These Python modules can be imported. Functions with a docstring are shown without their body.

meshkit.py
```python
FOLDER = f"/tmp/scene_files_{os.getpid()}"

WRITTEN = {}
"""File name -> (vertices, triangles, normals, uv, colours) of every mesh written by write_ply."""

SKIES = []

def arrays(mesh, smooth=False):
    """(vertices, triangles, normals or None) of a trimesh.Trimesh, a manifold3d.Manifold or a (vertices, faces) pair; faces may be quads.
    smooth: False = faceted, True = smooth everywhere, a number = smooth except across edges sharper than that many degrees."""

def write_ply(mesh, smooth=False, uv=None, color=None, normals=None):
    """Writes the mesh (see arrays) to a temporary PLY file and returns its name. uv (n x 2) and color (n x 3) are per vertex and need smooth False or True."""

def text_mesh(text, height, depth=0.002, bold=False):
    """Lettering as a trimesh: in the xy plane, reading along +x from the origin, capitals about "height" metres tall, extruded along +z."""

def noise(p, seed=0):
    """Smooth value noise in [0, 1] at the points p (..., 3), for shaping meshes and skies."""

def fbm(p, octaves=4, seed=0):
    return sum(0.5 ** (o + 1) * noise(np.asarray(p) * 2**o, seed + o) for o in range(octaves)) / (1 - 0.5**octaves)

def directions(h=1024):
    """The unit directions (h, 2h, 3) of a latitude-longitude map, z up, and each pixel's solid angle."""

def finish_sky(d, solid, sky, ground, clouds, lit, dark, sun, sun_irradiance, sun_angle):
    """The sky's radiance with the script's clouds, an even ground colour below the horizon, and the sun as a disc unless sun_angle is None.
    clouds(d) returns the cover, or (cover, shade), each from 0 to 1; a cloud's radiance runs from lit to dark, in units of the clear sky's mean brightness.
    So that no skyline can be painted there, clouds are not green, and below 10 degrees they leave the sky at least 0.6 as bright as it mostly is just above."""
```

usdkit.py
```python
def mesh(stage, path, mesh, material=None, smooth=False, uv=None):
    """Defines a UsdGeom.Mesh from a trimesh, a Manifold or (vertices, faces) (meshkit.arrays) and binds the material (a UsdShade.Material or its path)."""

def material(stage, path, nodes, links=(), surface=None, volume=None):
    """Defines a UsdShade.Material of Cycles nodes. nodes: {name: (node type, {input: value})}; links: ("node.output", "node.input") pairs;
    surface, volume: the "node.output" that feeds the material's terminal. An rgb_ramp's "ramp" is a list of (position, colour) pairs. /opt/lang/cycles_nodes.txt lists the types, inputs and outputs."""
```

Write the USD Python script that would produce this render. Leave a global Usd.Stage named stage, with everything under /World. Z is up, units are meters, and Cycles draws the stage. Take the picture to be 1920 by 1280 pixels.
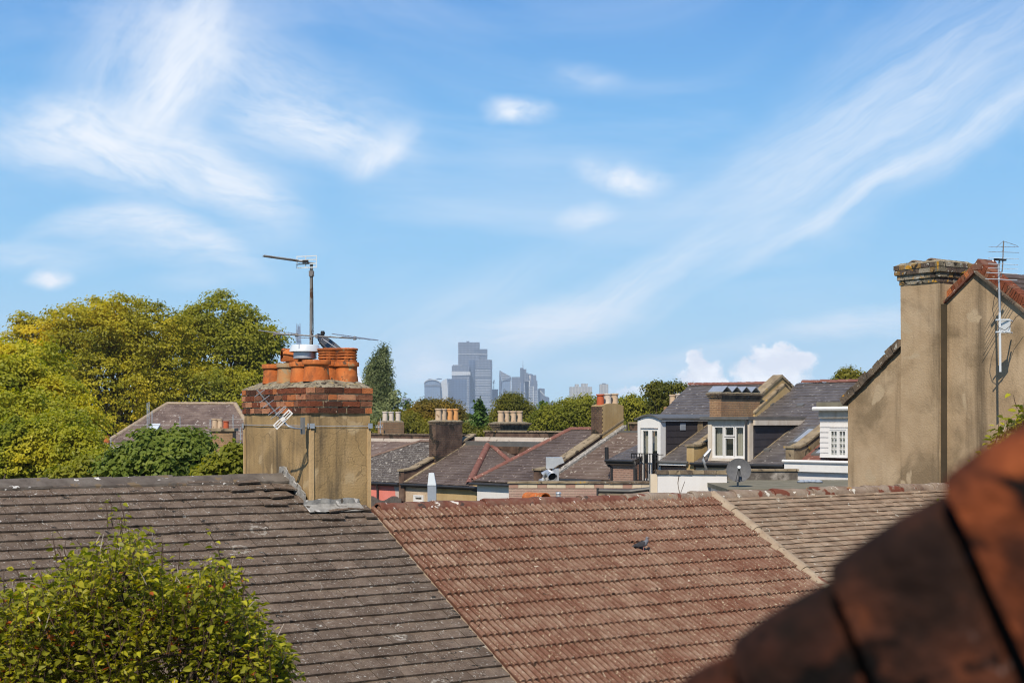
import math, random
import numpy as np
import usdkit, meshkit
from pxr import Usd, UsdGeom, UsdLux, UsdShade, Gf, Sdf

stage = Usd.Stage.CreateInMemory()
UsdGeom.SetStageUpAxis(stage, 'Z')
UsdGeom.Xform.Define(stage, '/World')
UsdGeom.Scope.Define(stage, '/World/Looks')

# ------------------------------------------------------------------ camera, sun, sky
F, CX, HY, CAMZ = 2700.0, 960.0, 790.0, 9.4          # photograph pixels: focal length, centre, eye level; eye height in metres
cam = UsdGeom.Camera.Define(stage, '/World/camera')
cam.CreateHorizontalApertureAttr(36.0)
cam.CreateFocalLengthAttr(F * 36.0 / 1920.0)
cam.CreateVerticalApertureOffsetAttr((HY - 640.0) * 36.0 / 1920.0)
cam.CreateClippingRangeAttr((0.05, 30000.0))
cam.CreateFStopAttr(4.5)
cam.CreateFocusDistanceAttr(19.0)
cam.CreateExposureAttr(0.40)
cx = UsdGeom.Xformable(cam)
cx.AddTranslateOp().Set(Gf.Vec3d(0, 0, CAMZ))
cx.AddRotateXOp().Set(90.0)

SUN_ELEV = math.radians(46.0)
SUN_H = np.array([-0.27, -0.963]); SUN_H /= np.linalg.norm(SUN_H)
SUN = np.array([SUN_H[0] * math.cos(SUN_ELEV), SUN_H[1] * math.cos(SUN_ELEV), math.sin(SUN_ELEV)])
SUN_ROT = math.atan2(SUN[0], SUN[1])
sun = UsdLux.DistantLight.Define(stage, '/World/sun')
sun.CreateIntensityAttr(1.22)
sun.CreateAngleAttr(0.6)
sun.CreateNormalizeAttr(True)
sun.CreateColorAttr(Gf.Vec3f(1.0, 0.90, 0.74))
_z = SUN
_x = np.cross([0, 0, 1.0], _z); _x /= np.linalg.norm(_x)
_y = np.cross(_z, _x)
UsdGeom.Xformable(sun).AddTransformOp().Set(Gf.Matrix4d(*_x, 0, *_y, 0, *_z, 0, 0, 0, 0, 1))
SKY_STRENGTH = 0.15
HAZE = 0.000095


class Graph:
    """Collects shader nodes and links for usdkit.material."""
    def __init__(self):
        self.nodes, self.links, self.n = {}, [], 0

    def add(self, kind, _out=None, **inputs):
        self.n += 1
        name = f'n{self.n}'
        plain = {}
        for k, v in inputs.items():
            if isinstance(v, tuple) and len(v) == 2 and v[0] == '@':
                self.links.append((v[1], f'{name}.{k}'))
            else:
                plain[k] = v
        self.nodes[name] = (kind, plain)
        return name

    def o(self, kind, out, **inputs):
        return ('@', self.add(kind, **inputs) + '.' + out)

    def math(self, op, a, b=0.0, c=0.0, clamp=False):
        return self.o('math', 'value', math_type=op, value1=a, value2=b, value3=c, use_clamp=clamp)

    def vmath(self, op, a, b=(0., 0., 0.), out='vector'):
        return self.o('vector_math', out, math_type=op, vector1=a, vector2=b)

    def ramp(self, v, a, b, lo=0.0, hi=1.0, smooth=True):
        return self.o('map_range', 'result', range_type='smoothstep' if smooth else 'linear', value=v, from_min=a, from_max=b, to_min=lo, to_max=hi, clamp=True)

    def mix(self, f, a, b, blend='mix'):
        return self.o('mix_color', 'result', blend_type=blend, fac=f, a=a, b=b)

    def noise(self, vec, scale, detail=4.0, rough=0.55, distortion=0.0):
        return self.o('noise_texture', 'fac', vector=vec, scale=scale, detail=detail, roughness=rough, distortion=distortion)

    def make(self, name, surface=None, volume=None):
        return usdkit.material(stage, '/World/Looks/' + name, self.nodes, self.links, surface=surface and surface[1], volume=volume and volume[1])


def sky_material():
    g = Graph()
    d = g.o('texture_coordinate', 'generated')
    sky = g.o('sky_texture', 'color', sky_type='single_scattering', sun_disc=False, sun_elevation=SUN_ELEV, sun_rotation=SUN_ROT, altitude=60.0, air_density=1.0, aerosol_density=0.6, ozone_density=1.6)
    xyz = g.add('separate_xyz', vector=d)
    X, Y, Z = (('@', f'{xyz}.{k}') for k in 'xyz')
    yy = g.math('maximum', Y, 0.15)
    U, V = g.math('divide', X, yy), g.math('divide', Z, yy)
    uv = g.o('combine_xyz', 'vector', x=U, y=V, z=0.0)
    ahead = g.ramp(Y, 0.35, 0.7)
    # gentle warp, so that every cloud has a torn outline
    wn = g.o('noise_texture', 'color', vector=uv, scale=9.0, detail=4.0, roughness=0.6)
    warp = g.o('vector_math', 'vector', math_type='multiply_add', vector1=wn, vector2=(0.030, 0.030, 0.0), vector3=(-0.015, -0.015, 0.0))
    uvw = g.vmath('add', uv, warp)

    fields = {}

    def field(kind):
        """Torn, fibrous cirrus texture drawn out along one direction; shared by all the wisps that run that way."""
        if kind not in fields:
            ang, sx, sy, soft = FIBRES[kind]
            rot = g.o('vector_rotate', 'vector', rotate_type='z_axis', vector=uvw, angle=-math.radians(ang))
            n = g.ramp(g.noise(g.vmath('multiply', rot, (sx, sy, 1.0)), 1.9, 6.0, 0.64, 0.7), 0.40 - soft / 2.6, 0.40 + soft / 2.6)
            fib = g.noise(g.vmath('multiply', rot, (sx * 2.6, sy * 3.4, 1.0)), 2.2, 5.0, 0.7, 0.4)
            fields[kind] = g.math('multiply', n, g.ramp(fib, 0.25, 0.62, 0.66, 1.06))
        return fields[kind]

    def streak(kind, px, py, ang, la, lb, amount, curl=0.0):
        """One cirrus wisp: an ellipse of sky round the direction of the photograph's (px, py), turned by ang degrees."""
        c = ((px - CX) / F, (HY - py) / F, 0.0)
        rot = g.o('vector_rotate', 'vector', rotate_type='z_axis', vector=g.vmath('subtract', uvw, c), angle=-math.radians(ang))
        if curl:
            q = g.add('separate_xyz', vector=rot)
            rot = g.vmath('add', rot, g.o('combine_xyz', 'vector', x=0.0, y=g.math('multiply', g.math('multiply', ('@', q + '.x'), ('@', q + '.x')), curl), z=0.0))
        r = g.vmath('length', g.vmath('multiply', rot, (F / la, F / lb, 0.0)), out='value')
        return g.math('multiply', g.math('multiply', g.ramp(r, 1.0, 0.05), field(kind)), amount)

    cover = None
    for args in CIRRUS:
        q = streak(*args)
        cover = q if cover is None else g.math('add', cover, g.math('multiply', q, g.math('subtract', 1.0, cover)))
    # thin veil everywhere, all round the sky
    veil = g.noise(g.vmath('multiply', d, (2.0, 2.0, 6.0)), 1.7, 6.0, 0.6, 0.8)
    cover = g.math('multiply', cover, ahead)
    veil = g.ramp(veil, 0.42, 0.88, 0.0, 0.40)
    cover = g.math('add', cover, g.math('multiply', veil, g.math('subtract', 1.0, cover)), clamp=True)
    # haze towards the horizon
    grade = g.o('rgb_ramp', 'color', fac=g.ramp(Z, 0.0, 0.5, smooth=False), ramp=[(0.0, (2.45, 3.8, 4.7)), (0.06, (2.2, 3.6, 4.65)), (0.20, (1.45, 3.05, 4.6)), (0.40, (0.92, 2.45, 4.4)), (0.56, (0.52, 1.75, 3.9)), (1.0, (0.28, 1.2, 3.1))])
    base = g.mix(0.94, sky, grade)
    col = g.mix(cover, base, (4.7, 4.95, 5.3))
    # fair-weather cumulus low in the sky
    pn = g.o('noise_texture', 'color', vector=uv, scale=52.0, detail=6.0, roughness=0.64)
    puff = g.o('vector_math', 'vector', math_type='multiply_add', vector1=pn, vector2=(0.038, 0.038, 0.0), vector3=(-0.019, -0.019, 0.0))
    uvp = g.vmath('add', uv, puff)
    cum, shade = None, None
    for px, py, rx, ry in CUMULUS:
        loc = g.vmath('multiply', g.vmath('subtract', uvp, ((px - CX) / F, (HY - py) / F, 0.0)), (F / rx, F / ry, 0.0))
        m = g.ramp(g.vmath('length', loc, out='value'), 1.08, 0.6)
        cum = m if cum is None else g.math('maximum', cum, m)
    body = g.ramp(g.noise(uv, 60.0, 4.0, 0.5), 0.35, 0.7)
    fade = g.ramp(V, 0.010, 0.030)
    cc = g.mix(body, (4.9, 4.95, 5.2), (6.3, 6.2, 6.1))
    cum = g.math('multiply', g.math('multiply', cum, ahead), fade)
    col = g.mix(cum, col, cc)
    g.add('background_shader', color=col, strength=SKY_STRENGTH)
    return g.make('sky_look', ('@', f'n{g.n}.background'))


# the ways the fibres run: angle (degrees, up to the right), stretch along and across, softness
FIBRES = {'rising': (60, 4.5, 11, 0.65), 'falling': (-17, 5, 15, 0.6), 'level': (2, 4, 20, 0.7), 'diagonal': (32, 3.0, 26, 1.0), 'tuft': (-8, 8, 13, 0.55)}
# fibre, px, py, angle, half length, half width, amount, curl
CIRRUS = [
    ('rising', 335, 150, 65, 250, 110, 0.95), ('rising', 300, 60, 50, 420, 190, 0.5),
    ('falling', 250, 285, -14, 390, 125, 1.0), ('falling', 150, 250, 8, 260, 110, 0.6), ('falling', 430, 350, -32, 240, 72, 0.85),
    ('level', 280, 418, -9, 300, 44, 0.95, 3.0), ('level', 320, 455, -4, 300, 66, 0.6),
    ('falling', 600, 255, -14, 260, 80, 0.75), ('rising', 705, 285, 38, 115, 48, 0.95), ('falling', 500, 150, -25, 420, 150, 0.5),
    ('tuft', 975, 208, -2, 85, 36, 1.0), ('tuft', 1160, 330, -14, 115, 44, 1.0), ('tuft', 1100, 408, 10, 80, 36, 0.8), ('tuft', 1095, 140, -8, 110, 40, 0.32), ('tuft', 92, 520, 0, 62, 22, 1.3),
    ('diagonal', 1600, 372, 31, 580, 25, 0.62), ('diagonal', 1850, 235, 36, 300, 46, 0.5), ('diagonal', 1720, 150, 38, 560, 190, 0.46), ('diagonal', 1560, 300, 20, 480, 150, 0.40), ('diagonal', 1150, 560, 26, 460, 64, 0.8),
    ('level', 1000, 610, 8, 320, 55, 0.8), ('level', 1600, 605, 9, 260, 40, 0.7), ('level', 1330, 655, 5, 200, 22, 0.5), ('level', 800, 690, 0, 130, 60, 0.85), ('level', 1200, 690, 3, 260, 40, 0.5),
    ('level', 60, 480, -8, 200, 40, 0.5), ('level', 420, 520, 3, 200, 30, 0.4), ('diagonal', 880, 560, 20, 460, 70, 0.3),
]
CUMULUS = [(1308, 676, 27, 28), (1313, 704, 46, 36), (1330, 716, 44, 24), (1444, 666, 44, 34), (1482, 684, 50, 34), (1424, 698, 56, 36), (1460, 706, 70, 28), (1190, 740, 42, 18), (660, 705, 26, 26)]
dome = UsdLux.DomeLight.Define(stage, '/World/sky')
dome.CreateIntensityAttr(1.0)
UsdShade.MaterialBindingAPI.Apply(dome.GetPrim()).Bind(sky_material())
dome.GetPrim().SetCustomDataByKey('label', 'blue sky with wispy white cirrus and low cumulus')
dome.GetPrim().SetCustomDataByKey('category', 'sky')
dome.GetPrim().SetCustomDataByKey('kind', 'structure')

# ------------------------------------------------------------------ helpers
BASE = {}
COUNT = {}


def numbered(parent, name):
    key = (parent, name)
    k = COUNT.get(key, 0)
    COUNT[key] = k + 1
    return name if k == 0 else f'{name}_{k:03d}'


class MB:
    """Gathers triangles and quads (as triangles) for one mesh."""
    def __init__(self, T=None):
        self.v, self.f, self.n, self.T = [], [], 0, T

    def add(self, v, f, T=None):
        v = np.asarray(v, float).reshape(-1, 3)
        f = np.asarray(f, int)
        if f.shape[1] == 4:
            f = np.vstack([f[:, [0, 1, 2]], f[:, [0, 2, 3]]])
        T = T or self.T
        if T is not None:
            v = T(v)
            if getattr(T, 'flip', False):
                f = f[:, ::-1]
        self.v.append(v); self.f.append(f + self.n); self.n += len(v)
        return self

    def box(self, x0, x1, y0, y1, z0, z1, T=None, jit=0.0, rng=None):
        v = np.array([[x, y, z] for z in (z0, z1) for y in (y0, y1) for x in (x0, x1)], float)
        if jit:
            v = v + rng.uniform(-jit, jit, v.shape)
        return self.hexa(v, T)

    def hexa(self, v, T=None):
        """8 corners: index = x + 2y + 4z."""
        return self.add(v, [[0, 2, 3, 1], [4, 5, 7, 6], [0, 1, 5, 4], [2, 6, 7, 3], [0, 4, 6, 2], [1, 3, 7, 5]], T)

    def prism(self, poly, h0, h1, lift, T=None):
        """poly: (n,2); lift(p2, h) -> (n,3) for lower and upper face. Fans the caps (convex or nearly so)."""
        p = np.asarray(poly, float); n = len(p)
        a = 0.5 * np.sum(p[:, 0] * np.roll(p[:, 1], -1) - np.roll(p[:, 0], -1) * p[:, 1])
        if a < 0:
            p = p[::-1]
        v = np.vstack([lift(p, h0), lift(p, h1)])
        f = [[0, i + 1, i] for i in range(1, n - 1)] + [[n, n + i, n + i + 1] for i in range(1, n - 1)]
        for i in range(n):
            j = (i + 1) % n
            f += [[i, j, n + j], [i, n + j, n + i]]
        return self.add(v, f, T)

    def tube(self, pts, r, sides=6, T=None, closed_ends=True):
        p = np.asarray(pts, float)
        if T is None and self.T is not None:
            T = self.T
        if T is not None:
            p = T(p)
        r = np.broadcast_to(np.asarray(r, float), (len(p),))
        t = np.gradient(p, axis=0); t /= np.linalg.norm(t, axis=1, keepdims=True) + 1e-12
        up = np.where(np.abs(t[:, 2:]) < 0.9, [0, 0, 1.0], [1.0, 0, 0])
        a = np.cross(t, up); a /= np.linalg.norm(a, axis=1, keepdims=True) + 1e-12
        b = np.cross(t, a)
        an = np.arange(sides) * 2 * np.pi / sides
        v = (p[:, None] + r[:, None, None] * (np.cos(an)[None, :, None] * a[:, None] + np.sin(an)[None, :, None] * b[:, None])).reshape(-1, 3)
        i, j = np.meshgrid(np.arange(len(p) - 1), np.arange(sides), indexing='ij')
        q = np.stack([i * sides + j, i * sides + (j + 1) % sides, (i + 1) * sides + (j + 1) % sides, (i + 1) * sides + j], -1).reshape(-1, 4)
        f = np.vstack([q[:, [0, 1, 2]], q[:, [0, 2, 3]]])
        if closed_ends:
            e = (len(p) - 1) * sides
            caps = [[0, k, k + 1] for k in range(1, sides - 1)] + [[e, e + k + 1, e + k] for k in range(1, sides - 1)]
            f = np.vstack([f, caps])
        self.v.append(v); self.f.append(f + self.n); self.n += len(v)
        return self

    def lathe(self, prof, c, sides=20, T=None, wob=0.0, rng=None):
        """prof: list of (radius, height) from bottom to top round a vertical axis at c."""
        prof = np.asarray(prof, float)
        an = np.arange(sides) * 2 * np.pi / sides
        v = np.stack([c[0] + prof[:, 0, None] * np.cos(an), c[1] + prof[:, 0, None] * np.sin(an), np.broadcast_to(c[2] + prof[:, 1, None], (len(prof), sides))], -1).reshape(-1, 3)
        i, j = np.meshgrid(np.arange(len(prof) - 1), np.arange(sides), indexing='ij')
        q = np.stack([i * sides + j, i * sides + (j + 1) % sides, (i + 1) * sides + (j + 1) % sides, (i + 1) * sides + j], -1).reshape(-1, 4)
        return self.add(v, q, T)

    def sheet(self, grid):
        """grid: (m, n, 3) of points."""
        m, n, _ = grid.shape
        i, j = np.meshgrid(np.arange(m - 1), np.arange(n - 1), indexing='ij')
        q = np.stack([i * n + j, (i + 1) * n + j, (i + 1) * n + j + 1, i * n + j + 1], -1).reshape(-1, 4)
        return self.add(grid.reshape(-1, 3), q)

    def arrays(self):
        return np.vstack(self.v), np.vstack(self.f)


def frame(o, ex, ey, ez=(0, 0, 1)):
    o, R = np.asarray(o, float), np.array([ex, ey, ez], float)
    def T(p):
        return np.asarray(p, float) @ R + o
    T.flip = np.linalg.det(R) < 0
    return T


def thing(name, label, cat, loc=(0, 0, 0), group=None, kind=None):
    path = '/World/' + numbered('/World', name)
    x = UsdGeom.Xform.Define(stage, path)
    x.AddTranslateOp().Set(Gf.Vec3d(*map(float, loc)))
    BASE[path] = np.asarray(loc, float)
    p = x.GetPrim()
    p.SetCustomDataByKey('label', label); p.SetCustomDataByKey('category', cat)
    if group: p.SetCustomDataByKey('group', group)
    if kind: p.SetCustomDataByKey('kind', kind)
    return path


def obj(name, mb, mat, parent, smooth=False, label=None, kind=None, uv=None):
    v, f = mb.arrays() if isinstance(mb, MB) else mb
    path = parent + '/' + numbered(parent, name)
    BASE[path] = BASE.get(parent, np.zeros(3))
    m = usdkit.mesh(stage, path, (v - BASE[path], f), mat, smooth=smooth, uv=uv)
    if label: m.GetPrim().SetCustomDataByKey('label', label)
    if kind: m.GetPrim().SetCustomDataByKey('kind', kind)
    return path


def solo(name, mb, mat, label, cat, group=None, kind=None, smooth=False):
    path = obj(name, mb, mat, '/World', smooth=smooth, kind=kind)
    p = stage.GetPrimAtPath(path)
    p.SetCustomDataByKey('label', label); p.SetCustomDataByKey('category', cat)
    if group: p.SetCustomDataByKey('group', group)
    return path


def copy(src, loc, label, rotz=0.0, scale=1.0):
    """Another of a thing, with its parts, by reference."""
    was = stage.GetPrimAtPath(src).GetCustomData()
    path = '/World/' + numbered('/World', src.split('/')[-1].rstrip('0123456789').rstrip('_'))
    x = UsdGeom.Xform.Define(stage, path)
    p = x.GetPrim()
    p.GetReferences().AddInternalReference(src)
    x.ClearXformOpOrder()
    x.AddTranslateOp().Set(Gf.Vec3d(*map(float, loc)))
    if rotz: x.AddRotateZOp().Set(float(rotz))
    if scale != 1.0: x.AddScaleOp().Set(Gf.Vec3f(scale, scale, scale))
    p.SetInstanceable(True)
    for k in ('category', 'group'):
        if k in was: p.SetCustomDataByKey(k, was[k])
    p.SetCustomDataByKey('label', label)
    return path


def W(px, py, y):
    """The point at depth y seen at the photograph's pixel (px, py)."""
    return np.array([(px - CX) / F * y, y, CAMZ + (HY - py) / F * y])


def pix(p):
    p = np.asarray(p, float)
    return np.stack([CX + F * p[..., 0] / p[..., 1], HY - F * (p[..., 2] - CAMZ) / p[..., 1]], -1)


# ------------------------------------------------------------------ materials
def surface(name, cols, scale=4.0, rand=0.0, rough=0.85, bump=0.0, bscale=40.0, spots=None, streak=None, stain=None, spec=0.16, rings=None, tone=1.0, stretch=(1, 1, 1), metallic=0.0, cracks=None, sat_rand=0.0, pans=None):
    """Weathered surface: cols = colours along a noise ramp; spots=(colour, amount 0-1, scale); streak=(colour, amount, scale) runs down walls; stain=(colour, amount, scale) broad patches."""
    g = Graph()
    pos = g.o('geometry', 'position')
    v = g.vmath('multiply', pos, stretch) if stretch != (1, 1, 1) else pos
    n = g.noise(v, scale, 6.0, 0.62)
    k = len(cols)
    c = g.o('rgb_ramp', 'color', fac=g.ramp(n, 0.28, 0.72, smooth=False), ramp=[(i / max(1, k - 1), tuple(np.array(q) * tone)) for i, q in enumerate(cols)] if k > 1 else [(0, tuple(np.array(cols[0]) * tone)), (1, tuple(np.array(cols[0]) * tone))])
    if rand:
        ri = g.o('geometry', 'random_per_island')
        c = g.o('hsv', 'color', hue=g.ramp(ri, 0, 1, 0.5 - 0.012, 0.5 + 0.012, smooth=False), saturation=g.ramp(g.math('fract' if False else 'fraction', g.math('multiply', ri, 7.31)), 0, 1, 1 - sat_rand, 1 + sat_rand, smooth=False), value=g.ramp(g.math('fraction', g.math('multiply', ri, 3.77)), 0, 1, 1 - rand, 1 + rand, smooth=False), fac=1.0, color=c)
    if stain:
        m = g.math('multiply', g.ramp(g.noise(pos, stain[2], 5.0, 0.6, 0.4), 0.45, 0.66), stain[1])
        c = g.mix(m, c, stain[0])
    if streak:
        m = g.noise(g.vmath('multiply', pos, (streak[2], streak[2], streak[2] * 0.09)), 1.0, 5.0, 0.62)
        c = g.mix(g.math('multiply', g.ramp(m, 0.46, 0.72), streak[1]), c, streak[0])
    for sp in (spots if isinstance(spots, list) else [spots] if spots else []):
        m = g.ramp(g.noise(pos, sp[2], 3.0, 0.5, 0.6), 1 - sp[1] - 0.02, 1 - sp[1] + 0.03)
        c = g.mix(m, c, sp[0])
    if rings:
        vo = g.add('voronoi_texture', vector=g.vmath('add', pos, g.o('vector_math', 'vector', math_type='scale', vector1=g.o('noise_texture', 'color', vector=pos, scale=9.0, detail=2.0), scale=0.09)), scale=rings[2], feature='f1')
        dd = ('@', vo + '.distance')
        band = g.math('multiply', g.ramp(dd, 0.10, 0.13), g.ramp(dd, 0.20, 0.165))
        band = g.math('multiply', band, g.ramp(g.noise(pos, 30.0, 2.0), 0.42, 0.55))
        sel = g.ramp(g.o('separate_color', 'r', color=('@', vo + '.color')), 0.66, 0.68)
        c = g.mix(g.math('multiply', g.math('multiply', band, sel), rings[1]), c, rings[0])
    if cracks:
        w = g.vmath('add', pos, g.o('vector_math', 'vector', math_type='scale', vector1=g.o('noise_texture', 'color', vector=pos, scale=5.0, detail=3.0), scale=0.22))
        ed = g.o('voronoi_texture', 'distance', vector=w, scale=cracks[2], feature='distance_to_edge')
        m = g.math('multiply', g.ramp(ed, 0.016, 0.004), g.ramp(g.noise(pos, 1.6, 2.0), 0.40, 0.52))
        c = g.mix(g.math('multiply', m, cracks[1]), c, cracks[0])
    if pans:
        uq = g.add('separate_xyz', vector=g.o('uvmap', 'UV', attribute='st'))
        c = g.mix(g.math('multiply', g.ramp(('@', uq + '.x'), 0.75, 0.15), pans[1]), c, pans[0])  # shade between the ribs, painted into the colour by rib height
    kw = {}
    if bump:
        b = g.noise(v, bscale, 4.0, 0.6)
        kw['normal'] = g.o('bump', 'normal', height=b, strength=bump, distance=0.02)
    s = g.o('principled_bsdf', 'BSDF', base_color=c, roughness=rough, specular_ior_level=spec, metallic=metallic, **kw)
    return g.make(name, s)


def leafy(name, cols, scale=0.6, trans=0.35, rough=0.45, spread=1.0):
    """Foliage: colour per leaf and per clump, with light shining through."""
    g = Graph()
    pos = g.o('geometry', 'position')
    ri = g.o('geometry', 'random_per_island')
    n = g.noise(pos, scale, 3.0, 0.6)
    t = g.math('add', g.math('multiply', ri, 0.55 * spread), g.ramp(n, 0.3, 0.7, -0.05, 0.5, smooth=False), clamp=True)
    k = len(cols)
    c = g.o('rgb_ramp', 'color', fac=t, ramp=[(i / (k - 1), q) for i, q in enumerate(cols)])
    a = g.o('principled_bsdf', 'BSDF', base_color=c, roughness=rough, specular_ior_level=0.2)
    b = g.o('translucent_bsdf', 'BSDF', color=g.o('hsv', 'color', hue=0.49, saturation=1.1, value=1.5, fac=1.0, color=c))
    return g.make(name, g.o('mix_closure', 'closure', fac=trans, closure1=a, closure2=b))


def pane(name, tint=(0.02, 0.025, 0.03)):
    g = Graph()
    gl = g.o('glossy_bsdf', 'BSDF', color=(0.9, 0.9, 0.9), roughness=0.02)
    tr = g.o('transparent_bsdf', 'BSDF', color=(0.82, 0.86, 0.86))
    return g.make(name, g.o('mix_closure', 'closure', fac=0.13, closure1=tr, closure2=gl))


GREY_LICHEN = (0.50, 0.49, 0.44)
M = {}
for i, tn in enumerate((0.88, 0.97, 1.05, 1.14)):
    M[f'dark_tile{i}'] = surface(f'dark_tile_{i}', [(0.070, 0.048, 0.034), (0.113, 0.082, 0.061), (0.155, 0.118, 0.090)], 7.0, rough=0.9, bump=0.5, bscale=70, tone=tn,
                                 spots=[((0.40, 0.38, 0.34), 0.30, 16.0), ((0.02, 0.018, 0.015), 0.32, 11.0), ((0.30, 0.28, 0.25), 0.355, 45.0), ((0.035, 0.028, 0.022), 0.36, 60.0)], rings=((0.42, 0.39, 0.34), 0.45, 2.1))
for i, (tn, cs) in enumerate(((0.80, 0), (0.86, 1), (0.73, 2), (0.82, 0), (0.90, 1))):
    base = [[(0.145, 0.064, 0.041), (0.225, 0.125, 0.085), (0.30, 0.205, 0.150)], [(0.150, 0.072, 0.047), (0.23, 0.135, 0.093), (0.305, 0.215, 0.158)], [(0.140, 0.056, 0.035), (0.22, 0.114, 0.075), (0.295, 0.195, 0.140)]][cs]
    M[f'brown_tile{i}'] = surface(f'brown_tile_{i}', base, 9.0, rough=0.9, bump=0.5, bscale=60, tone=tn, spots=[((0.50, 0.44, 0.35), 0.285, 15.0), ((0.04, 0.022, 0.014), 0.32, 17.0), ((0.36, 0.29, 0.20), 0.36, 40.0)], stain=((0.13, 0.05, 0.03), 0.5, 1.4), pans=((0.075, 0.030, 0.019), 0.85))  # pans: darker colour standing in for shade between the ribs
for i, tn in enumerate((0.9, 1.05, 1.18)):
    M[f'plain_tile{i}'] = surface(f'plain_tile_{i}', [(0.145, 0.092, 0.060), (0.205, 0.145, 0.100), (0.26, 0.20, 0.145)], 6.0, rough=0.9, bump=0.4, bscale=60, tone=tn, spots=[((0.5, 0.46, 0.38), 0.31, 13.0), ((0.30, 0.16, 0.04), 0.24, 3.0)])
M['ridge_red'] = surface('ridge_red', [(0.075, 0.030, 0.021), (0.135, 0.050, 0.033), (0.17, 0.10, 0.072)], 5.0, rough=0.9, bump=0.6, bscale=45, spots=[((0.55, 0.50, 0.45), 0.34, 12.0), ((0.05, 0.035, 0.03), 0.36, 9.0)], stain=((0.20, 0.15, 0.11), 0.5, 4.0))
M['ridge_grey'] = surface('ridge_grey', [(0.125, 0.082, 0.060), (0.21, 0.155, 0.115), (0.26, 0.215, 0.17)], 4.0, rough=0.9, bump=0.6, bscale=45, spots=[((0.5, 0.46, 0.4), 0.33, 12.0), ((0.13, 0.042, 0.026), 0.40, 5.0), ((0.3, 0.18, 0.06), 0.3, 6.0)])
M['hip_buff'] = surface('hip_buff', [(0.22, 0.155, 0.105), (0.29, 0.225, 0.16), (0.33, 0.27, 0.20)], 5.0, rough=0.9, bump=0.6, bscale=45, spots=[((0.16, 0.07, 0.045), 0.36, 5.0), ((0.10, 0.075, 0.055), 0.34, 30.0)])
M['ridge_dark'] = surface('ridge_dark', [(0.055, 0.043, 0.036), (0.09, 0.074, 0.062), (0.13, 0.11, 0.095)], 5.0, rough=0.9, bump=0.6, bscale=45, spots=[((0.5, 0.48, 0.45), 0.34, 12.0), ((0.14, 0.10, 0.06), 0.36, 6.0)], stain=((0.16, 0.14, 0.12), 0.6, 3.0))
M['underlay'] = surface('underlay', [(0.03, 0.025, 0.022), (0.045, 0.036, 0.03)], 3.0)
M['mortar_bed'] = surface('mortar_bed', [(0.17, 0.12, 0.075), (0.27, 0.20, 0.13), (0.30, 0.25, 0.19)], 8.0, bump=0.7, bscale=60)
M['render_near'] = surface('render_near', [(0.255, 0.168, 0.078), (0.31, 0.21, 0.10), (0.355, 0.25, 0.135)], 3.0, rough=0.92, bump=0.35, bscale=50, streak=((0.085, 0.064, 0.042), 1.0, 5.5), stain=((0.15, 0.105, 0.058), 0.6, 2.6), cracks=((0.12, 0.084, 0.045), 0.6, 3.6), spots=((0.36, 0.265, 0.15), 0.36, 3.0))
M['render_pale'] = surface('render_pale', [(0.40, 0.27, 0.135), (0.46, 0.32, 0.17)], 4.0, bump=0.3, streak=((0.25, 0.17, 0.09), 0.7, 9.0))
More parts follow.
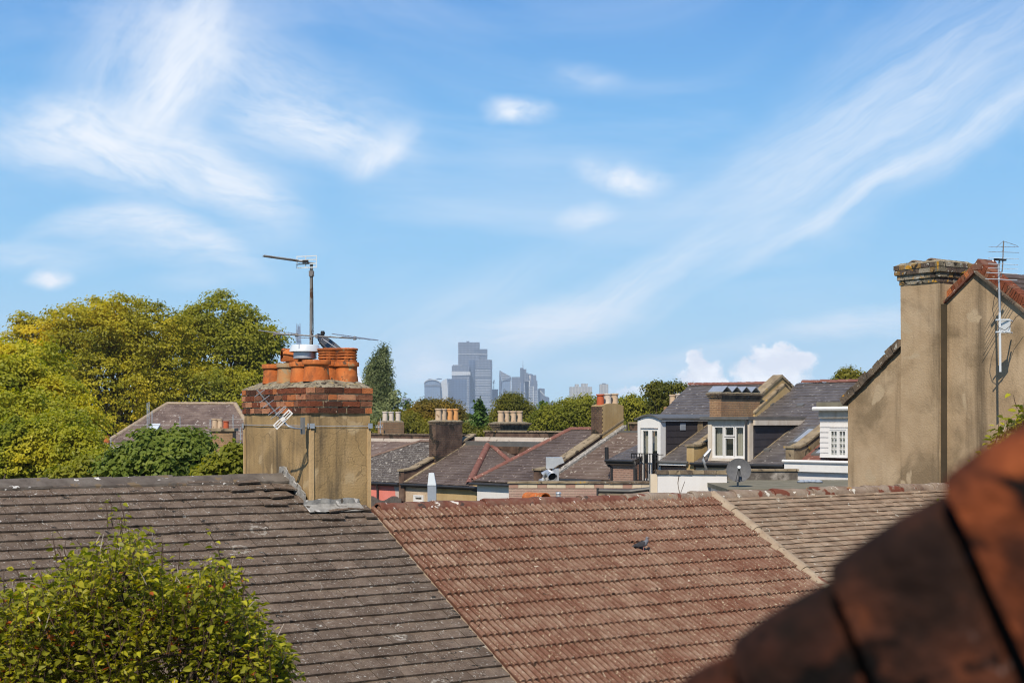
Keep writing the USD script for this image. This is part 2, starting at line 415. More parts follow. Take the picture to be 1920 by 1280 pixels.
M['render_tall'] = surface('render_tall', [(0.265, 0.184, 0.108), (0.345, 0.25, 0.155), (0.41, 0.31, 0.205)], 1.3, rough=0.92, bump=0.35, bscale=35, streak=((0.062, 0.045, 0.028), 0.95, 1.9), stain=((0.15, 0.107, 0.063), 0.75, 1.15), spots=((0.36, 0.275, 0.18), 0.37, 1.6))
M['dark_render'] = surface('dark_render', [(0.045, 0.036, 0.024), (0.075, 0.058, 0.038)], 2.0, rough=0.95, streak=((0.14, 0.11, 0.075), 0.5, 3.0))  # dark brown render with paler streaks
for i, cc in enumerate(([(0.105, 0.030, 0.015), (0.20, 0.062, 0.030)], [(0.040, 0.018, 0.012), (0.10, 0.040, 0.024)], [(0.30, 0.090, 0.032), (0.42, 0.155, 0.062)], [(0.12, 0.048, 0.028), (0.25, 0.11, 0.062)], [(0.42, 0.22, 0.12), (0.30, 0.11, 0.06)])):
    M[f'brick{i}'] = surface(f'red_brick_{i}', cc, 14.0, rough=0.88, bump=0.6, bscale=70, spots=[((0.30, 0.22, 0.16), 0.31, 18.0), ((0.03, 0.02, 0.015), 0.33, 14.0)])
for i, cc in enumerate(([(0.10, 0.085, 0.06), (0.19, 0.165, 0.12)], [(0.16, 0.10, 0.045), (0.26, 0.16, 0.06)], [(0.06, 0.045, 0.038), (0.12, 0.09, 0.07)], [(0.20, 0.17, 0.13), (0.27, 0.24, 0.19)])):
    M[f'cap_brick{i}'] = surface(f'lichen_brick_{i}', cc, 9.0, rough=0.92, bump=0.8, bscale=40, spots=[((0.42, 0.22, 0.03), 0.37, 7.0), ((0.38, 0.37, 0.33), 0.36, 12.0), ((0.03, 0.025, 0.02), 0.4, 9.0)])
M['mortar'] = surface('mortar', [(0.30, 0.235, 0.14), (0.42, 0.345, 0.225)], 14.0, bump=0.6, bscale=70, spots=((0.07, 0.05, 0.035), 0.42, 8.0))
M['flaunching'] = surface('flaunching', [(0.10, 0.085, 0.06), (0.24, 0.20, 0.14), (0.34, 0.30, 0.22)], 16.0, rough=0.95, bump=1.0, bscale=60, spots=[((0.05, 0.04, 0.03), 0.42, 22.0), ((0.36, 0.26, 0.09), 0.36, 12.0)])
M['terracotta'] = surface('terracotta', [(0.33, 0.080, 0.018), (0.43, 0.118, 0.028), (0.48, 0.165, 0.05)], 5.0, rough=0.8, bump=0.3, bscale=40, spec=0.25, stain=((0.15, 0.05, 0.02), 0.65, 6.0), spots=[((0.34, 0.22, 0.11), 0.36, 9.0), ((0.09, 0.05, 0.03), 0.33, 13.0)], streak=((0.16, 0.06, 0.025), 0.5, 14.0))
M['terracotta_worn'] = surface('terracotta_worn', [(0.36, 0.12, 0.04), (0.36, 0.17, 0.07), (0.30, 0.20, 0.10)], 6.0, rough=0.8, bump=0.3, bscale=40, spots=((0.28, 0.2, 0.12), 0.42, 9.0))
M['near_black'] = surface('near_black', [(0.01, 0.009, 0.008)], 3.0)  # plain near-black, for pipe mouths and the bed behind the edge tiles
M['zinc'] = surface('zinc', [(0.36, 0.37, 0.39), (0.48, 0.49, 0.51)], 6.0, rough=0.4, metallic=0.6, spec=0.5)
M['white_metal'] = surface('white_metal', [(0.44, 0.48, 0.52), (0.50, 0.535, 0.57)], 3.0, rough=0.4, spec=0.5)
M['aluminium'] = surface('aluminium', [(0.50, 0.50, 0.50), (0.62, 0.62, 0.61)], 8.0, rough=0.4, metallic=0.7, spec=0.5)
M['grey_steel'] = surface('grey_steel', [(0.16, 0.155, 0.15), (0.23, 0.22, 0.21)], 9.0, rough=0.55, metallic=0.4, spots=((0.10, 0.055, 0.035), 0.38, 12.0))
M['old_boom'] = surface('old_boom', [(0.12, 0.115, 0.12), (0.2, 0.19, 0.19)], 9.0, rough=0.6)
M['dark_mesh'] = surface('dark_mesh', [(0.07, 0.07, 0.075), (0.11, 0.11, 0.115)], 9.0, rough=0.6)
M['lead'] = surface('lead', [(0.13, 0.122, 0.115), (0.23, 0.22, 0.205), (0.34, 0.325, 0.305)], 9.0, rough=0.75, bump=0.7, bscale=18, spots=[((0.50, 0.47, 0.44), 0.38, 12.0), ((0.07, 0.06, 0.05), 0.38, 9.0)])
M['cable_black'] = surface('cable_black', [(0.02, 0.02, 0.022)], 3.0, rough=0.5)
M['white_paint'] = surface('white_paint', [(0.50, 0.485, 0.485), (0.56, 0.545, 0.54)], 1.2, rough=0.7, streak=((0.48, 0.44, 0.40), 0.35, 2.0))
M['white_frame'] = surface('white_frame', [(0.55, 0.535, 0.525), (0.61, 0.60, 0.59)], 3.0, rough=0.45, spec=0.4)
M['old_frame'] = surface('old_frame', [(0.45, 0.385, 0.315), (0.53, 0.475, 0.41)], 4.0, rough=0.6, streak=((0.34, 0.26, 0.19), 0.6, 6.0))
M['cream_paint'] = surface('cream_paint', [(0.47, 0.39, 0.30), (0.53, 0.455, 0.355)], 1.5, rough=0.8, streak=((0.36, 0.28, 0.19), 0.5, 2.0))
M['pink_paint'] = surface('pink_paint', [(0.52, 0.145, 0.115), (0.60, 0.20, 0.16)], 1.2, rough=0.8, spots=((0.40, 0.34, 0.31), 0.30, 1.0))
M['pebbledash'] = surface('pebbledash', [(0.36, 0.27, 0.19), (0.46, 0.36, 0.26)], 9.0, rough=0.95, bump=0.8, bscale=30)
M['mustard_render'] = surface('mustard_render', [(0.29, 0.195, 0.085), (0.36, 0.255, 0.125), (0.40, 0.30, 0.17)], 1.1, rough=0.95, streak=((0.21, 0.14, 0.065), 0.5, 2.2))
M['gutter_black'] = surface('gutter_black', [(0.018, 0.018, 0.02), (0.035, 0.034, 0.034)], 3.0, rough=0.45, spec=0.4)
M['gutter_grey'] = surface('gutter_grey', [(0.075, 0.073, 0.07), (0.11, 0.105, 0.10)], 3.0, rough=0.5, spec=0.4)
M['felt'] = surface('felt', [(0.11, 0.10, 0.075), (0.155, 0.142, 0.108), (0.195, 0.18, 0.14)], 1.6, rough=1.0, spec=0.0, bump=0.3, bscale=30)
M['mouldy'] = surface('mouldy', [(0.03, 0.027, 0.025), (0.09, 0.078, 0.068), (0.34, 0.31, 0.28)], 2.6, rough=0.95)
M['coping'] = surface('coping', [(0.14, 0.105, 0.068), (0.225, 0.175, 0.115), (0.29, 0.235, 0.16)], 2.5, rough=0.95, bump=0.5, bscale=30, spots=[((0.07, 0.055, 0.04), 0.40, 4.0), ((0.33, 0.21, 0.06), 0.33, 5.0)])
M['stone_edge'] = surface('stone_edge', [(0.05, 0.040, 0.032), (0.12, 0.09, 0.065), (0.21, 0.165, 0.11)], 4.0, rough=0.95, bump=0.9, bscale=25, spots=[((0.42, 0.20, 0.03), 0.33, 4.0), ((0.30, 0.28, 0.24), 0.33, 9.0)])
M['fence_wood'] = surface('fence_wood', [(0.08, 0.068, 0.06), (0.14, 0.122, 0.11)], 8.0, rough=0.9, rand=0.15)
M['slate'] = surface('slate', [(0.078, 0.066, 0.060), (0.125, 0.108, 0.099), (0.17, 0.15, 0.137)], 2.2, rand=0.36, rough=0.6, spec=0.5, spots=((0.27, 0.25, 0.23), 0.33, 8.0))
M['slate_lichen'] = surface('slate_lichen', [(0.068, 0.058, 0.052), (0.105, 0.09, 0.078), (0.145, 0.125, 0.108)], 2.2, rand=0.25, rough=0.85, spots=[((0.38, 0.35, 0.31), 0.375, 7.0), ((0.22, 0.2, 0.18), 0.4, 16.0)])
M['slate_brown'] = surface('slate_brown', [(0.115, 0.074, 0.055), (0.18, 0.122, 0.092), (0.245, 0.178, 0.137)], 0.9, rand=0.5, sat_rand=0.3, rough=0.75, spots=((0.26, 0.21, 0.18), 0.34, 8.0))
M['slate_pale'] = surface('slate_pale', [(0.13, 0.092, 0.076), (0.22, 0.165, 0.135), (0.32, 0.25, 0.20)], 1.6, rand=0.4, rough=0.85, spots=((0.42, 0.38, 0.34), 0.34, 5.0))
M['slate_tan'] = surface('slate_tan', [(0.115, 0.083, 0.064), (0.168, 0.124, 0.095), (0.215, 0.168, 0.132)], 1.1, rand=0.34, rough=0.85, spots=((0.30, 0.26, 0.22), 0.36, 6.0))
M['cheek_slate'] = surface('cheek_slate', [(0.036, 0.031, 0.038), (0.056, 0.049, 0.056)], 2.0, rand=0.25, rough=0.55, spec=0.5)
M['far_ridge'] = surface('far_ridge', [(0.17, 0.078, 0.055), (0.25, 0.13, 0.095)], 3.0, rand=0.25, rough=0.9, spots=((0.34, 0.24, 0.18), 0.34, 6.0))
M['far_ridge_grey'] = surface('far_ridge_grey', [(0.13, 0.085, 0.065), (0.20, 0.15, 0.115)], 3.0, rand=0.15, rough=0.9)
M['stock_brick'] = surface('stock_brick', [(0.40, 0.195, 0.045), (0.58, 0.315, 0.075), (0.66, 0.40, 0.115)], 1.2, rand=0.5, sat_rand=0.25, rough=0.95, spec=0.05, stain=((0.10, 0.065, 0.036), 0.4, 1.2))
M['sooty_brick'] = surface('sooty_brick', [(0.085, 0.05, 0.034), (0.21, 0.115, 0.06), (0.36, 0.215, 0.10)], 2.2, spec=0.05, rand=0.55, sat_rand=0.3, rough=0.92, spots=((0.035, 0.028, 0.022), 0.42, 1.6))
M['orange_brick'] = surface('orange_brick', [(0.31, 0.125, 0.056), (0.39, 0.185, 0.088), (0.42, 0.25, 0.14)], 0.9, rand=0.3, sat_rand=0.3, rough=0.92)
M['mix_brick'] = surface('mix_brick', [(0.36, 0.145, 0.085), (0.42, 0.235, 0.135), (0.46, 0.36, 0.22)], 0.45, rand=0.22, sat_rand=0.35, rough=0.92)
M['pale_mortar'] = surface('pale_mortar', [(0.40, 0.33, 0.24), (0.46, 0.39, 0.30)], 3.0)
M['dark_mortar'] = surface('dark_mortar', [(0.22, 0.17, 0.115), (0.31, 0.25, 0.175)], 3.0)
M['pot_cream'] = surface('pot_cream', [(0.38, 0.275, 0.185), (0.46, 0.35, 0.25)], 3.0, rough=0.85, spots=((0.2, 0.13, 0.08), 0.35, 5.0))
M['pot_white'] = surface('pot_white', [(0.42, 0.36, 0.31), (0.50, 0.44, 0.385)], 3.0, rough=0.85, spots=((0.2, 0.16, 0.13), 0.33, 5.0))
M['pot_buff'] = surface('pot_buff', [(0.46, 0.215, 0.08), (0.53, 0.28, 0.11)], 3.0, rough=0.85)
M['pot_red'] = surface('pot_red', [(0.32, 0.07, 0.03), (0.40, 0.095, 0.04)], 3.0, rough=0.8)
M['room'] = surface('room_dark', [(0.06, 0.054, 0.048), (0.09, 0.082, 0.072)], 1.0)
M['curtain'] = surface('curtain', [(0.34, 0.31, 0.26), (0.44, 0.40, 0.34)], 3.0, stretch=(6, 6, 0.3))
M['glass'] = pane('window_glass')
M['bark'] = surface('bark', [(0.05, 0.036, 0.026), (0.10, 0.078, 0.056)], 6.0, rough=0.95, bump=0.6, bscale=30)
M['twig'] = surface('twig', [(0.04, 0.023, 0.017), (0.085, 0.052, 0.036)], 8.0, rough=0.9)
M['dead_twig'] = surface('dead_twig', [(0.30, 0.25, 0.21), (0.40, 0.35, 0.30)], 8.0, rough=0.9)
M['ground'] = surface('ground_soil', [(0.05, 0.06, 0.022), (0.08, 0.085, 0.035), (0.12, 0.10, 0.065)], 0.15, rough=0.95)
M['bird_grey'] = surface('bird_grey', [(0.10, 0.105, 0.125), (0.15, 0.155, 0.18)], 20.0, rough=0.7)
M['bird_dark'] = surface('bird_dark', [(0.03, 0.03, 0.035), (0.055, 0.055, 0.065)], 20.0, rough=0.6)
M['bird_pink'] = surface('bird_pink', [(0.42, 0.17, 0.15)], 5.0, rough=0.7)
M['blue_sheet'] = surface('blue_sheet', [(0.19, 0.215, 0.26), (0.27, 0.30, 0.35)], 2.0, rough=0.5)
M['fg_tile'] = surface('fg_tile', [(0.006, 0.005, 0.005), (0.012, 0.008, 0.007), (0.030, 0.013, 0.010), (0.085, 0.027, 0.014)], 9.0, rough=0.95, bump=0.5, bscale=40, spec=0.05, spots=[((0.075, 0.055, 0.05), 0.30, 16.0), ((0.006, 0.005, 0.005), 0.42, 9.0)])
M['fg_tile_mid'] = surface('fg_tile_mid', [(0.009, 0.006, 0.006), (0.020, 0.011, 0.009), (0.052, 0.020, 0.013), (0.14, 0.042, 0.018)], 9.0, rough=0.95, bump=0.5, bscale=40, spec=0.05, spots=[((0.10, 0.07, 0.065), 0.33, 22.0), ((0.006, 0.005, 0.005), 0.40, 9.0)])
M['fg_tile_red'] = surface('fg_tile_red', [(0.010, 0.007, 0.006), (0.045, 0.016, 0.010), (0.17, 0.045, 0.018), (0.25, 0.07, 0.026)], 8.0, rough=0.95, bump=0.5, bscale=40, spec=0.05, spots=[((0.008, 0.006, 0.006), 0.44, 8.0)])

# ------------------------------------------------------------------ ground
gr = MB()
xs = np.array([-4200, -1500, -400, -120, -40, 0, 40, 120, 400, 1500, 4200.]); ys = np.array([-300, -60, 0, 30, 80, 200, 600, 1800, 4000, 6400.])
gr.sheet(np.stack([*np.meshgrid(xs, ys, indexing='ij'), np.zeros((len(xs), len(ys)))], -1))
solo('ground', gr, M['ground'], 'flat ground of gardens and soil spreading to the horizon', 'ground', kind='structure')

# ------------------------------------------------------------------ near terrace: three roofs in one plane, ridge running away to the right
YAW = math.radians(34.0)
R_ = np.array([math.cos(YAW), math.sin(YAW), 0]); S_ = np.array([math.sin(YAW), -math.cos(YAW), 0])   # along the ridge; down the slope towards the viewer
NT0 = np.array([-1.51, 15.0, CAMZ - 0.93])
NT = frame(NT0, R_, S_)                       # local (t along ridge, s down slope in plan, z above ridge)
TANP = 0.515; PITCH = math.atan(TANP); CP, SP = math.cos(PITCH), math.sin(PITCH)
S_TOP, S_EAVE = -0.67, 3.6


def RP(p, h=None):
    """(t, l, h): l metres down the slope from s = 0, h above the roof plane -> world."""
    p = np.asarray(p, float)
    t, l, hh = p[..., 0], p[..., 1], p[..., 2]
    return NT(np.stack([t, l * CP + hh * SP, -l * SP + hh * CP], -1))
RP.flip = True


def in_view(P, margin=30):
    q = pix(P)
    return (q[..., 0] > -margin) & (q[..., 0] < 1920 + margin) & (q[..., 1] < 1280 + margin) & (q[..., 1] > 0)


def behind_front_tiles(q):
    """Whether a pixel lies under the blurred tiles in the lower right corner."""
    return (q[0] - 1290) * 480 + (q[1] - 1280) * 630 > -6000


def tile_slab(t0, t1, l0, l1, th, rng, lift=0.0, rot=0.0, slip=0.0, head=0.0):
    """A flat tile lying on the battens: thin at its covered head, its butt raised by its thickness."""
    tc, lc = (t0 + t1) / 2, (l0 + l1) / 2
    v = np.array([[t, l, h] for h in (0, 1) for l in (l0, l1) for t in (t0, t1)], float)
    for q in v:
        low = q[1] > lc
        q[2] = (head if not low else lift + th * 0.9) + (th if q[2] else 0.0)
    v[:, 2] += rng.uniform(-0.0015, 0.0015)
    c, s = math.cos(rot), math.sin(rot)
    d = v[:, :2] - [tc, lc]
    v[:, 0], v[:, 1] = tc + c * d[:, 0] - s * d[:, 1], lc + s * d[:, 0] + c * d[:, 1] + slip
    v[4:, 2] += rng.uniform(-0.0015, 0.0015, 4)
    return v


def lay(house, name, rows, mats, rest_name, limit=296):
    """rows: list of (mesh arrays in RP coordinates, centre). The ones that show largest become parts of their own, the others one part."""
    vis = []
    soil = [r[3] if len(r) > 3 else None for r in rows]           # how far each corner stands above the pans, for the shade painted into them
    rows = [r[:3] for r in rows]
    for k, (v, f, c) in enumerate(rows):
        P = RP(np.array([c]))[0]
        q = pix(P)
        ok = in_view(P, 10) and not behind_front_tiles(q)
        vis.append((0 if ok else 1, P[1] if ok else 1e6, k))
    vis.sort()
    chosen = {k for s, d, k in vis[:limit] if s == 0}
    rng = random.Random(len(rows))
    rest = [MB() for _ in mats]
    nrest = [0] * len(mats)
    uvs = [[] for _ in mats]
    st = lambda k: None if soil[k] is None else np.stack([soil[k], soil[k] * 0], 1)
    for k, (v, f, c) in enumerate(rows):
        mi = rng.randrange(len(mats))
        if k in chosen:
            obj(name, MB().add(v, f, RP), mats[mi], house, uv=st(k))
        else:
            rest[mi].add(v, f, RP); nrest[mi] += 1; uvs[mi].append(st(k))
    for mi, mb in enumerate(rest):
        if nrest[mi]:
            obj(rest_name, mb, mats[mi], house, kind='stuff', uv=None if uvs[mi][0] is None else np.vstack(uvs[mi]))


BOXF = np.array([[0, 2, 3, 1], [4, 5, 7, 6], [0, 1, 5, 4], [2, 6, 7, 3], [0, 4, 6, 2], [1, 3, 7, 5]])


def half_round(p0, p1, r0, r1, up, sides=9, th=0.018, spread=1.75, mb=None):
    """A half-round clay tile from p0 to p1 (r0, r1 = outer radius at either end), open below."""
    mb = mb or MB()
    p0, p1, up = np.asarray(p0, float), np.asarray(p1, float), np.asarray(up, float)
    ax = (p1 - p0) / np.linalg.norm(p1 - p0)
    up = up - ax * (up @ ax); up /= np.linalg.norm(up)
    sd = np.cross(ax, up)
    an = np.linspace(-spread, spread, sides)
    def ring(p, r):
        return p + r * (np.sin(an)[:, None] * sd + np.cos(an)[:, None] * up)
    g = np.stack([ring(p0, r0 - th), ring(p0, r0), ring(p0 + ax * 0.02, r0 + 0.004), ring((p0 * 0.5 + p1 * 0.5), (r0 + r1) / 2), ring(p1, r1), ring(p1, r1 - th)])
    return mb.sheet(g)


def ridge_run(house, mat, t0, t1, s, z, r, length, rng, name='ridge_tile', sag=0.0):
    n = max(1, round((t1 - t0) / length)); L = (t1 - t0) / n
    for k in range(n):
        a, b = t0 + k * L, t0 + (k + 1) * L
        dz = rng.uniform(-0.008, 0.008)
        P = NT(np.array([[a + 0.004, s + rng.uniform(-.006, .006), z + dz], [b + 0.012, s + rng.uniform(-.006, .006), z + dz + rng.uniform(-0.006, 0.006)]]))
        obj(name, half_round(P[0], P[1], r + 0.006, r - 0.002, (0, 0, 1)), mat, house, smooth=40)


def house_body(house, t0, t1, s_top, z_top, wall_mat):
    """Walls under the roof, the boarding under the tiles and the far slope."""
    b = MB(NT)
    b.box(t0 + 0.03, t1 - 0.03, -4.4, 3.35, -8.5, -TANP * 3.4 - 0.25)
    obj('wall', b, wall_mat, house)
    d = MB()
    l0, l1 = s_top / CP, S_EAVE / CP
    d.hexa([[t, l, h] for h in (-0.10, -0.006) for l in (l0, l1) for t in (t0, t1)], RP)
    zt = z_top
    # far slope, from the ridge down to the street side
    v = [[t, s, zz + o] for o in (-0.10, -0.006) for (s, zz) in ((s_top, zt), (s_top - 4.2, zt - 4.2 * TANP)) for t in (t0, t1)]
    d.hexa(v, NT)
    obj('roof_boarding', d, M['underlay'], house)
    gt = MB(NT).tube([[t0, S_EAVE + 0.05, -S_EAVE * TANP - 0.05], [t1, S_EAVE + 0.05, -S_EAVE * TANP - 0.05]], 0.055, 8)
    obj('gutter', gt, M['gutter_black'], house)


rng = np.random.default_rng(11)
# --- house with the dark roof
dark = thing('terraced_house', 'near terraced house with dark lichen-spotted flat-tiled roof and rendered chimney stack', 'house', NT([[-3, 3.3, -8.51]])[0])
house_body(dark, -9.0, -0.02, S_TOP, -S_TOP * TANP, M['stock_brick'])
CH_T0, CH_T1, CH_S0, CH_S1 = -0.61, 0.07, -1.75, -0.07       # the stack's footprint
GA, WD = 0.155, 0.252
rows = []
l_top = S_TOP / CP
nrow = int((S_EAVE / CP - l_top) / GA) + 1
slipped = {(0, -3): (.05, .04), (1, -3): (-.06, .05), (1, -4): (.10, .05), (2, -3): (.05, .02), (2, -4): (-0.05, .06), (3, -2): (.06, .04), (4, -1): (.07, .03), (4, -2): (-.05, .05), (5, -1): (.05, .02), (0, -5): (-0.03, .03), (5, -3): (0.04, 0.03), (1, -6): (-0.03, .04), (3, -5): (0.03, .03)}
for r in range(nrow):
    off = (r % 2) * WD / 2
    k = -1
    while True:
        t1 = 0.015 - off - (-k - 1) * WD if k < -1 or off == 0 else 0.015
        t1 = 0.015 - max(0, (-k - 1)) * WD - (off if k < -1 else 0)
        t0 = 0.015 - (-k) * WD - off if not (k == -1 and off) else 0.015 - off - 0.0
        if k == -1 and off:
            t0, t1 = 0.015 - off, 0.015
        elif off:
            t1 = 0.015 - off - (-k - 2) * WD; t0 = t1 - WD
        else:
            t1 = 0.015 - (-k - 1) * WD; t0 = t1 - WD
        if t0 < -5.6: break
        l0, l1 = l_top + r * GA - 0.035, l_top + (r + 1) * GA
        lc = (l0 + l1) / 2
        if not (t1 > CH_T0 + 0.02 and t0 < CH_T1 and l1 * CP < CH_S1 + 0.05 and l0 * CP > CH_S0):
            rot, lift = slipped.get((r, k), (rng.normal(0, 0.007), abs(rng.normal(0, 0.002))))
            rot *= 2.2 if (r, k) in slipped else 1.0
            slip = rng.normal(0, 0.004) + (0.045 if (r, k) in slipped else 0)
            v = tile_slab(t0 + 0.003, t1 - 0.003, l0, l1, 0.019, rng, min(lift, 0.022) + 0.007, rot, slip)
            rows.append((v, BOXF, [(t0 + t1) / 2, lc, 0.02]))
        k -= 1
lay(dark, 'tile', rows, [M[f'dark_tile{i}'] for i in range(4)], 'tile_field')
# folded ridge caps, uneven, the last ones slipped
t = -5.6
k = 0
while t < -0.66:
    L = 0.62 if t < -1.4 else 0.42
    t2 = min(t + L, -0.63)
    zt = -S_TOP * TANP + 0.034 + rng.uniform(-0.006, 0.006)
    dip = rng.uniform(-0.006, 0.006)
    sec = [(-0.17, -0.085), (-0.02, 0.004), (0.02, 0.004), (0.17, -0.072), (0.17, -0.095), (0.02, -0.018), (-0.02, -0.018), (-0.17, -0.105)]
    A = [[t + 0.004, S_TOP + q[0], zt + q[1]] for q in sec]; B = [[t2 + 0.015, S_TOP + q[0] + rng.uniform(-.003, .003), zt + q[1] + dip + 0.008] for q in sec]
    f = [[i, (i + 1) % 8, 8 + (i + 1) % 8, 8 + i] for i in range(8)]
    ends = [[0, 1, 6, 7], [1, 2, 5, 6], [2, 3, 4, 5], [8, 15, 14, 9], [9, 14, 13, 10], [10, 13, 12, 11]]
    obj('ridge_tile', MB(NT).add(np.array(A + B), np.array(f + ends)), M['ridge_dark'], dark)
    t = t2; k += 1
bed = MB(NT).box(-5.6, -0.62, S_TOP + 0.02, S_TOP + 0.155, -S_TOP * TANP - 0.085, -S_TOP * TANP - 0.045)
obj('ridge_bedding', bed, M['mortar_bed'], dark)

# the rendered stack with its band of brick, pots and weathering
Z0, ZB, ZT = -1.0, 1.01, 1.285            # bottom, underside of the brick band, top of the brick band (above the lower ridge)
st = MB(NT)
def wavy_box(mb, x0, x1, y0, y1, z0, z1, amp, rng, n=9):
    for (a, b) in (((x0, y0), (x1, y0)), ((x1, y0), (x1, y1)), ((x1, y1), (x0, y1)), ((x0, y1), (x0, y0))):
        u = np.linspace(0, 1, n); w = np.linspace(z0, z1, 2 * n)
        g = np.stack(np.broadcast_arrays(a[0] + (b[0] - a[0]) * u[:, None], a[1] + (b[1] - a[1]) * u[:, None], w[None, :]), -1).astype(float)
        g[..., :2] += amp * (meshkit.fbm(g * 3.1 + 7, 3)[..., None] - 0.5)
        mb.sheet(g)
    return mb
wavy_box(st, CH_T0, CH_T1, CH_S0, CH_S1, Z0, ZB + 0.01, 0.018, rng)
stack = obj('chimney', st, M['render_near'], dark, smooth=30, label='rendered chimney stack with red brick band and terracotta pots')
# pale corner strips left by the old paint
for (x, y) in ((CH_T0, CH_S1), (CH_T1, CH_S1), (CH_T0, CH_S0)):
    obj('corner_strip', MB(NT).box(x - 0.010 if x < 0 else x - 0.03, x + 0.030 if x < 0 else x + 0.010, y - (0.010 if y < -1 else 0.035), y + (0.03 if y < -1 else 0.010), Z0 + 0.4, ZB - 0.16, jit=0.003, rng=rng), M['render_pale'], stack)
# mortar core and bricks of the band
e = 0.022
obj('mortar', MB(NT).box(CH_T0 - e + .012, CH_T1 + e - .012, CH_S0 - e + .012, CH_S1 + e - .012, ZB, ZT - 0.004), M['mortar'], stack)
def brick_ring(parent, mats, x0, x1, y0, y1, z0, h, rng, T, start, L=0.215, D=0.10, joint=0.013, faces='xyXY'):
    """One course round a rectangular stack: whole bricks and headers, each its own piece."""
    runs = []
    if 'Y' in faces: runs.append(((x0, y1), (x1, y1), (0, -1)))
    if 'y' in faces: runs.append(((x0, y0), (x1, y0), (0, 1)))
    if 'x' in faces: runs.append(((x0, y0 + D + joint), (x0, y1 - D - joint), (1, 0)))
    if 'X' in faces: runs.append(((x1, y0 + D + joint), (x1, y1 - D - joint), (-1, 0)))
    for a, b, inn in runs:
        a, b = np.array(a, float), np.array(b, float)
        n = np.linalg.norm(b - a); d = (b - a) / n
        p = 0.0; first = True
        while p < n - 0.02:
            l = start if first and start else (L if rng.random() > 0.22 else 0.105)
            first = False
            q = min(p + l, n)
            if n - q < 0.05: q = n
            c = [a + d * p, a + d * (q - (joint if q < n else 0))]
            o = rng.uniform(-0.003, 0.004)
            pts = [c[0] - np.array(inn) * o, c[1] - np.array(inn) * o, c[0] + np.array(inn) * D, c[1] + np.array(inn) * D]
            v = np.array([[*w, z] for z in (z0 + joint * 0.5, z0 + h - joint * 0.5) for w in pts]) + rng.uniform(-0.0025, 0.0025, (8, 3))
            obj('brick', MB(T).hexa(v), mats[rng.integers(len(mats))], parent)
            p = q
hc = (ZT - ZB) / 4
bm = [M['brick0'], M['brick0'], M['brick1'], M['brick1'], M['brick3'], M['brick3'], M['brick2'], M['brick2'], M['brick4']]
for k in range(4):
    ee = e - (0.004 if k == 0 else 0.0)
    brick_ring(stack, bm, CH_T0 - ee, CH_T1 + ee, CH_S0 - ee, CH_S1 + ee, ZB + k * hc, hc, rng, NT, (0.105, 0.16, 0.215, 0.07)[k])
# mortar bed the pots stand in
u = np.linspace(0, 1, 22); w = np.linspace(0, 1, 40)
gu, gw = np.meshgrid(u, w, indexing='ij')
edge = np.minimum(np.minimum(gu, 1 - gu) * (CH_T1 - CH_T0), np.minimum(gw, 1 - gw) * (CH_S1 - CH_S0))
gx, gy = CH_T0 - e + gu * (CH_T1 - CH_T0 + 2 * e), CH_S0 - e + gw * (CH_S1 - CH_S0 + 2 * e)
gz = ZT - 0.006 + 0.085 * np.clip(edge / 0.16, 0, 1) ** 0.7 + 0.03 * (meshkit.fbm(np.stack([gx * 9, gy * 9, gx * 0], -1), 4) - 0.5)
fl = MB(NT); fl.sheet(np.stack([gx, gy, gz], -1))
obj('mortar_bed', fl, M['flaunching'], stack, smooth=True)
ZP = ZT + 0.06
def pot_prof(r, h):
    return [(r * 1.06, 0), (r * 1.04, 0.03), (r * 0.97, h * 0.45), (r * 0.95, h - 0.05), (r * 1.12, h - 0.045), (r * 1.14, h - 0.02), (r * 1.10, h), (r * 0.85, h), (r * 0.80, h - 0.05), (r * 0.8, 0)]
pots = []
tc0, tc1 = CH_T0 + 0.19, CH_T1 - 0.17
def pot_at(t, s, r=0.112, h=0.215, mat='terracotta', name='chimney_pot', zl=0.0):
    P = NT([[t, s, ZP + zl]])[0]
    return obj(name, MB().lathe(pot_prof(r, h), P, 24), M[mat], stack, smooth=35), P
for s_, mt, r in ((CH_S1 - 0.26, 'terracotta', 0.135), (CH_S1 - 0.62, 'terracotta', 0.115), (CH_S1 - 0.98, 'terracotta_worn', 0.105), (CH_S1 - 1.34, 'terracotta', 0.108)):
    pot_at(tc0, s_, r, 0.225 if r > 0.13 else 0.215, mt)
p5, P5 = pot_at(tc1, CH_S1 - 0.20, 0.118, 0.21, 'terracotta')
P6s = CH_S1 - 0.62
p6, P6 = pot_at(tc1, P6s, 0.112, 0.225)
p7, P7 = pot_at(tc1 - 0.02, CH_S1 - 1.0, 0.108, 0.26)
p8, P8 = pot_at(tc1, CH_S1 - 1.36, 0.108, 0.26)
# louvred terminals on two pots
for P, hz in ((P5, 0.212), (P6, 0.227)):
    lv = MB()
    for q in range(4):
        lv.lathe([(0.08, 0), (0.112, 0.002), (0.114, 0.020), (0.078, 0.024)], P + [0, 0, hz + 0.030 * q], 22)
    for a in range(6):
        lv.box(-0.011, 0.011, 0.075, 0.104, 0, 0.12, frame(P + [0, 0, hz], (math.cos(a * 1.047), math.sin(a * 1.047), 0), (-math.sin(a * 1.047), math.cos(a * 1.047), 0)))
    lv.lathe([(0.075, 0), (0.118, 0.0), (0.125, 0.016), (0.112, 0.026), (0.07, 0.022)], P + [0, 0, hz + 0.118], 22)
    obj('louvred_terminal', lv, M['terracotta'], stack, smooth=35)
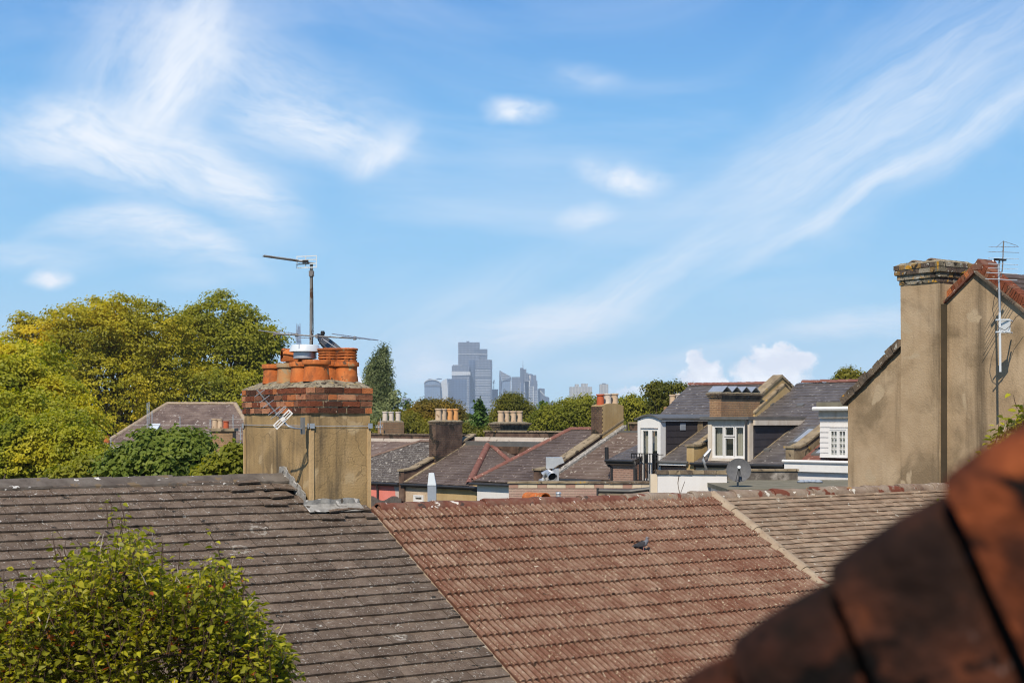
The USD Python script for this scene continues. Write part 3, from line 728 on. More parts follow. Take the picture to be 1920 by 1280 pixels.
# half-round hood on one of the left pots
ph = NT([[tc0 + 0.16, CH_S1 - 1.12, ZP + 0.28]])[0]
hood = MB(); ax = 0.85 * R_ + 0.25 * S_
half_round(ph - ax * 0.16, ph + ax * 0.16, 0.105, 0.098, (0, 0, 1), 13, 0.016, 1.9, hood)
hood.lathe([(0.105, -0.26), (0.1, 0.0)], ph, 18)
obj('pot_hood', hood, M['terracotta'], stack, smooth=40)
# white metal cap
pc = NT([[tc1 - 0.19, CH_S1 - 0.80, ZP + 0.335]])[0]
obj('metal_cap', MB().lathe([(0.155, 0.0), (0.168, 0.002), (0.166, 0.018), (0.150, 0.066), (0.142, 0.076), (0.0, 0.082)], pc, 28), M['white_metal'], stack, smooth=35)
cage = MB().lathe([(0.118, -0.075), (0.125, -0.07), (0.125, 0.002), (0.10, 0.002)], pc, 24)
obj('cap_collar', cage, M['zinc'], stack, smooth=35)
# strap wire with its corner plates
zw = 0.885
wr = MB(NT)
ww = 0.016
wr.tube([[CH_T0 - ww, CH_S0 - ww, zw + .01], [CH_T0 - ww, CH_S1 + ww, zw], [CH_T1 + ww, CH_S1 + ww, zw], [CH_T1 + ww, CH_S0 - ww, zw]], 0.0032, 5)
obj('strap_wire', wr, M['aluminium'], stack)
for x, y in ((CH_T0, CH_S0), (CH_T0, CH_S1), (CH_T1, CH_S1)):
    cp = MB(NT)
    sx, sy = (-1 if x < -0.3 else 1), (-1 if y < -1 else 1)
    an = np.linspace(0, 2 * np.pi, 10, endpoint=False)
    cp.box(min(x, x - sx * 0.03) - .02 * (sx < 0), max(x, x - sx * .03) + .02 * (sx > 0), y + sy * .018, y + sy * .026, zw - 0.026, zw + 0.026)
    cp.box(x + sx * .018, x + sx * .026, min(y, y - sy * .03), max(y, y - sy * .03), zw - 0.026, zw + 0.026)
    obj('corner_plate', cp, M['zinc'], stack)
# lead: stepped flashing up the left face and the apron along the front
fs = MB(NT)
for k in range(10):
    s0 = S_TOP + 0.02 + k * 0.052; s1 = s0 + 0.058
    z0, z1 = -s0 * TANP + 0.0, -s1 * TANP + 0.0
    hgt = 0.125 + 0.012 * math.sin(k * 2.1)
    o = 0.024 + 0.006 * (k % 2)
    fs.hexa([[CH_T0 - o - dx, s, z + dz] for (dz) in (0, hgt) for s, z in ((s0, z0), (s1, z1)) for dx in (0.0, 0.012)])
fs.box(CH_T0 - 0.06, CH_T0 - 0.015, S_TOP - 0.06, S_TOP + 0.06, -S_TOP * TANP + 0.02, -S_TOP * TANP + 0.105, jit=0.012, rng=rng)
obj('step_flashing', fs, M['lead'], stack)
ap = MB()
n = 16
ts = np.linspace(CH_T0 - 0.09, CH_T1 - 0.13, n); ls = np.linspace(CH_S1 / CP - 0.02, CH_S1 / CP + 0.15, 6)
gt_, gl_ = np.meshgrid(ts, ls, indexing='ij')
gh = 0.052 + 0.006 * (meshkit.fbm(np.stack([gt_ * 13, gl_ * 13, gt_ * 0 + 2], -1), 3) - 0.5) * 2
gl2 = gl_ + 0.010 * (meshkit.fbm(np.stack([gt_ * 7, gl_ * 0, gt_ * 0 + 5], -1), 2) - 0.5) * 2 * (gl_ - ls[0]) / 0.17
ap.sheet(RP(np.stack([gt_, gl2, gh], -1)))
gz2 = np.linspace(0, 0.07, 4)
a2, b2 = np.meshgrid(ts, gz2, indexing='ij')
ap.sheet(NT(np.stack([a2, np.full_like(a2, CH_S1 + 0.018) + 0.004 * np.sin(a2 * 40), -CH_S1 * TANP + 0.03 + b2 * (1 + 0.12 * np.sin(a2 * 23))], -1)))
obj('lead_apron', ap, M['lead'], stack, smooth=True)

# --- house with the brown ribbed roof
SEAM = 4.78
brown = thing('terraced_house', 'near terraced house with brown ribbed-tile roof on which the pigeon stands', 'house', NT([[2.4, 3.3, -8.51]])[0])
house_body(brown, 0.02, SEAM - 0.02, 0.0, 0.0, M['stock_brick'])
GA, WD, NR = 0.235, 0.211, 3
def ribbed(t0, w, l0, l1, rng, lift=0.0):
    """A tile with three half-round ribs and flat pans between."""
    p = w / NR
    xs, hs = [], []
    for k in range(NR):
        for x, h in ((0.02, 0.0), (0.27, 0.0), (0.30, 0.026), (0.40, 0.042), (0.76, 0.044), (0.95, 0.030)):
            xs.append(t0 + (k + x) * p); hs.append(h)
    xs.append(t0 + w * 0.999); hs.append(0.001)
    xs, hs = np.array(xs), np.array(hs); m = len(xs)
    hj = rng.uniform(-0.002, 0.002); sl = rng.normal(0, 0.003)
    top0 = np.stack([xs, np.full(m, l0), hs * 0.9 + 0.004 + hj], 1)
    top1 = np.stack([xs, np.full(m, l1 + sl) - (hs < 0.01) * 0.004, hs + 0.026 + lift + hj], 1)
    bot1 = top1.copy(); bot1[:, 2] -= 0.017
    bot0 = top0.copy(); bot0[:, 2] = 0.0
    v = np.vstack([top0, top1, bot1, bot0])
    f = []
    for i in range(m - 1):
        for a in range(3):
            f.append([a * m + i, (a + 1) * m + i, (a + 1) * m + i + 1, a * m + i + 1])
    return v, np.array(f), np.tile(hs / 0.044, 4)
rows = []
nrow = int(S_EAVE / CP / GA) + 1
ncol = int(SEAM / WD)
for r in range(nrow):
    for k in range(-1, ncol + 1):
        t0 = 0.03 + k * WD
        l0, l1 = 0.03 + r * GA - 0.05, 0.03 + (r + 1) * GA
        if t0 < 0.02:
            continue
        if t0 + WD > SEAM - 0.03:
            if t0 > SEAM - 0.1: continue
        v, f, pan_shade = ribbed(t0, min(WD, SEAM - 0.03 - t0), l0, l1, rng, abs(rng.normal(0, 0.0015)))
        rows.append((v, f, [t0 + WD / 2, (l0 + l1) / 2, 0.03], pan_shade))
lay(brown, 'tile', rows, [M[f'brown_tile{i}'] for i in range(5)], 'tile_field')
ridge_run(brown, M['ridge_red'], 0.12, 3.4, -0.01, -0.02, 0.092, 0.33, rng)
ridge_run(brown, M['ridge_grey'], 3.4, SEAM, -0.01, -0.02, 0.094, 0.33, rng)
obj('ridge_bedding', MB(NT).box(0.08, SEAM, 0.03, 0.10, -0.075, -0.02), M['mortar_bed'], brown)
# mortar fillet where the two roofs meet
obj('verge_fillet', MB().hexa([[t_, l_, h_] for h_ in (0.0, 0.026) for l_ in (0.12, S_EAVE / CP) for t_ in (0.012, 0.034)], RP), M['mortar_bed'], brown)

# --- house with the small buff tiles, up to the tall gable
T_END = 10.5
buff = thing('terraced_house', 'near terraced house with small buff plain-tile roof running up to the tall rendered gable', 'house', NT([[7.6, 3.3, -8.51]])[0])
house_body(buff, SEAM + 0.02, T_END - 0.02, 0.0, 0.0, M['stock_brick'])
GA, WD = 0.102, 0.158
rows = []
nrow = int(S_EAVE / CP / GA) + 1
for r in range(nrow):
    t0 = SEAM + 0.05 - (r % 2) * WD / 2
    while t0 < T_END - 0.03:
        a, b = max(t0, SEAM + 0.04), min(t0 + WD, T_END - 0.02)
        if b - a > 0.03:
            l0, l1 = 0.04 + r * GA - 0.03, 0.04 + (r + 1) * GA
            rows.append((tile_slab(a + 0.004, b - 0.004, l0, l1, 0.014, rng, 0.006 + abs(rng.normal(0, .002)), rng.normal(0, 0.012), rng.normal(0, 0.003)), BOXF, [(a + b) / 2, (l0 + l1) / 2, 0.02]))
        t0 += WD
lay(buff, 'tile', rows, [M[f'plain_tile{i}'] for i in range(3)], 'tile_field')
ridge_run(buff, M['ridge_grey'], SEAM, T_END - 0.02, -0.01, -0.02, 0.094, 0.34, rng)
obj('ridge_bedding', MB(NT).box(SEAM, T_END - 0.02, 0.03, 0.10, -0.075, -0.02), M['mortar_bed'], buff)
# the line of half-round tiles down the slope between the two roofs
l = -0.02
k = 0
while l < S_EAVE / CP - 0.1:
    L = 0.44
    P = RP(np.array([[SEAM, l + 0.01, 0.012], [SEAM, l + L + 0.012, 0.012 + rng.uniform(0, 0.012)]]))
    nrm = RP(np.array([[0, 0, 1.0]]))[0] - RP(np.array([[0, 0, 0.0]]))[0]
    obj('seam_tile', half_round(P[1], P[0], 0.084, 0.078, nrm, 9, 0.016, 1.7), M['hip_buff'], buff, smooth=40)
    l += L; k += 1

# --- the tall neighbour: rendered gable with a chimney breast
tall = thing('gabled_house', 'tall house with weathered brown rendered gable end and square chimney breast', 'house', NT([[13, 0, -8.51]])[0])
AP_S, TG = -0.563, 0.75
def ztop(s): return 2.20 + 0.93 - TG * abs(s - AP_S)       # above the near ridge
SL, SR = -3.09, 3.6
g = MB(NT)
poly = [(SL, -8.5), (SR, -8.5), (SR, ztop(SR)), (AP_S, ztop(AP_S)), (SL, ztop(SL))]
g.prism(poly, T_END, T_END + 0.24, lambda p, h: np.stack([np.full(len(p), h), p[:, 0], p[:, 1]], -1))
obj('wall', g, M['render_tall'], tall)
b = MB(NT)
b.box(T_END + 0.24, 17.0, SL, SL + 0.25, -8.5, ztop(SL) - 0.1); b.box(T_END + 0.24, 17.0, SR - 0.25, SR, -8.5, ztop(SR) - 0.1)
b.prism(poly, 16.8, 17.0, lambda p, h: np.stack([np.full(len(p), h), p[:, 0], p[:, 1]], -1))
obj('wall', b, M['stock_brick'], tall)
# roof planes with visible courses on the right slope
rf = MB(NT)
for s0, s1 in ((AP_S, SR + 0.25), (AP_S, SL - 0.2)):
    rf.hexa([[t, s, ztop(s) + o] for o in (-0.1, 0.02) for s in (s0, s1) for t in (T_END + 0.24, 17.1)])
obj('roof', rf, M['underlay'], tall)
rt = MB(NT)
cth = math.cos(math.atan(TG))
for r in range(30):
    s0 = AP_S + r * 0.14 * cth; s1 = s0 + 0.165 * cth
    for k in range(8):
        t0 = T_END + 0.25 + k * 0.25 + (r % 2) * 0.12
        rt.hexa([[t_, s_, ztop(s_) + h_ + (0.02 if s_ == s0 else 0.042)] for h_ in (0, 0.014) for s_ in (s0, s1) for t_ in (t0 + .003, t0 + 0.247)])
obj('roof_tiles', rt, M['slate_brown'], tall, kind='stuff')
# thin creasing under the verge, then bricks on edge, one by one
slope = math.hypot(1, TG)
nrm = np.array([TG, 1]) / slope
for sgn, s_end in ((-1, -1.17), (1, 1.0)):
    a0, a1 = AP_S, s_end
    cr = MB(NT)
    z_ = lambda s: ztop(s)
    cr.hexa([[t_, s_, z_(s_) + o] for o in (0.0, 0.035) for s_ in (min(a0, a1), max(a0, a1)) for t_ in (T_END - 0.06, T_END + 0.2)])
    obj('verge_board', cr, M['ridge_red'] if sgn < 0 else M['stone_edge'], tall)
    n = int(abs(a1 - a0) * slope / 0.078)
    for k in range(n):
        u0, u1 = a0 + sgn * (k * 0.078 + 0.003) / slope, a0 + sgn * ((k + 1) * 0.078 - 0.005) / slope
        lo, hi = min(u0, u1), max(u0, u1)
        v = []
        for o in (0.037, 0.15):
            for s_ in (lo, hi):
                for t_ in (T_END + 0.015, T_END + 0.235):
                    v.append([t_ + rng.uniform(-.004, .004), s_ + sgn * nrm[0] * (o - 0.037) * 0.8, ztop(s_) + o * 1.0 + rng.uniform(-.003, .003)])
        obj('brick', MB(NT).hexa(v), [M['brick0'], M['brick3'], M['brick2'], M['brick0']][rng.integers(4)], tall)
ap_ = MB(NT).prism([(AP_S - 0.08, ztop(AP_S - .08) + 0.12), (AP_S + 0.1, ztop(AP_S + .1) + 0.12), (AP_S + 0.10, ztop(AP_S + .1) + 0.2), (AP_S + .02, ztop(AP_S) + 0.21), (AP_S - .07, ztop(AP_S - .08) + 0.17)], T_END + 0.01, T_END + 0.4, lambda p, h: np.stack([np.full(len(p), h), p[:, 0], p[:, 1]], -1))
obj('apex_tile', ap_, M['ridge_red'], tall)
# mossy stones along the left verge
n = 9
a0, a1 = -1.93, SL - 0.06
for k in range(n):
    u0, u1 = a0 + (a1 - a0) * k / n, a0 + (a1 - a0) * (k + 1) / n
    v = []
    th = rng.uniform(0.085, 0.13)
    for o in (0.0, th):
        for s_ in (u1 + 0.004, u0 - 0.004):
            for t_ in (T_END - 0.075 + rng.uniform(-.02, .01), T_END + 0.25):
                v.append([t_, s_ - (o * 0.5), ztop(s_) + o + rng.uniform(-.008, .008)])
    obj('coping_stone', MB(NT).hexa(v), M['stone_edge'], tall)
# chimney breast and shaft
CB0, CB1, CD = -1.865, -1.115, 0.15
zc = 2.20 + 0.93 - 0.10
cb = MB(NT)
wavy_box(cb, T_END - CD, T_END + 0.5, CB0, CB1, -8.5, zc, 0.02, rng, 7)
sh = obj('chimney', cb, M['render_tall'], tall, smooth=30, label='rendered chimney breast with corbelled lichen-covered brick cap')
obj('corner_bead', MB(NT).tube([[T_END - CD - 0.004, CB1 + 0.004, -2.2], [T_END - CD - 0.004, CB1 + 0.004, zc - 0.02]], 0.012, 5), M['render_tall'], sh)
obj('dark_return', MB(NT).box(T_END - CD + 0.03, T_END + 0.01, CB1 - 0.02, CB1 + 0.018, -2.4, ztop(CB1 + .02) - 0.03), M['dark_render'], sh)  # dark strip over the return between breast and wall
cm = [M[f'cap_brick{i}'] for i in range(4)]
zz = zc
for k, (o, h) in enumerate(((0.015, 0.075), (0.04, 0.078), (0.07, 0.078), (0.075, 0.08))):
    obj('mortar', MB(NT).box(T_END - CD - o + .012, T_END + 0.5 + o - .012, CB0 - o + .012, CB1 + o - .012, zz, zz + h), M['dark_mortar'], sh)
    brick_ring(sh, cm, T_END - CD - o, T_END + 0.5 + o, CB0 - o, CB1 + o, zz, h, rng, NT, (0.105, 0.215, 0.16, 0.105)[k])
    zz += h
cap = MB(NT)
cap.hexa([[t_, s_, z_] for z_, o in ((zz, 0.055), (zz + 0.035, 0.0)) for s_ in (CB0 - o, CB1 + o) for t_ in (T_END - CD - o, T_END + .5 + o)])
obj('mortar_bed', cap, M['flaunching'], sh)
for s_ in (CB0 + 0.2, CB0 + 0.53):
    P = NT(np.array([[T_END - 0.10, s_, zz - 0.055], [T_END + 0.36, s_ + 0.02, zz - 0.055]]))
    obj('capping_tile', half_round(P[0], P[1], 0.13, 0.125, (0, 0, 1), 9, 0.018, 1.3), M['ridge_grey'], sh, smooth=40)

# ------------------------------------------------------------------ the terrace of the next street, seen from behind
C45 = math.sqrt(0.5)
FT0 = np.array([-6.5, 65.0, 0.0]); E_ = np.array([C45, -C45, 0]); G_ = np.array([C45, C45, 0])
FT = frame(FT0, E_, G_)                       # local (a along the terrace to the right, k away from us, z above ground)
ST = 0.45


def on_wall(px, py, k=0.0):
    u = (px - CX) / F
    a = (u * (FT0[1] + k * G_[1]) - FT0[0] - k * G_[0]) / (E_[0] - u * E_[1])
    y = FT0[1] + a * E_[1] + k * G_[1]
    return a, CAMZ + (HY - py) / F * y


def on_side(px, py, a):
    u = (px - CX) / F
    k = (u * (FT0[1] + a * E_[1]) - FT0[0] - a * E_[0]) / (G_[0] - u * G_[1])
    y = FT0[1] + a * E_[1] + k * G_[1]
    return k, CAMZ + (HY - py) / F * y


def slates(house, mat, poly, z0, k0, slope, gauge, width, rng, name='roof_slates', th=0.016, T=None, axis=None, up=0.02, jit=0.004):
    """Courses of slates over a convex polygon (a, k) of a roof plane z = z0 + slope (k - k0); clipped to it, real edges and thickness."""
    from shapely.geometry import Polygon, box as sbox
    T = T or FT
    P = Polygon(poly)
    c = 1 / math.hypot(1, slope)
    mb = MB()
    x0, y0, x1, y1 = P.bounds
    r = 0; k = y0
    while k < y1:
        k2 = k + gauge * c
        a = x0 - (r % 2) * width / 2 - rng.uniform(0, 0.1)
        while a < x1:
            s = P.intersection(sbox(a + 0.003, k - 0.02, a + width - 0.003, k2))
            if s.area > 0.002 and s.geom_type == 'Polygon':
                q = np.array(s.exterior.coords)[:-1]
                dz = rng.uniform(-jit, jit)
                def lift(p, h, k=k, k2=k2, dz=dz):
                    w = np.clip((k2 - p[:, 1]) / (k2 - k + 0.02), 0, 1)
                    return np.stack([p[:, 0], p[:, 1], z0 + slope * (p[:, 1] - k0) + up + dz + w * th + h], 1)
                mb.prism(q, 0.0, th, lift, T)
            a += width
        k = k2; r += 1
    return obj(name, mb, mat, house, kind='stuff')


def deck(house, poly, z0, k0, slope, mat='underlay', T=None, th=0.12):
    T = T or FT
    mb = MB()
    mb.prism(poly, -th, 0.0, lambda p, h: np.stack([p[:, 0], p[:, 1], z0 + slope * (p[:, 1] - k0) + h], 1), T)
    return obj('roof', mb, M[mat], house)


def brick_face(mb, T, x0, x1, z0, z1, y, out, rng, bw=0.235, bh=0.084, gap=0.017, depth=0.06):
    """A wall of separate bricks in local x-z at y; out = -1 or +1, the way the face looks along y."""
    r = 0; z = z0
    while z < z1 - 0.02:
        zt = min(z + bh, z1)
        x = x0 - (r % 2) * bw / 2
        while x < x1 - 0.01:
            a, b = max(x, x0), min(x + bw, x1)
            if b - a > 0.03:
                o = rng.uniform(0, 0.006)
                ya, yb = (y + out * o, y - out * depth)
                mb.box(a + (gap / 2 if a > x0 else 0), b - (gap / 2 if b < x1 else 0), min(ya, yb), max(ya, yb), z + gap / 2, zt - gap / 2, T)
            x += bw
        z = zt; r += 1
    return mb


def swap(T):
    """The same frame with its first two axes exchanged: brick_face then builds the side walls."""
    def S(p):
        p = np.asarray(p, float)
        return T(p[..., [1, 0, 2]])
    S.flip = not getattr(T, 'flip', False)
    return S


def wallbox(house, mat, a0, a1, k0, k1, z0, z1, name='wall', T=None, label=None):
    return obj(name, MB(T or FT).box(a0, a1, k0, k1, z0, z1), M[mat] if isinstance(mat, str) else mat, house, label=label)


def gutter(house, a0, a1, k, z0, z1=None, mat='gutter_black', r=0.055):
    z1 = z0 if z1 is None else z1
    return obj('gutter', MB(FT).tube([[a0, k, z0], [a1, k, z1]], r, 7), M[mat], house)


def ridge_line(house, p0, p1, mat, rng, r=0.11, L=0.42, name='ridge_tile', T=None):
    T = T or FT
    p0, p1 = T(np.array([p0, p1], float))
    n = max(1, round(np.linalg.norm(p1 - p0) / L))
    for i in range(n):
        a, b = p0 + (p1 - p0) * i / n, p0 + (p1 - p0) * (i + 1) / n
        o = rng.uniform(-0.008, 0.008)
        obj(name, half_round(a + [0, 0, o], b + [0, 0, o], r + 0.004, r - 0.004, (0, 0, 1), 7, 0.02, 1.5), M[mat], house, smooth=40)


def parapet(house, a0, a1, prof, mat='sooty_brick', cop='coping', over=0.05, th=0.07, T=None):
    """A party wall with a coping; prof = [(k, z top)...]."""
    T = T or FT
    mb = MB(T)
    for (k0, z0), (k1, z1) in zip(prof[:-1], prof[1:]):
        mb.hexa([[a, k, z] for (zz0, zz1) in ((z0 - 1.3, z1 - 1.3), (z0, z1)) for k, z in ((k0, zz0), (k1, zz1)) for a in (a0, a1)])
    w = obj('party_wall', mb, M[mat], house)
    c = MB(T)
    for i, ((k0, z0), (k1, z1)) in enumerate(zip(prof[:-1], prof[1:])):
        kk0 = k0 - (over if i == 0 else 0)
        c.hexa([[a, k, z + o] for o in (0.0, th) for k, z in ((kk0, z0), (k1, z1)) for a in (a0 - over, a1 + over)])
    obj('coping', c, M[cop], w)
    return w


def pot_row(parent, spots, T, h, r, mats, name='chimney_pot'):
    for (a, k, z), mt in zip(spots, mats):
        hh = h if np.isscalar(h) else h[mats.index(mt)]
        P = T(np.array([[a, k, z]]))[0]
        obj(name, MB().lathe([(r * 1.05, 0), (r * 0.98, hh * 0.1), (r * 0.9, hh * 0.86), (r * 1.1, hh * 0.88), (r * 1.12, hh * 0.96), (r * 1.02, hh), (r * 0.75, hh), (r * 0.7, hh * 0.8), (r * 0.7, 0)], P, 16), M[mt], parent, smooth=35)


def brick_stack(house, a0, a1, k0, k1, z0, z1, mat, rng, mortar='dark_mortar', label=None, corbel=None, T=None):
    """A chimney stack: mortar core with separate bricks on the two sides in view; corbel = (courses, overhang)."""
    T = T or FT
    c = obj('chimney', MB(T).box(a0, a1, k0, k1, z0, z1), M[mortar], house, label=label)
    mb = MB()
    brick_face(mb, T, a0 - .012, a1 + .012, z0, z1, k0 - 0.012, -1, rng)
    brick_face(mb, swap(T), k0 - .012, k1 + .012, z0, z1, a1 + 0.012, 1, rng)
    brick_face(mb, swap(T), k0 - .012, k1 + .012, z0, z1, a0 - 0.012, -1, rng)
    obj('brickwork', mb, M[mat], c, kind='stuff')
    if corbel:
        n, o = corbel
        z = z1
        for i in range(n):
            oo = o * (i + 1) / n
            mb = MB()
            brick_face(mb, T, a0 - oo, a1 + oo, z, z + 0.075, k0 - oo, -1, rng)
            brick_face(mb, swap(T), k0 - oo, k1 + oo, z, z + 0.075, a1 + oo, 1, rng)
            brick_face(mb, swap(T), k0 - oo, k1 + oo, z, z + 0.075, a0 - oo, -1, rng)
            mb.box(a0 - oo + .03, a1 + oo - .03, k0 - oo + .03, k1 + oo - .03, z, z + 0.074, T)
            obj('corbel_course', mb, M['stone_edge'], c, kind='stuff')
            z += 0.075
        z1 = z
    o = (corbel[1] if corbel else 0.0)
    obj('mortar_bed', MB(T).hexa([[a, k, z] for z, q in ((z1, o + 0.01), (z1 + 0.07, -0.08)) for k in (k0 - q, k1 + q) for a in (a0 - q, a1 + q)]), M['flaunching'], c)
    return c, z1 + 0.06


def window(house, a0, a1, z0, z1, k, lights, frame_mat='white_frame', T=None, bars=None, fw=0.06, curtain=True, depth=0.09):
    """A casement window in a wall facing us at k. lights: [(a0, a1, z0, z1)] as fractions; bars: (columns, rows) of glazing bars in each light."""
    T = T or FT
    fr = MB(T)
    w, h = a1 - a0, z1 - z0
    fr.box(a0, a1, k - 0.05, k + 0.04, z0, z0 + fw); fr.box(a0, a1, k - 0.05, k + 0.04, z1 - fw, z1)
    fr.box(a0, a0 + fw, k - 0.05, k + 0.04, z0 + fw, z1 - fw); fr.box(a1 - fw, a1, k - 0.05, k + 0.04, z0 + fw, z1 - fw)
    f = obj('window', fr, M[frame_mat], house)
    obj('reveal', MB(T).box(a0 + .01, a1 - .01, k + 0.30, k + 0.33, z0, z1), M['room'], f)
    if curtain:
        cu = MB(T)
        n = 24
        xs = np.linspace(a0 + 0.05, a0 + 0.05 + w * 0.30, n)
        g_ = np.stack(np.broadcast_arrays(xs[:, None], k + 0.15 + 0.02 * np.sin(np.arange(n) * 1.7)[:, None], np.array([z0 + .04, z1 - .04])[None, :]), -1)
        cu.sheet(g_)
        g2 = g_.copy(); g2[..., 0] = a0 + a1 - g2[..., 0]
        cu.sheet(g2)
        obj('curtain', cu, M['curtain'], f)
    for (x0, x1, y0, y1) in lights:
        p0, p1, q0, q1 = a0 + fw + (w - 2 * fw) * x0, a0 + fw + (w - 2 * fw) * x1, z0 + fw + (h - 2 * fw) * y0, z0 + fw + (h - 2 * fw) * y1
        s = 0.045
        sb = MB(T)
        sb.box(p0, p1, k - 0.035, k + 0.03, q0, q0 + s); sb.box(p0, p1, k - 0.035, k + 0.03, q1 - s, q1)
        sb.box(p0, p0 + s, k - 0.035, k + 0.03, q0 + s, q1 - s); sb.box(p1 - s, p1, k - 0.035, k + 0.03, q0 + s, q1 - s)
        if bars:
            for i in range(1, bars[0]):
                x = p0 + s + (p1 - p0 - 2 * s) * i / bars[0]; sb.box(x - .01, x + .01, k - .03, k + .01, q0 + s, q1 - s)
            for i in range(1, bars[1]):
                z = q0 + s + (q1 - q0 - 2 * s) * i / bars[1]; sb.box(p0 + s, p1 - s, k - .027, k + .007, z - .01, z + .01)
        obj('sash', sb, M['white_frame'], f)
        obj('pane', MB(T).add([[p0 + s, k, q0 + s], [p1 - s, k, q0 + s], [p1 - s, k, q1 - s], [p0 + s, k, q1 - s]], [[0, 1, 2, 3]]), M['glass'], f)
    return f


rng = np.random.default_rng(5)
GRP = 'houses of the terrace across the gardens'
def far_house(label, a, k=2.0):
    P = FT(np.array([[a, k, 0.0]]))[0]
    return thing('terraced_house', label, 'house', P, GRP)

# --- pink house
h = far_house('pink-walled terraced house with dark lichen-speckled slate roof', 0)
wallbox(h, 'pink_paint', -4.5, 2.3, 0, 0.22, 0, 6.72)
wallbox(h, 'stock_brick', -4.5, 2.3, 0.22, 8.0, 0, 6.5, 'wall')
pl = [(-4.5, -0.15), (2.3, -0.15), (2.3, 3.7), (-0.62, 3.7)]
zE = 6.74
deck(h, pl, zE, 0, ST)
slates(h, M['slate_lichen'], pl, zE, 0, ST, 0.22, 0.30, rng, th=0.028, jit=0.008)
ridge_line(h, (-0.62, 3.7, zE + 3.7 * ST + .04), (2.3, 3.7, zE + 3.7 * ST + .04), 'far_ridge_grey', rng)
ridge_line(h, (-4.0, 0.3, zE + .3 * ST + .05), (-0.62, 3.7, zE + 3.7 * ST + .05), 'far_ridge_grey', rng, 0.09)
gutter(h, -4.5, 2.3, -0.2, zE - 0.09)
a_, z_ = on_wall(711, 915)
obj('drainpipe', MB(FT).tube([[a_ + .05, -0.2, zE - .1], [a_, -0.1, 6.4], [a_, -0.08, 3.0]], 0.05, 7), M['gutter_black'], h)
# the back part of its roof, paler, behind the near chimney's right edge
pb = [(-7.6, 2.6), (-3.9, 2.6), (-1.2, 4.6), (-1.2, 4.9), (-7.6, 4.9)]
deck(h, pb, 7.55, 2.6, 0.36)
slates(h, M['slate_pale'], pb, 7.55, 2.6, 0.36, 0.2, 0.28, rng)
obj('lead_flashing', MB(FT).box(-7.6, 0.9, 4.86, 4.98, 8.38, 8.56), M['pot_white'], h)
parapet(h, -7.6, 0.9, [(5.0, 8.74), (5.5, 8.74)], 'sooty_brick', 'stone_edge')

# timber fence with wavy top in front of it
fp = thing('garden_fence', 'weathered wavy-topped close-board fence panels in front of the pink wall', 'fence', FT(np.array([[0.5, -1.5, 0]]))[0])
k = -1.2
a0, _ = on_wall(686, 925, k); a1, _ = on_wall(752, 925, k)
nb = 22
for i in range(nb):
    x0 = a0 + (a1 - a0) * i / nb; x1 = a0 + (a1 - a0) * (i + 1) / nb - 0.012
    y = CAMZ + (HY - 925) / F * (FT0[1] + x0 * E_[1] + k * G_[1])
    ph = (i / nb * 2.2) % 1.0
    top = y - 0.20 + 0.10 * math.sin(2 * math.pi * (i / nb * 1.55 + 0.05))
    obj('board', MB(FT).box(x0, x1, k + rng.uniform(0, .012), k + 0.03, y - 2.0, top), M['fence_wood'], fp)

# --- cream and mustard house with the brown roof and red hips
h = far_house('terraced house with cream and mustard rear walls and brown hipped roof with red hip tiles', 4.5)
aL, aM, aR = 2.47, on_wall(818, 910)[0], 7.6
wallbox(h, 'pebbledash', aL, aM, -0.02, 0.2, 0, 6.74)
wallbox(h, 'mustard_render', aM + 0.003, aR, 0.0, 0.2, 0, 6.74)
wallbox(h, 'stock_brick', aL, aR, 0.22, 8.0, 0, 6.4)
zE = 6.74
hipb, hipt = (6.75, -0.05), (4.1, 3.62)
pl = [(2.55, -0.15), (6.8, -0.15), (4.1, 3.62), (2.55, 3.62)]
deck(h, pl, zE, 0, ST)
slates(h, M['slate_brown'], pl, zE, 0, ST, 0.25, 0.33, rng, th=0.03, jit=0.008)
# the hipped end, sloping down to the right
def HT(p):
    """The hip end: local (x along its eave, y up its slope) from the hip's foot."""
    return FT(p)
pr = [(6.8, -0.15), (8.6, -0.15), (8.6, 3.3), (7.0, 3.5), (4.1, 3.62)]
mbd = MB(FT)
zr = zE + 3.62 * ST
def zhip(a, k): return zr - 0.0 - (zr - zE + 0.15 * ST) * np.clip(((a - 4.1) * 0.72 + (3.62 - k) * 0.62) / ((6.8 - 4.1) * 0.72 + 3.77 * 0.62), 0, 1.25)
mbd.prism(pr, -0.1, 0.0, lambda p, hh: np.stack([p[:, 0], p[:, 1], zhip(p[:, 0], p[:, 1]) + hh], 1), FT)
obj('roof', mbd, M['underlay'], h)
mbs = MB()
from shapely.geometry import Polygon as _P, box as _sb
PR = _P(pr)
dv = np.array([0.72, -0.62]) / math.hypot(0.72, 0.62); dw = np.array([0.62, 0.72]) / math.hypot(0.72, 0.62)
o = np.array([4.1, 3.62])
for r in range(32):
    for c in range(-14, 24):
        w0 = c * 0.30 + (r % 2) * 0.15
        q = [o + dv * (r * 0.17 + x) + dw * (w0 + y) for x, y in ((-.02, .003), (0.17, .003), (0.17, .297), (-.02, .297))]
        s_ = PR.intersection(_P(q))
        if s_.geom_type == 'Polygon' and s_.area > 0.004:
            qq = np.array(s_.exterior.coords)[:-1]
            def lift(p, hh, r=r):
                w = np.clip((((p - o) @ dv) - r * 0.17 + .02) / 0.19, 0, 1)
                return np.stack([p[:, 0], p[:, 1], zhip(p[:, 0], p[:, 1]) + 0.02 + w * 0.016 + hh], 1)
            mbs.prism(qq, 0, 0.016, lift, FT)
obj('roof_slates', mbs, M['slate_brown'], h, kind='stuff')
ridge_line(h, (4.1, 3.62, zr + .05), (6.72, -0.1, zE + .03), 'far_ridge', rng, 0.14, 0.4, 'hip_tile')
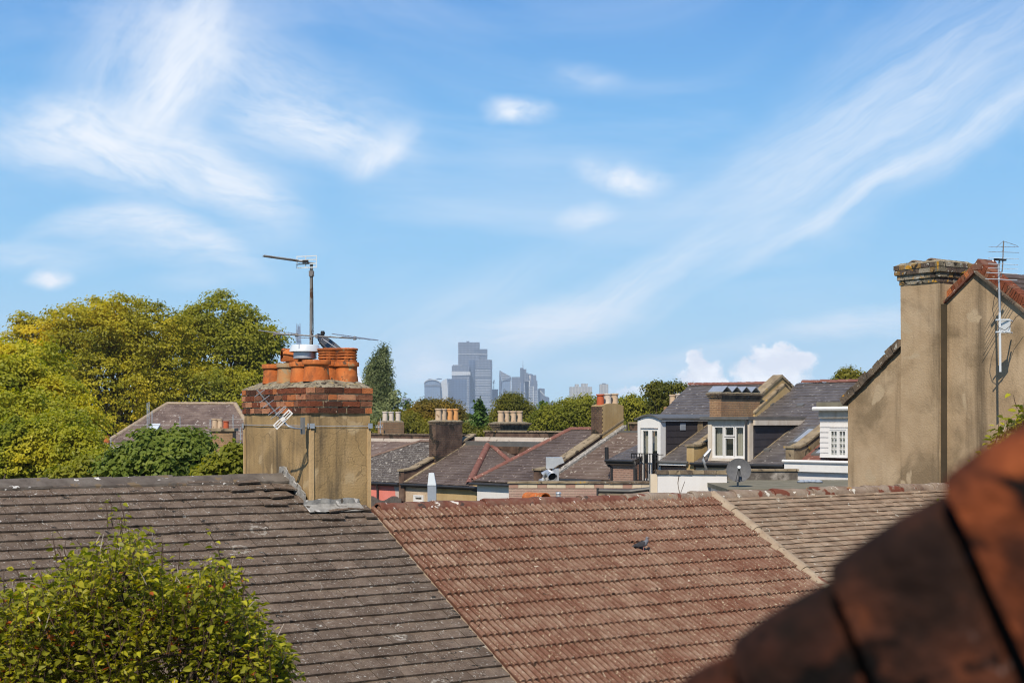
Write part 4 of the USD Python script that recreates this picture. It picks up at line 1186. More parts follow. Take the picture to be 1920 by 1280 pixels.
ridge_line(h, (2.9, 3.62, zr + .04), (4.1, 3.62, zr + .05), 'far_ridge', rng, 0.11)
ridge_line(h, (4.1, 3.62, zr + .05), (6.6, 2.75, zhip(6.6, 2.75) + .05), 'far_ridge', rng, 0.11, 0.4, 'hip_tile')
gutter(h, aL, 8.5, -0.2, zE - 0.09)
parapet(h, 2.28, 2.62, [(-0.12, 7.22), (0.5, 7.30), (4.2, 8.78)], 'sooty_brick', 'coping')
f_ = MB(FT)
f_.hexa([[a_, k_, zE + ST * k_ + o_] for o_ in (0.02, 0.10) for k_ in (-0.12, 3.6) for a_ in (2.62, 2.80)])
obj('mortar_fillet', f_, M['coping'], h)
a0, z1 = on_wall(778, 927); a1, z0 = on_wall(796, 941)
window(h, a0, a1, z0, z1, -0.05, [(0, 1, 0, 1)], curtain=False)
# back of the house: parapet, white flashing, chimneys
obj('lead_flashing', MB(FT).box(2.8, 9.0, 3.98, 4.1, 8.50, 8.70), M['pot_white'], h)
obj('roof', MB(FT).box(2.8, 10.2, 3.4, 4.6, 8.30, 8.52), M['gutter_grey'], h)
parapet(h, 2.3, 10.0, [(5.1, 8.92), (5.5, 8.92)], 'sooty_brick', 'coping')
A = 2.75
k0, _ = on_side(817, 800, A); k1, _ = on_side(866, 800, A)
_, zt = on_side(840, 792, A); _, zb = on_side(840, 850, A)
ch, zp = brick_stack(h, A - 0.42, A, k0, k1, zb - 0.6, zt - 0.10, 'sooty_brick', rng, label='dark sooty brick chimney with two cream and two orange pots', corbel=(2, 0.05))
sp = [(A - 0.2, k0 + (k1 - k0) * q, zp) for q in (0.22, 0.40, 0.64, 0.86)]
pot_row(ch, sp, FT, 0.52, 0.15, ['pot_cream', 'pot_cream', 'pot_buff', 'pot_buff'])
# the chimney farther left, of yellow brick with three white pots
A = -5.7
k0, _ = on_side(719, 800, A); k1, _ = on_side(757, 800, A); _, zt = on_side(738, 790, A); _, zb = on_side(738, 835, A)
h1 = far_house('low back roof range carrying a square yellow-brick chimney with three white pots', A, k0)
wallbox(h1, 'sooty_brick', A - 4.0, A + 3.5, k0 + 0.3, k1 + 3.5, 0, zb - 0.3)
ch, zp = brick_stack(h1, A - 0.42, A, k0, k1, zb - 2.5, zt - 0.02, 'stock_brick', rng, label='yellow brick chimney', mortar='pale_mortar')
pot_row(ch, [(A - 0.2, k0 + (k1 - k0) * q, zp - .03) for q in (0.2, 0.5, 0.84)], FT, 0.50, 0.135, ['pot_white', 'pot_white', 'pot_white'])
tv = thing('tv_aerial', 'tiny white aerial on a short pole left of the yellow-brick chimney', 'aerial', W(712, 830, 72.5))
obj('pole', MB().tube([W(713, 838, 72.5), W(713, 784, 72.5)], 0.02, 5), M['zinc'], tv)
ta = MB()
for q in range(5): ta.tube([W(705 + q * 3, 796, 72.3), W(705 + q * 3, 805, 72.7)], 0.014, 4)
ta.tube([W(704, 800, 72.5), W(718, 800, 72.5)], 0.02, 5)
obj('elements', ta, M['white_metal'], tv)
# corbelled chimney with four cream pots
A = 2.6
k0, _ = on_side(938, 820, A); k1, _ = on_side(988, 820, A); _, zt = on_side(962, 796, A); _, zb = on_side(962, 836, A)
ch, zp = brick_stack(h, A - 0.5, A, k0, k1, zb - 2.2, zt - 0.23, 'stock_brick', rng, label='yellow brick chimney with heavy corbelled cap and four cream pots', corbel=(4, 0.16), mortar='pale_mortar')
pot_row(ch, [(A - 0.25, k0 + (k1 - k0) * q, zp) for q in (0.16, 0.37, 0.62, 0.86)], FT, 0.52, 0.15, ['pot_cream'] * 4)

# --- white house with the hipped brown roof
h = far_house('white-walled terraced house with brown slate roof edged in red hip and ridge tiles', 9.5)
aL, aR = 7.66, 11.6
wallbox(h, 'white_paint', aL, aR, -0.5, 0.2, 0, 6.86)
wallbox(h, 'stock_brick', aL, aR, 0.22, 8.0, 0, 6.9)
zE, k0 = 7.2, -0.5
pl = [(aL - 0.2, -0.65), (11.05, -0.65), (11.05, 4.02), (8.75, 4.02)]
deck(h, pl, zE, 0, ST)
slates(h, M['slate_brown'], pl, zE, 0, ST, 0.25, 0.33, rng, th=0.03, jit=0.008)
zr = zE + 4.02 * ST
ridge_line(h, (8.75, 4.02, zr + .05), (11.0, 4.02, zr + .05), 'far_ridge', rng)
ridge_line(h, (aL - 0.15, -0.6, zE - .6 * ST + .05), (8.75, 4.02, zr + .05), 'far_ridge', rng, 0.11, 0.4, 'hip_tile')
bk = [(8.75, 4.0), (11.6, 4.0), (11.6, 8.0), (8.0, 8.0)]
deck(h, bk, zr, 4.0, -0.45)
gutter(h, aL - 0.25, aR, -0.70, zE - 0.65 * ST - 0.06)
mb = MB(FT)
parapet(h, 11.05, 11.45, [(-0.65, zE + 0.28), (0.1, zE + 0.36), (4.3, zE + 0.36 + 4.2 * ST)], 'sooty_brick', 'coping')
f_ = MB(FT).hexa([[a_, k_, zE + ST * k_ + o_] for o_ in (0.03, 0.16) for k_ in (-0.6, 4.2) for a_ in (11.45, 11.72)])
obj('lead_flashing', f_, M['lead'], h)
A = 11.45
k0, _ = on_side(1128, 760, A); k1, _ = on_side(1168, 760, A)
_, zt = on_side(1148, 757, A); _, zb = on_side(1148, 826, A)
ch = obj('chimney', MB(FT).box(A - 0.55, A - 0.01, k0 + 0.02, k1, zb - 0.8, zt - 0.05), M['dark_mortar'], h, label='rendered chimney with curved top, one red and two white pots')
nn = 12
arc = [(k0 + (k1 - k0) * i / nn, zt - 0.12 + 0.14 * math.sin(math.pi * (0.08 + 0.84 * i / nn)) ** 0.8) for i in range(nn + 1)]
obj('render_face', MB(FT).prism([(k0, zb - 0.8), (k1, zb - 0.8)] + arc[::-1], A - 0.56, A + 0.03, lambda p, hh: np.stack([np.full(len(p), hh), p[:, 0], p[:, 1]], -1)), M['mustard_render'], ch)
mb = MB(); brick_face(mb, FT, A - 0.56, A + 0.03, zb - 0.8, zt - 0.1, k0 - 0.015, -1, rng); obj('brickwork', mb, M['sooty_brick'], ch, kind='stuff')
pot_row(ch, [(A - 0.28, k0 + (k1 - k0) * 0.18, zt - 0.05), (A - 0.28, k0 + (k1 - k0) * .52, zt - .02), (A - .28, k0 + (k1 - k0) * .84, zt - .06)], FT, [0.45, 0.45, 0.5], 0.16, ['pot_red', 'pot_white', 'pot_cream'])

# --- lower house with the steep brown roof and the black soil pipe
h = far_house('terraced house with brown tiled roof, small brick bay and black soil pipe', 13.5)
aL, aR = 11.7, 15.78
wallbox(h, 'white_paint', aL, aR, 0, 0.2, 0, 7.18)
wallbox(h, 'stock_brick', aL, aR, 0.22, 3.3, 0, 6.9)
zE = 7.2
pl = [(aL, -0.15), (aR, -0.15), (aR, 3.75), (aL, 3.75)]
deck(h, pl, zE, 0, ST)
slates(h, M['slate_tan'], pl, zE, 0, ST, 0.30, 0.36, rng, th=0.03)
gutter(h, aL, 14.2, -0.2, zE - 0.08)
obj('lead_flashing', MB(FT).box(aL - .3, aR, 3.72, 3.85, zE + 3.75 * ST, zE + 3.75 * ST + 0.14), M['gutter_grey'], h)
parapet(h, 11.8, aR + 1.0, [(4.3, zE + 3.75 * ST + 0.42), (4.7, zE + 3.75 * ST + .42)], 'sooty_brick', 'coping')
# projecting bay of orange brick
b0, z1 = on_wall(1144, 868, -0.35); b1, _ = on_wall(1190, 868, -0.35)
bay = wallbox(h, 'pale_mortar', b0, b1, -0.35, 2.4, 5.5, z1, 'bay')
mb = MB(); brick_face(mb, FT, b0, b1, z1 - 1.6, z1, -0.362, -1, rng); brick_face(mb, swap(FT), -0.36, 2.0, z1 - 1.6, z1, b1 + .012, 1, rng)
obj('brickwork', mb, M['orange_brick'], bay, kind='stuff')
pl = [(b0 - .1, -0.5), (b1 + .05, -0.5), (b1 + .05, 3.0), (b0 - .1, 3.0)]
deck(h, pl, z1 + 0.12, -0.35, 0.30)
slates(h, M['slate'], pl, z1 + 0.12, -0.35, 0.30, 0.2, 0.3, rng)
obj('fascia', MB(FT).box(b0 - .05, b1 + .05, -0.45, -0.37, z1 - 0.03, z1 + 0.1), M['white_frame'], h)
gutter(h, b0 - .1, b1 + .08, -0.52, z1 + 0.1)
pa, pz = on_wall(1141, 840, -0.3)
_, pz2 = on_wall(1141, 866, -0.3); pb_, pz3 = on_wall(1149, 876, -0.3); _, ztp = on_wall(1138, 838, -0.3)
obj('soil_pipe', MB(FT).tube([[pa - .1, -0.3, ztp], [pa - .08, -0.3, pz2 + .05], [pa + .05, -.32, pz2 - .12], [pb_, -0.34, pz3], [pb_, -0.34, pz3 - 2.0]], 0.075, 9), M['cable_black'], h, smooth=40)
obj('downpipe', MB(FT).tube([[b1 + 0.03, -0.48, z1 + .08], [b1 + .05, -0.42, z1 - .1], [b1 + .05, -0.40, z1 - 2]], 0.05, 7), M['gutter_black'], h)

# --- dark slate house with the tall white dormer and its French doors
h = far_house('slate-roofed house with tall arched white dormer, French doors and black railings', 17)
zE = 7.95
aL, aR = 15.82, 18.25
wallbox(h, 'cream_paint', 15.82, 17.0, 0.12, 0.3, 0, 7.0)
wallbox(h, 'pale_mortar', 17.0, aR, 0.0, 0.2, 0, zE - 0.05)
mb = MB(); brick_face(mb, FT, 17.0, aR, zE - 1.0, zE - 0.05, -0.012, -1, rng); obj('brickwork', mb, M['orange_brick'], h, kind='stuff')
wallbox(h, 'stock_brick', 13.8, 18.2, 3.45, 10.5, 0, 9.4)
wallbox(h, 'stock_brick', aL, aR, 0.32, 3.4, 0, 7.6)
obj('fascia', MB(FT).box(16.95, aR, -0.2, -0.02, zE - 0.14, zE - 0.02), M['white_frame'], h)
gutter(h, 16.95, aR + .1, -0.2, zE - 0.03, mat='gutter_grey')
pl = [(16.95, -0.15), (18.2, -0.15), (18.2, 3.45), (16.95, 3.45)]
deck(h, pl, zE, 0, ST); slates(h, M['slate'], pl, zE, 0, ST, 0.27, 0.36, rng, th=0.026, jit=0.006)
pl = [(13.95, 3.35), (18.2, 3.35), (18.2, 6.45), (13.2, 6.45)]
deck(h, pl, zE, 0, ST); slates(h, M['slate'], pl, zE, 0, ST, 0.27, 0.36, rng, th=0.026, jit=0.006)
bkp = [(13.2, 6.45), (18.2, 6.45), (18.2, 10.6), (13.2, 10.6)]
zr = zE + 6.45 * ST
deck(h, bkp, zr, 6.45, -ST)
ridge_line(h, (13.2, 6.45, zr + .06), (18.2, 6.45, zr + .02), 'far_ridge', rng)
# dormer
d0, d1, zt = 15.83, 16.93, 9.50
_, zb = on_wall(1218, 903)
dm = MB(FT)
dm.box(d0, d0 + 0.12, 0.0, 0.3, zb, zt - 0.02); dm.box(d1 - 0.12, d1, 0.0, 0.3, zb, zt - 0.02)
n = 10
top = [(d0 + (d1 - d0) * i / n, zt - 0.02 + 0.14 * math.sin(math.pi * i / n)) for i in range(n + 1)]
dm.prism([(d0 + .12, zt - 0.34), (d1 - .12, zt - 0.34)] + [(min(max(a, d0 + .12), d1 - .12), z) for a, z in top[::-1]], 0.01, 0.28, lambda p, hh: np.stack([p[:, 0], np.full(len(p), hh), p[:, 1]], -1))
dor = obj('dormer', dm, M['white_frame'], h, label='white arched dormer front')
rf = MB(FT)
for (a, z), (a2, z2) in zip(top[:-1], top[1:]):
    rf.hexa([[x, kk, zz + o_] for o_ in (0.0, 0.05) for kk in (-0.08, 3.5) for x, zz in ((a, z), (a2, z2))])
rf.box(d0 - .1, d0, -0.08, 3.5, zt - 0.04, zt + .02); rf.box(d1, d1 + .12, -0.08, 3.5, zt - 0.04, zt + 0.02)
obj('dormer_roof', rf, M['gutter_grey'], dor)
obj('back_wall', MB(FT).box(d0, d1 - 0.2, 1.2, 1.3, zb, zt), M['room'], dor)
dz1 = zt - 0.36
for i, (x0, x1) in enumerate(((d0 + .125, (d0 + d1) / 2 - .003), ((d0 + d1) / 2 + .003, d1 - .125))):
    s_ = 0.085
    db = MB(FT)
    db.box(x0, x1, 0.06, 0.12, zb, zb + 0.12); db.box(x0, x1, 0.06, 0.12, dz1 - s_, dz1)
    db.box(x0, x0 + s_, 0.06, 0.12, zb + .12, dz1 - s_); db.box(x1 - s_, x1, 0.06, 0.12, zb + .12, dz1 - s_)
    d_ = obj('french_door', db, M['white_frame'], h)
    obj('pane', MB(FT).add([[x0 + s_, .09, zb + .12], [x1 - s_, .09, zb + .12], [x1 - s_, .09, dz1 - s_], [x0 + s_, .09, dz1 - s_]], [[0, 1, 2, 3]]), M['glass'], d_)
    cu = MB(FT); xs_ = np.linspace(x0 + .09, x1 - .09, 14)
    cu.sheet(np.stack(np.broadcast_arrays(xs_[:, None], 0.22 + 0.02 * np.sin(np.arange(14) * 1.8)[:, None], np.array([zb + (1.0 if i == 0 else 1.15), dz1 - .06])[None, :]), -1))
    obj('curtain', cu, M['curtain'], d_)
# slate-hung cheek of the dormer, facing right
def cheek(house, a, k0, k1, z_top, zroof, mat, rng):
    k1 = min(k1, (z_top - zroof(0)) / ST - 0.02)
    pol = [(k0, zroof(k0)), (k1, zroof(k1)), (k1, z_top), (k0, z_top)]
    c = obj('dormer_cheek', MB(FT).prism(pol, a - 0.15, a, lambda p, hh: np.stack([np.full(len(p), hh), p[:, 0], p[:, 1]], -1)), M['cheek_slate'], house)
    mb = MB()
    PP = _P(pol)
    z = min(zroof(k0), zroof(k1)); r = 0
    while z < z_top:
        kk = k0 - (r % 2) * 0.2
        while kk < k1:
            s_ = PP.intersection(_sb(kk + .002, z - .02, kk + 0.398, z + 0.25))
            if s_.geom_type == 'Polygon' and s_.area > .003:
                q = np.array(s_.exterior.coords)[:-1]
                mb.prism(q, 0.004, 0.02, lambda p, hh, z=z: np.stack([a + hh + np.clip((z + .25 - p[:, 1]) / .27, 0, 1) * 0.014, p[:, 0], p[:, 1]], -1), FT)
            kk += 0.4
        z += 0.25; r += 1
    obj('hung_slates', mb, M[mat], c, kind='stuff')
    # pale lead edge along the roof
    e_ = MB(FT).hexa([[a_, k_, zroof(k_) + o_] for o_ in (0.03, 0.09) for k_ in (k0, k1) for a_ in (a + .012, a + .06)])
    obj('lead_edge', e_, M['coping'], c)
    return c
zrf = lambda k: zE + ST * k
c = cheek(h, d1, 0.32, 3.4, zt - 0.05, zrf, 'cheek_slate', rng)
q0, z1 = on_side(1274, 793, d1); q1, z0 = on_side(1284, 806, d1)
obj('side_window', MB(FT).box(d1, d1 + 0.045, q0, q1, z0, z1), M['blue_sheet'], c)
obj('dormer_fascia', MB(FT).box(d1 - .02, d1 + 0.10, 0.0, 3.55, zt - 0.09, zt - 0.045), M['white_frame'], c)
q0, z1 = on_side(1307, 789, d1); q1, z0 = on_side(1316, 808, d1)
obj('side_panel', MB(FT).box(d1 + .005, d1 + 0.05, q0, q1, z0, z1), M['coping'], c)
# railings before the doors
rl = MB(FT); _, zr1 = on_wall(1210, 850, -0.25); _, zr0 = on_wall(1210, 904, -0.25)
rl.box(d0 - .1, d1 + 0.1, -0.27, -0.24, zr1 - 0.02, zr1 + 0.012); rl.box(d0 - .1, d1 + 0.1, -0.268, -0.242, zr0 + 0.05, zr0 + 0.08)
ra = thing('balcony_railing', 'black metal railing with upright bars before the French doors', 'railing', FT(np.array([[16.4, -0.25, zr0]]))[0])
obj('rail', rl, M['cable_black'], ra)
for i in range(11):
    x = d0 - .08 + (d1 - d0 + .16) * i / 10
    obj('bar', MB(FT).tube([[x, -0.255, zr0], [x, -0.255, zr1]], 0.022, 5), M['cable_black'], ra)
for s0_ in (d0 - .09, d1 + .09):
    obj('bracket', MB(FT).box(s0_ - .012, s0_ + .012, -0.25, 0.05, zr1 - .05, zr1 - .025), M['cable_black'], ra)
# party wall up the slope with its stub, gable parapet over the ridge, and the yellow chimney on it
pw = parapet(h, 18.22, 18.55, [(-0.1, 8.50), (0.25, 8.52), (0.6, 8.62), (3.4, 9.85)], 'mustard_render', 'coping')
zr = zE + 6.4 * ST
ka, za = on_side(1465, 707, 18.55)
parapet(h, 18.22, 18.55, [(3.4, zE + 3.4 * ST + 0.55), (ka, za), (ka + 3.3, za - 1.75)], 'mustard_render', 'coping', th=0.10)
parapet(h, 18.56, 18.72, [(3.4, zE + 3.4 * ST + 0.22), (ka, za - .32), (ka + 3.0, za - 1.9)], 'mustard_render', 'coping', over=0.02, th=0.08)
A = 18.62
k0, _ = on_side(1352, 760, A); k1, _ = on_side(1424, 760, A); _, zt5 = on_side(1388, 744, A)
ch, zp = brick_stack(h, A - 0.5, A, k0, k1, 8.3, zt5 - 0.10, 'stock_brick', rng, label='yellow brick chimney with toothed cap and zinc ridge vents', corbel=(3, 0.12), mortar='pale_mortar')
lid = MB(FT)
nl = 4
for i in range(nl):
    ka_, kb_ = k0 + (k1 - k0) * (i + .02) / nl, k0 + (k1 - k0) * (i + 0.98) / nl
    km = (ka_ + kb_) / 2
    for (p_, q_) in (((ka_, zp), (km, zp + 0.2)), ((km, zp + 0.2), (kb_, zp))):
        lid.hexa([[a_, k_, z_ + o_] for o_ in (-0.012, 0.012) for k_, z_ in (p_, q_) for a_ in (A - 0.6, A + 0.06)])
    obj('zinc_vent', lid, M['zinc'], ch); lid = MB(FT)
# two pots peeping over the hip at its left end
_pa, _pz = on_wall(1262, 738, 6.0)
hb = far_house('house hidden behind the slate roof, only its chimney with three pots peeping over', _pa, 7.5)
Pz = on_wall(1262, 762, 7.0)[1]
wallbox(hb, 'stock_brick', on_wall(1250, 700, 7.2)[0], on_wall(1292, 700, 7.2)[0], 7.0, 8.0, 0, Pz, 'chimney')
pot_row(hb, [(on_wall(x, 700, 7.3)[0], 7.3, Pz) for x in (1261, 1273, 1287)], FT, [0.52, 0.56, 0.62], 0.14, ['pot_cream', 'pot_white', 'pot_red'])

# --- slate house with the flat-topped window dormer
h = far_house('slate-roofed house with flat-topped dormer holding a three-light white window', 20.5)
aL, aR = 18.55, 22.45
wallbox(h, 'cream_paint', aL - .1, aR, 0, 0.2, 0, zE - 0.05)
wallbox(h, 'stock_brick', aL, aR, 0.22, 10.5, 0, 7.5)
pl = [(18.6, -0.15), (22.45, -0.15), (22.45, 6.45), (18.6, 6.45)]
deck(h, pl, zE, 0, ST); slates(h, M['slate'], pl, zE, 0, ST, 0.27, 0.36, rng, th=0.026, jit=0.006)
bkp = [(18.6, 6.45), (27, 6.45), (27, 10.6), (18.6, 10.6)]
deck(h, bkp, zE + 6.45 * ST, 6.45, -ST)
ridge_line(h, (18.8, 6.45, zE + 6.45 * ST + .06), (22.45, 6.45, zE + 6.45 * ST + .03), 'far_ridge', rng)
gutter(h, aL - .1, aR, -0.2, zE - 0.06)
d0, d1 = 19.12, 20.92
zt = 9.47; zb = on_wall(1365, 864)[1]
fr = MB(FT)
fr.box(d0, d0 + 0.16, -0.03, 0.2, zb, zt); fr.box(d1 - 0.20, d1, -0.03, 0.2, zb, zt); fr.box(d0 + .16, d1 - .2, -0.03, 0.2, zt - 0.18, zt); fr.box(d0 + .16, d1 - .2, -0.06, 0.2, zb, zb + 0.09)
dor = obj('dormer', fr, M['old_frame'], h, label='weathered cream dormer front')
obj('dormer_roof', MB(FT).box(d0 - 0.25, d1 + 0.06, -0.18, 3.6, zt, zt + 0.10), M['gutter_grey'], dor)
obj('dormer_roof', MB(FT).box(d1 + .06, d1 + 0.16, 0.1, 3.5, zt - 0.20, zt - 0.02), M['old_frame'], dor)
obj('cheek', MB(FT).box(d0, d0 + 0.1, 0.2, 3.3, zb, zt), M['cheek_slate'], dor)
window(h, d0 + 0.165, d1 - 0.205, zb + 0.095, zt - 0.185, 0.06, [(0, 0.33, 0, 1), (0.35, 0.68, 0, 0.64), (0.35, 0.68, 0.67, 1), (0.70, 1, 0, 1)], fw=0.05)
obj('drainpipe', MB(FT).tube([[d1 - 0.06, -0.14, zt], [d1 - 0.06, -0.14, zE - .1]], 0.045, 7), M['gutter_black'], h)
cheek(h, d1, 0.22, 3.4, zt - 0.22, zrf, 'cheek_slate', rng)
pp = [on_wall(1327, 842, -0.2), on_wall(1319, 855, -0.3), on_wall(1317, 862, -0.3), on_wall(1321, 870, -0.25), on_wall(1325, 878, -0.1)]
obj('drainpipe', MB(FT).tube([[pp[0][0], -0.05, pp[0][1]], [pp[1][0], -0.25, pp[1][1]], [pp[2][0], -0.26, pp[2][1]], [pp[3][0], -.22, pp[3][1]], [pp[4][0], -.12, pp[4][1]]], 0.055, 8), M['zinc'], h, smooth=50)
# small slate vents and skylight
for px, py in ((1443, 763), (1500, 764), (1549, 763), (1437, 848)):
    u, v = (px - CX) / F, (HY - py) / F
    d_ = (zE - CAMZ - ST * (FT0[:2] @ G_[:2])) / (v - ST * (u * G_[0] + G_[1]))
    P = np.array([u * d_, d_, 0]) - FT0
    a_, k_ = P @ E_, P @ G_
    if a_ > 22.3: continue
    zz = zE + ST * k_
    obj('slate_vent', MB(FT).hexa([[x, y, zE + ST * y + o_] for o_ in (0.04, 0.12) for y in (k_ - .06, k_ + .10) for x in (a_ - .14, a_ + .14)]), M['gutter_grey'], h)
def skylight(house, a0, a1, k0, k1, lift=0.16):
    fr = MB(FT)
    zz = lambda k: zE + ST * k
    for (x0, x1, y0, y1) in ((a0, a1, k0, k0 + .09), (a0, a1, k1 - .09, k1), (a0, a0 + .09, k0 + .09, k1 - .09), (a1 - .09, a1, k0 + .09, k1 - .09)):
        fr.hexa([[x, y, zz(y) + o_] for o_ in (0.0, lift) for y in (y0, y1) for x in (x0, x1)])
    s_ = obj('skylight', fr, M['gutter_grey'], house)
    obj('pane', MB(FT).add([[x, y, zz(y) + lift - .02] for x, y in ((a0 + .08, k0 + .08), (a1 - .08, k0 + .08), (a1 - .08, k1 - .08), (a0 + .08, k1 - .08))], [[0, 1, 2, 3]]), M['blue_sheet'], s_)
skylight(h, 21.75, 22.32, 1.15, 2.35, 0.2)
parapet(h, 22.47, 22.80, [(-0.1, 8.50), (0.2, 8.50), (0.6, 8.60), (6.45, zE + 6.45 * ST + 0.3)], 'coping', 'coping')

# --- white house at the right end, partly behind the tall gable
h = far_house('white weatherboarded house with leaded casement dormer and red-tiled roof patch', 25)
aL, aR = 22.82, 28.0
wallbox(h, 'white_paint', aL - 0.25, aR, -0.12, 0.2, 0, 8.02)
wallbox(h, 'stock_brick', aL, aR, 0.22, 10.5, 0, 7.5)
obj('fascia', MB(FT).box(aL - 0.3, aR, -0.26, -0.13, 7.72, 8.06), M['white_frame'], h)
gutter(h, aL - .35, aR, -0.28, 8.06, mat='white_frame')
pl = [(22.85, -0.15), (28, -0.15), (28, 6.45), (22.85, 6.45)]
deck(h, pl, zE, 0, ST)
slates(h, M['slate'], [(22.85, 2.3), (28, 2.3), (28, 6.45), (22.85, 6.45)], zE, 0, ST, 0.27, 0.36, rng, th=0.026, jit=0.006)
slates(h, M['far_ridge'], [(22.85, -.1), (28, -.1), (28, 2.3), (22.85, 2.3)], zE, 0, ST, 0.14, 0.2, rng)
ridge_line(h, (22.5, 6.45, zE + 6.45 * ST + .05), (27, 6.45, zE + 6.45 * ST + .05), 'far_ridge', rng)
skylight(h, 23.05, 23.6, 0.55, 1.7, 0.1)
d0 = on_wall(1537, 800, 0.1)[0]
zt = on_wall(1560, 783, 0.1)[1]
zb = on_wall(1560, 858, 0.1)[1]
wb = MB(FT); dd = obj('dormer', MB(FT).box(d0 + .03, 27.0, 0.13, 3.5, zb, zt), M['white_paint'], h, label='white weatherboarded dormer')
w0, z1 = on_wall(1556, 803, 0.1); w1, z0 = on_wall(1590, 858, 0.1)
w1 = w0 + (w1 - w0) * 1.04
z = zb; 
while z < zt - 0.02:
    zz2 = min(z + 0.17, zt)
    for x0, x1 in ((d0, w0 - 0.02), (w1 + .02, 27.0)):
        if z < z0 - .05 or z > z1: x0, x1 = (d0, 27.0) if x0 == d0 else (0, 0)
        if x1 > x0:
            obj('weatherboard', MB(FT).hexa([[x, y, zq] for zq, yo in ((z + .004, 0.0), (zz2 - 0.002, 0.022)) for y in (0.1 + yo, 0.135) for x in (x0, x1)]), M['white_paint'], dd)
    z = zz2
window(h, w0, w1, z0, z1, 0.06, [(0, 0.49, 0, 1), (0.51, 1, 0, 1)], bars=(2, 4), fw=0.05, curtain=True)
e0 = on_wall(1529, 775, 0)[0]
obj('dormer_roof', MB(FT).box(e0 + .1, 27.2, -0.1, 4.0, zt + 0.28, zt + 0.52), M['felt'], dd)
obj('dormer_gutter', MB(FT).tube([[e0, -0.15, zt + 0.30], [27, -0.15, zt + .30]], 0.07, 8), M['white_frame'], dd)
obj('dormer_fascia', MB(FT).box(e0 + .12, 27, 0.0, 0.2, zt, zt + 0.27), M['old_frame'], dd)

# ------------------------------------------------------------------ sheds and walls between the two streets
bw = thing('boundary_wall', 'long low wall of mottled orange and cream brick with stone coping', 'wall', W(1085, 900, 50) * [1, 1, 0])
y = 50.0
x0, x1 = W(954, 900, y)[0], W(1221, 900, y)[0]
zt = W(0, 906, y)[2]
obj('core', MB().box(x0, x1, y + 0.02, y + 0.34, 0, zt), M['pale_mortar'], bw)
mb = MB(); brick_face(mb, None, x0, x1, zt - 1.2, zt - 0.16, y, -1, rng, gap=0.014)
obj('brickwork', mb, M['mix_brick'], bw, kind='stuff')
nb = 15
for i in range(nb):
    a, b = x0 + (x1 - x0) * i / nb, x0 + (x1 - x0) * (i + 1) / nb
    obj('brick', MB().box(a + .006, b - .006, y - 0.012, y + 0.3, zt - 0.155, zt - 0.006, jit=.004, rng=rng), M['pale_mortar'] if i % 3 else M['orange_brick'], bw)
for i in range(7):
    a, b = x0 - .05 + (x1 - x0) * i / 7, x0 - .05 + (x1 - x0) * (i + 1) / 7
    obj('coping_stone', MB().box(a + .004, b - .004, y - 0.06, y + 0.5, zt, zt + 0.07, jit=.008, rng=rng), M['stone_edge'] if i > 3 else M['coping'], bw)
# gutter trough on the wall's right half
gt = thing('roof_gutter', 'black half-round gutter along the low lean-to before the brick wall', 'gutter', W(1165, 925, 49) * [1, 1, 0])
P = [W(1122, 920, 48.6), W(1180, 921, 48.6), W(1222, 916, 48.6)]
obj('trough', MB().tube(P, 0.075, 8), M['gutter_black'], gt)
obj('downpipe', MB().tube([W(1121, 915, 48.6), W(1121, 960, 48.6)], 0.05, 7), M['gutter_black'], gt)
obj('lean_to', MB().hexa([[*W(px, py, d)[:2], W(px, py, d)[2] - o] for o in (0.5, 0.03) for d, py in ((48.55, 924), (49.7, 921)) for px in (1122, 1222)]), M['coping'], gt)
# metal extract cowl
cw = thing('extract_cowl', 'galvanised extract duct with square hood and round bent outlet behind the brick wall', 'duct', W(1035, 905, 52) * [1, 1, 0])
y = 52.0
hx = [W(1024, 0, y)[0], W(1049, 0, y)[0]]
z_ = lambda py: W(0, py, y)[2]
obj('duct', MB().box(W(1036, 0, y)[0], W(1048, 0, y)[0], y, y + 0.3, z_(960), z_(878)), M['zinc'], cw)
hd = MB()
pr = [(W(1024, 0, y)[0], z_(878)), (W(1024, 0, y)[0], z_(857)), (W(1054, 0, y)[0], z_(857)), (W(1058, 0, y)[0], z_(867)), (W(1047, 0, y)[0], z_(871)), (W(1037, 0, y)[0], z_(878))]
hd.prism([pr[0], pr[1], pr[2], pr[4], pr[5]], y - 0.05, y + 0.55, lambda p, hh: np.stack([p[:, 0], np.full(len(p), hh), p[:, 1]], -1))
hd.prism([pr[2], pr[3], pr[4]], y - 0.05, y + 0.55, lambda p, hh: np.stack([p[:, 0], np.full(len(p), hh), p[:, 1]], -1))
obj('hood', hd, M['aluminium'], cw)
bend = [W(1017, 930, y - .2), W(1017, 899, y - .2), W(1020, 890, y - .2), W(1028, 886, y - .25), W(1034, 891, y - .45), W(1036, 894, y - .62)]
obj('bend', MB().tube(bend, 0.14, 14, closed_ends=False), M['zinc'], cw, smooth=50)
obj('outlet_ring', MB().tube([W(1033.5, 890.5, y - .44), W(1036.5, 894.5, y - .66)], 0.165, 16, closed_ends=False), M['aluminium'], cw, smooth=50)
obj('outlet_dark', MB().tube([W(1033.7, 891, y - .50), W(1034.2, 891.6, y - .55)], 0.15, 14), M['near_black'], cw)
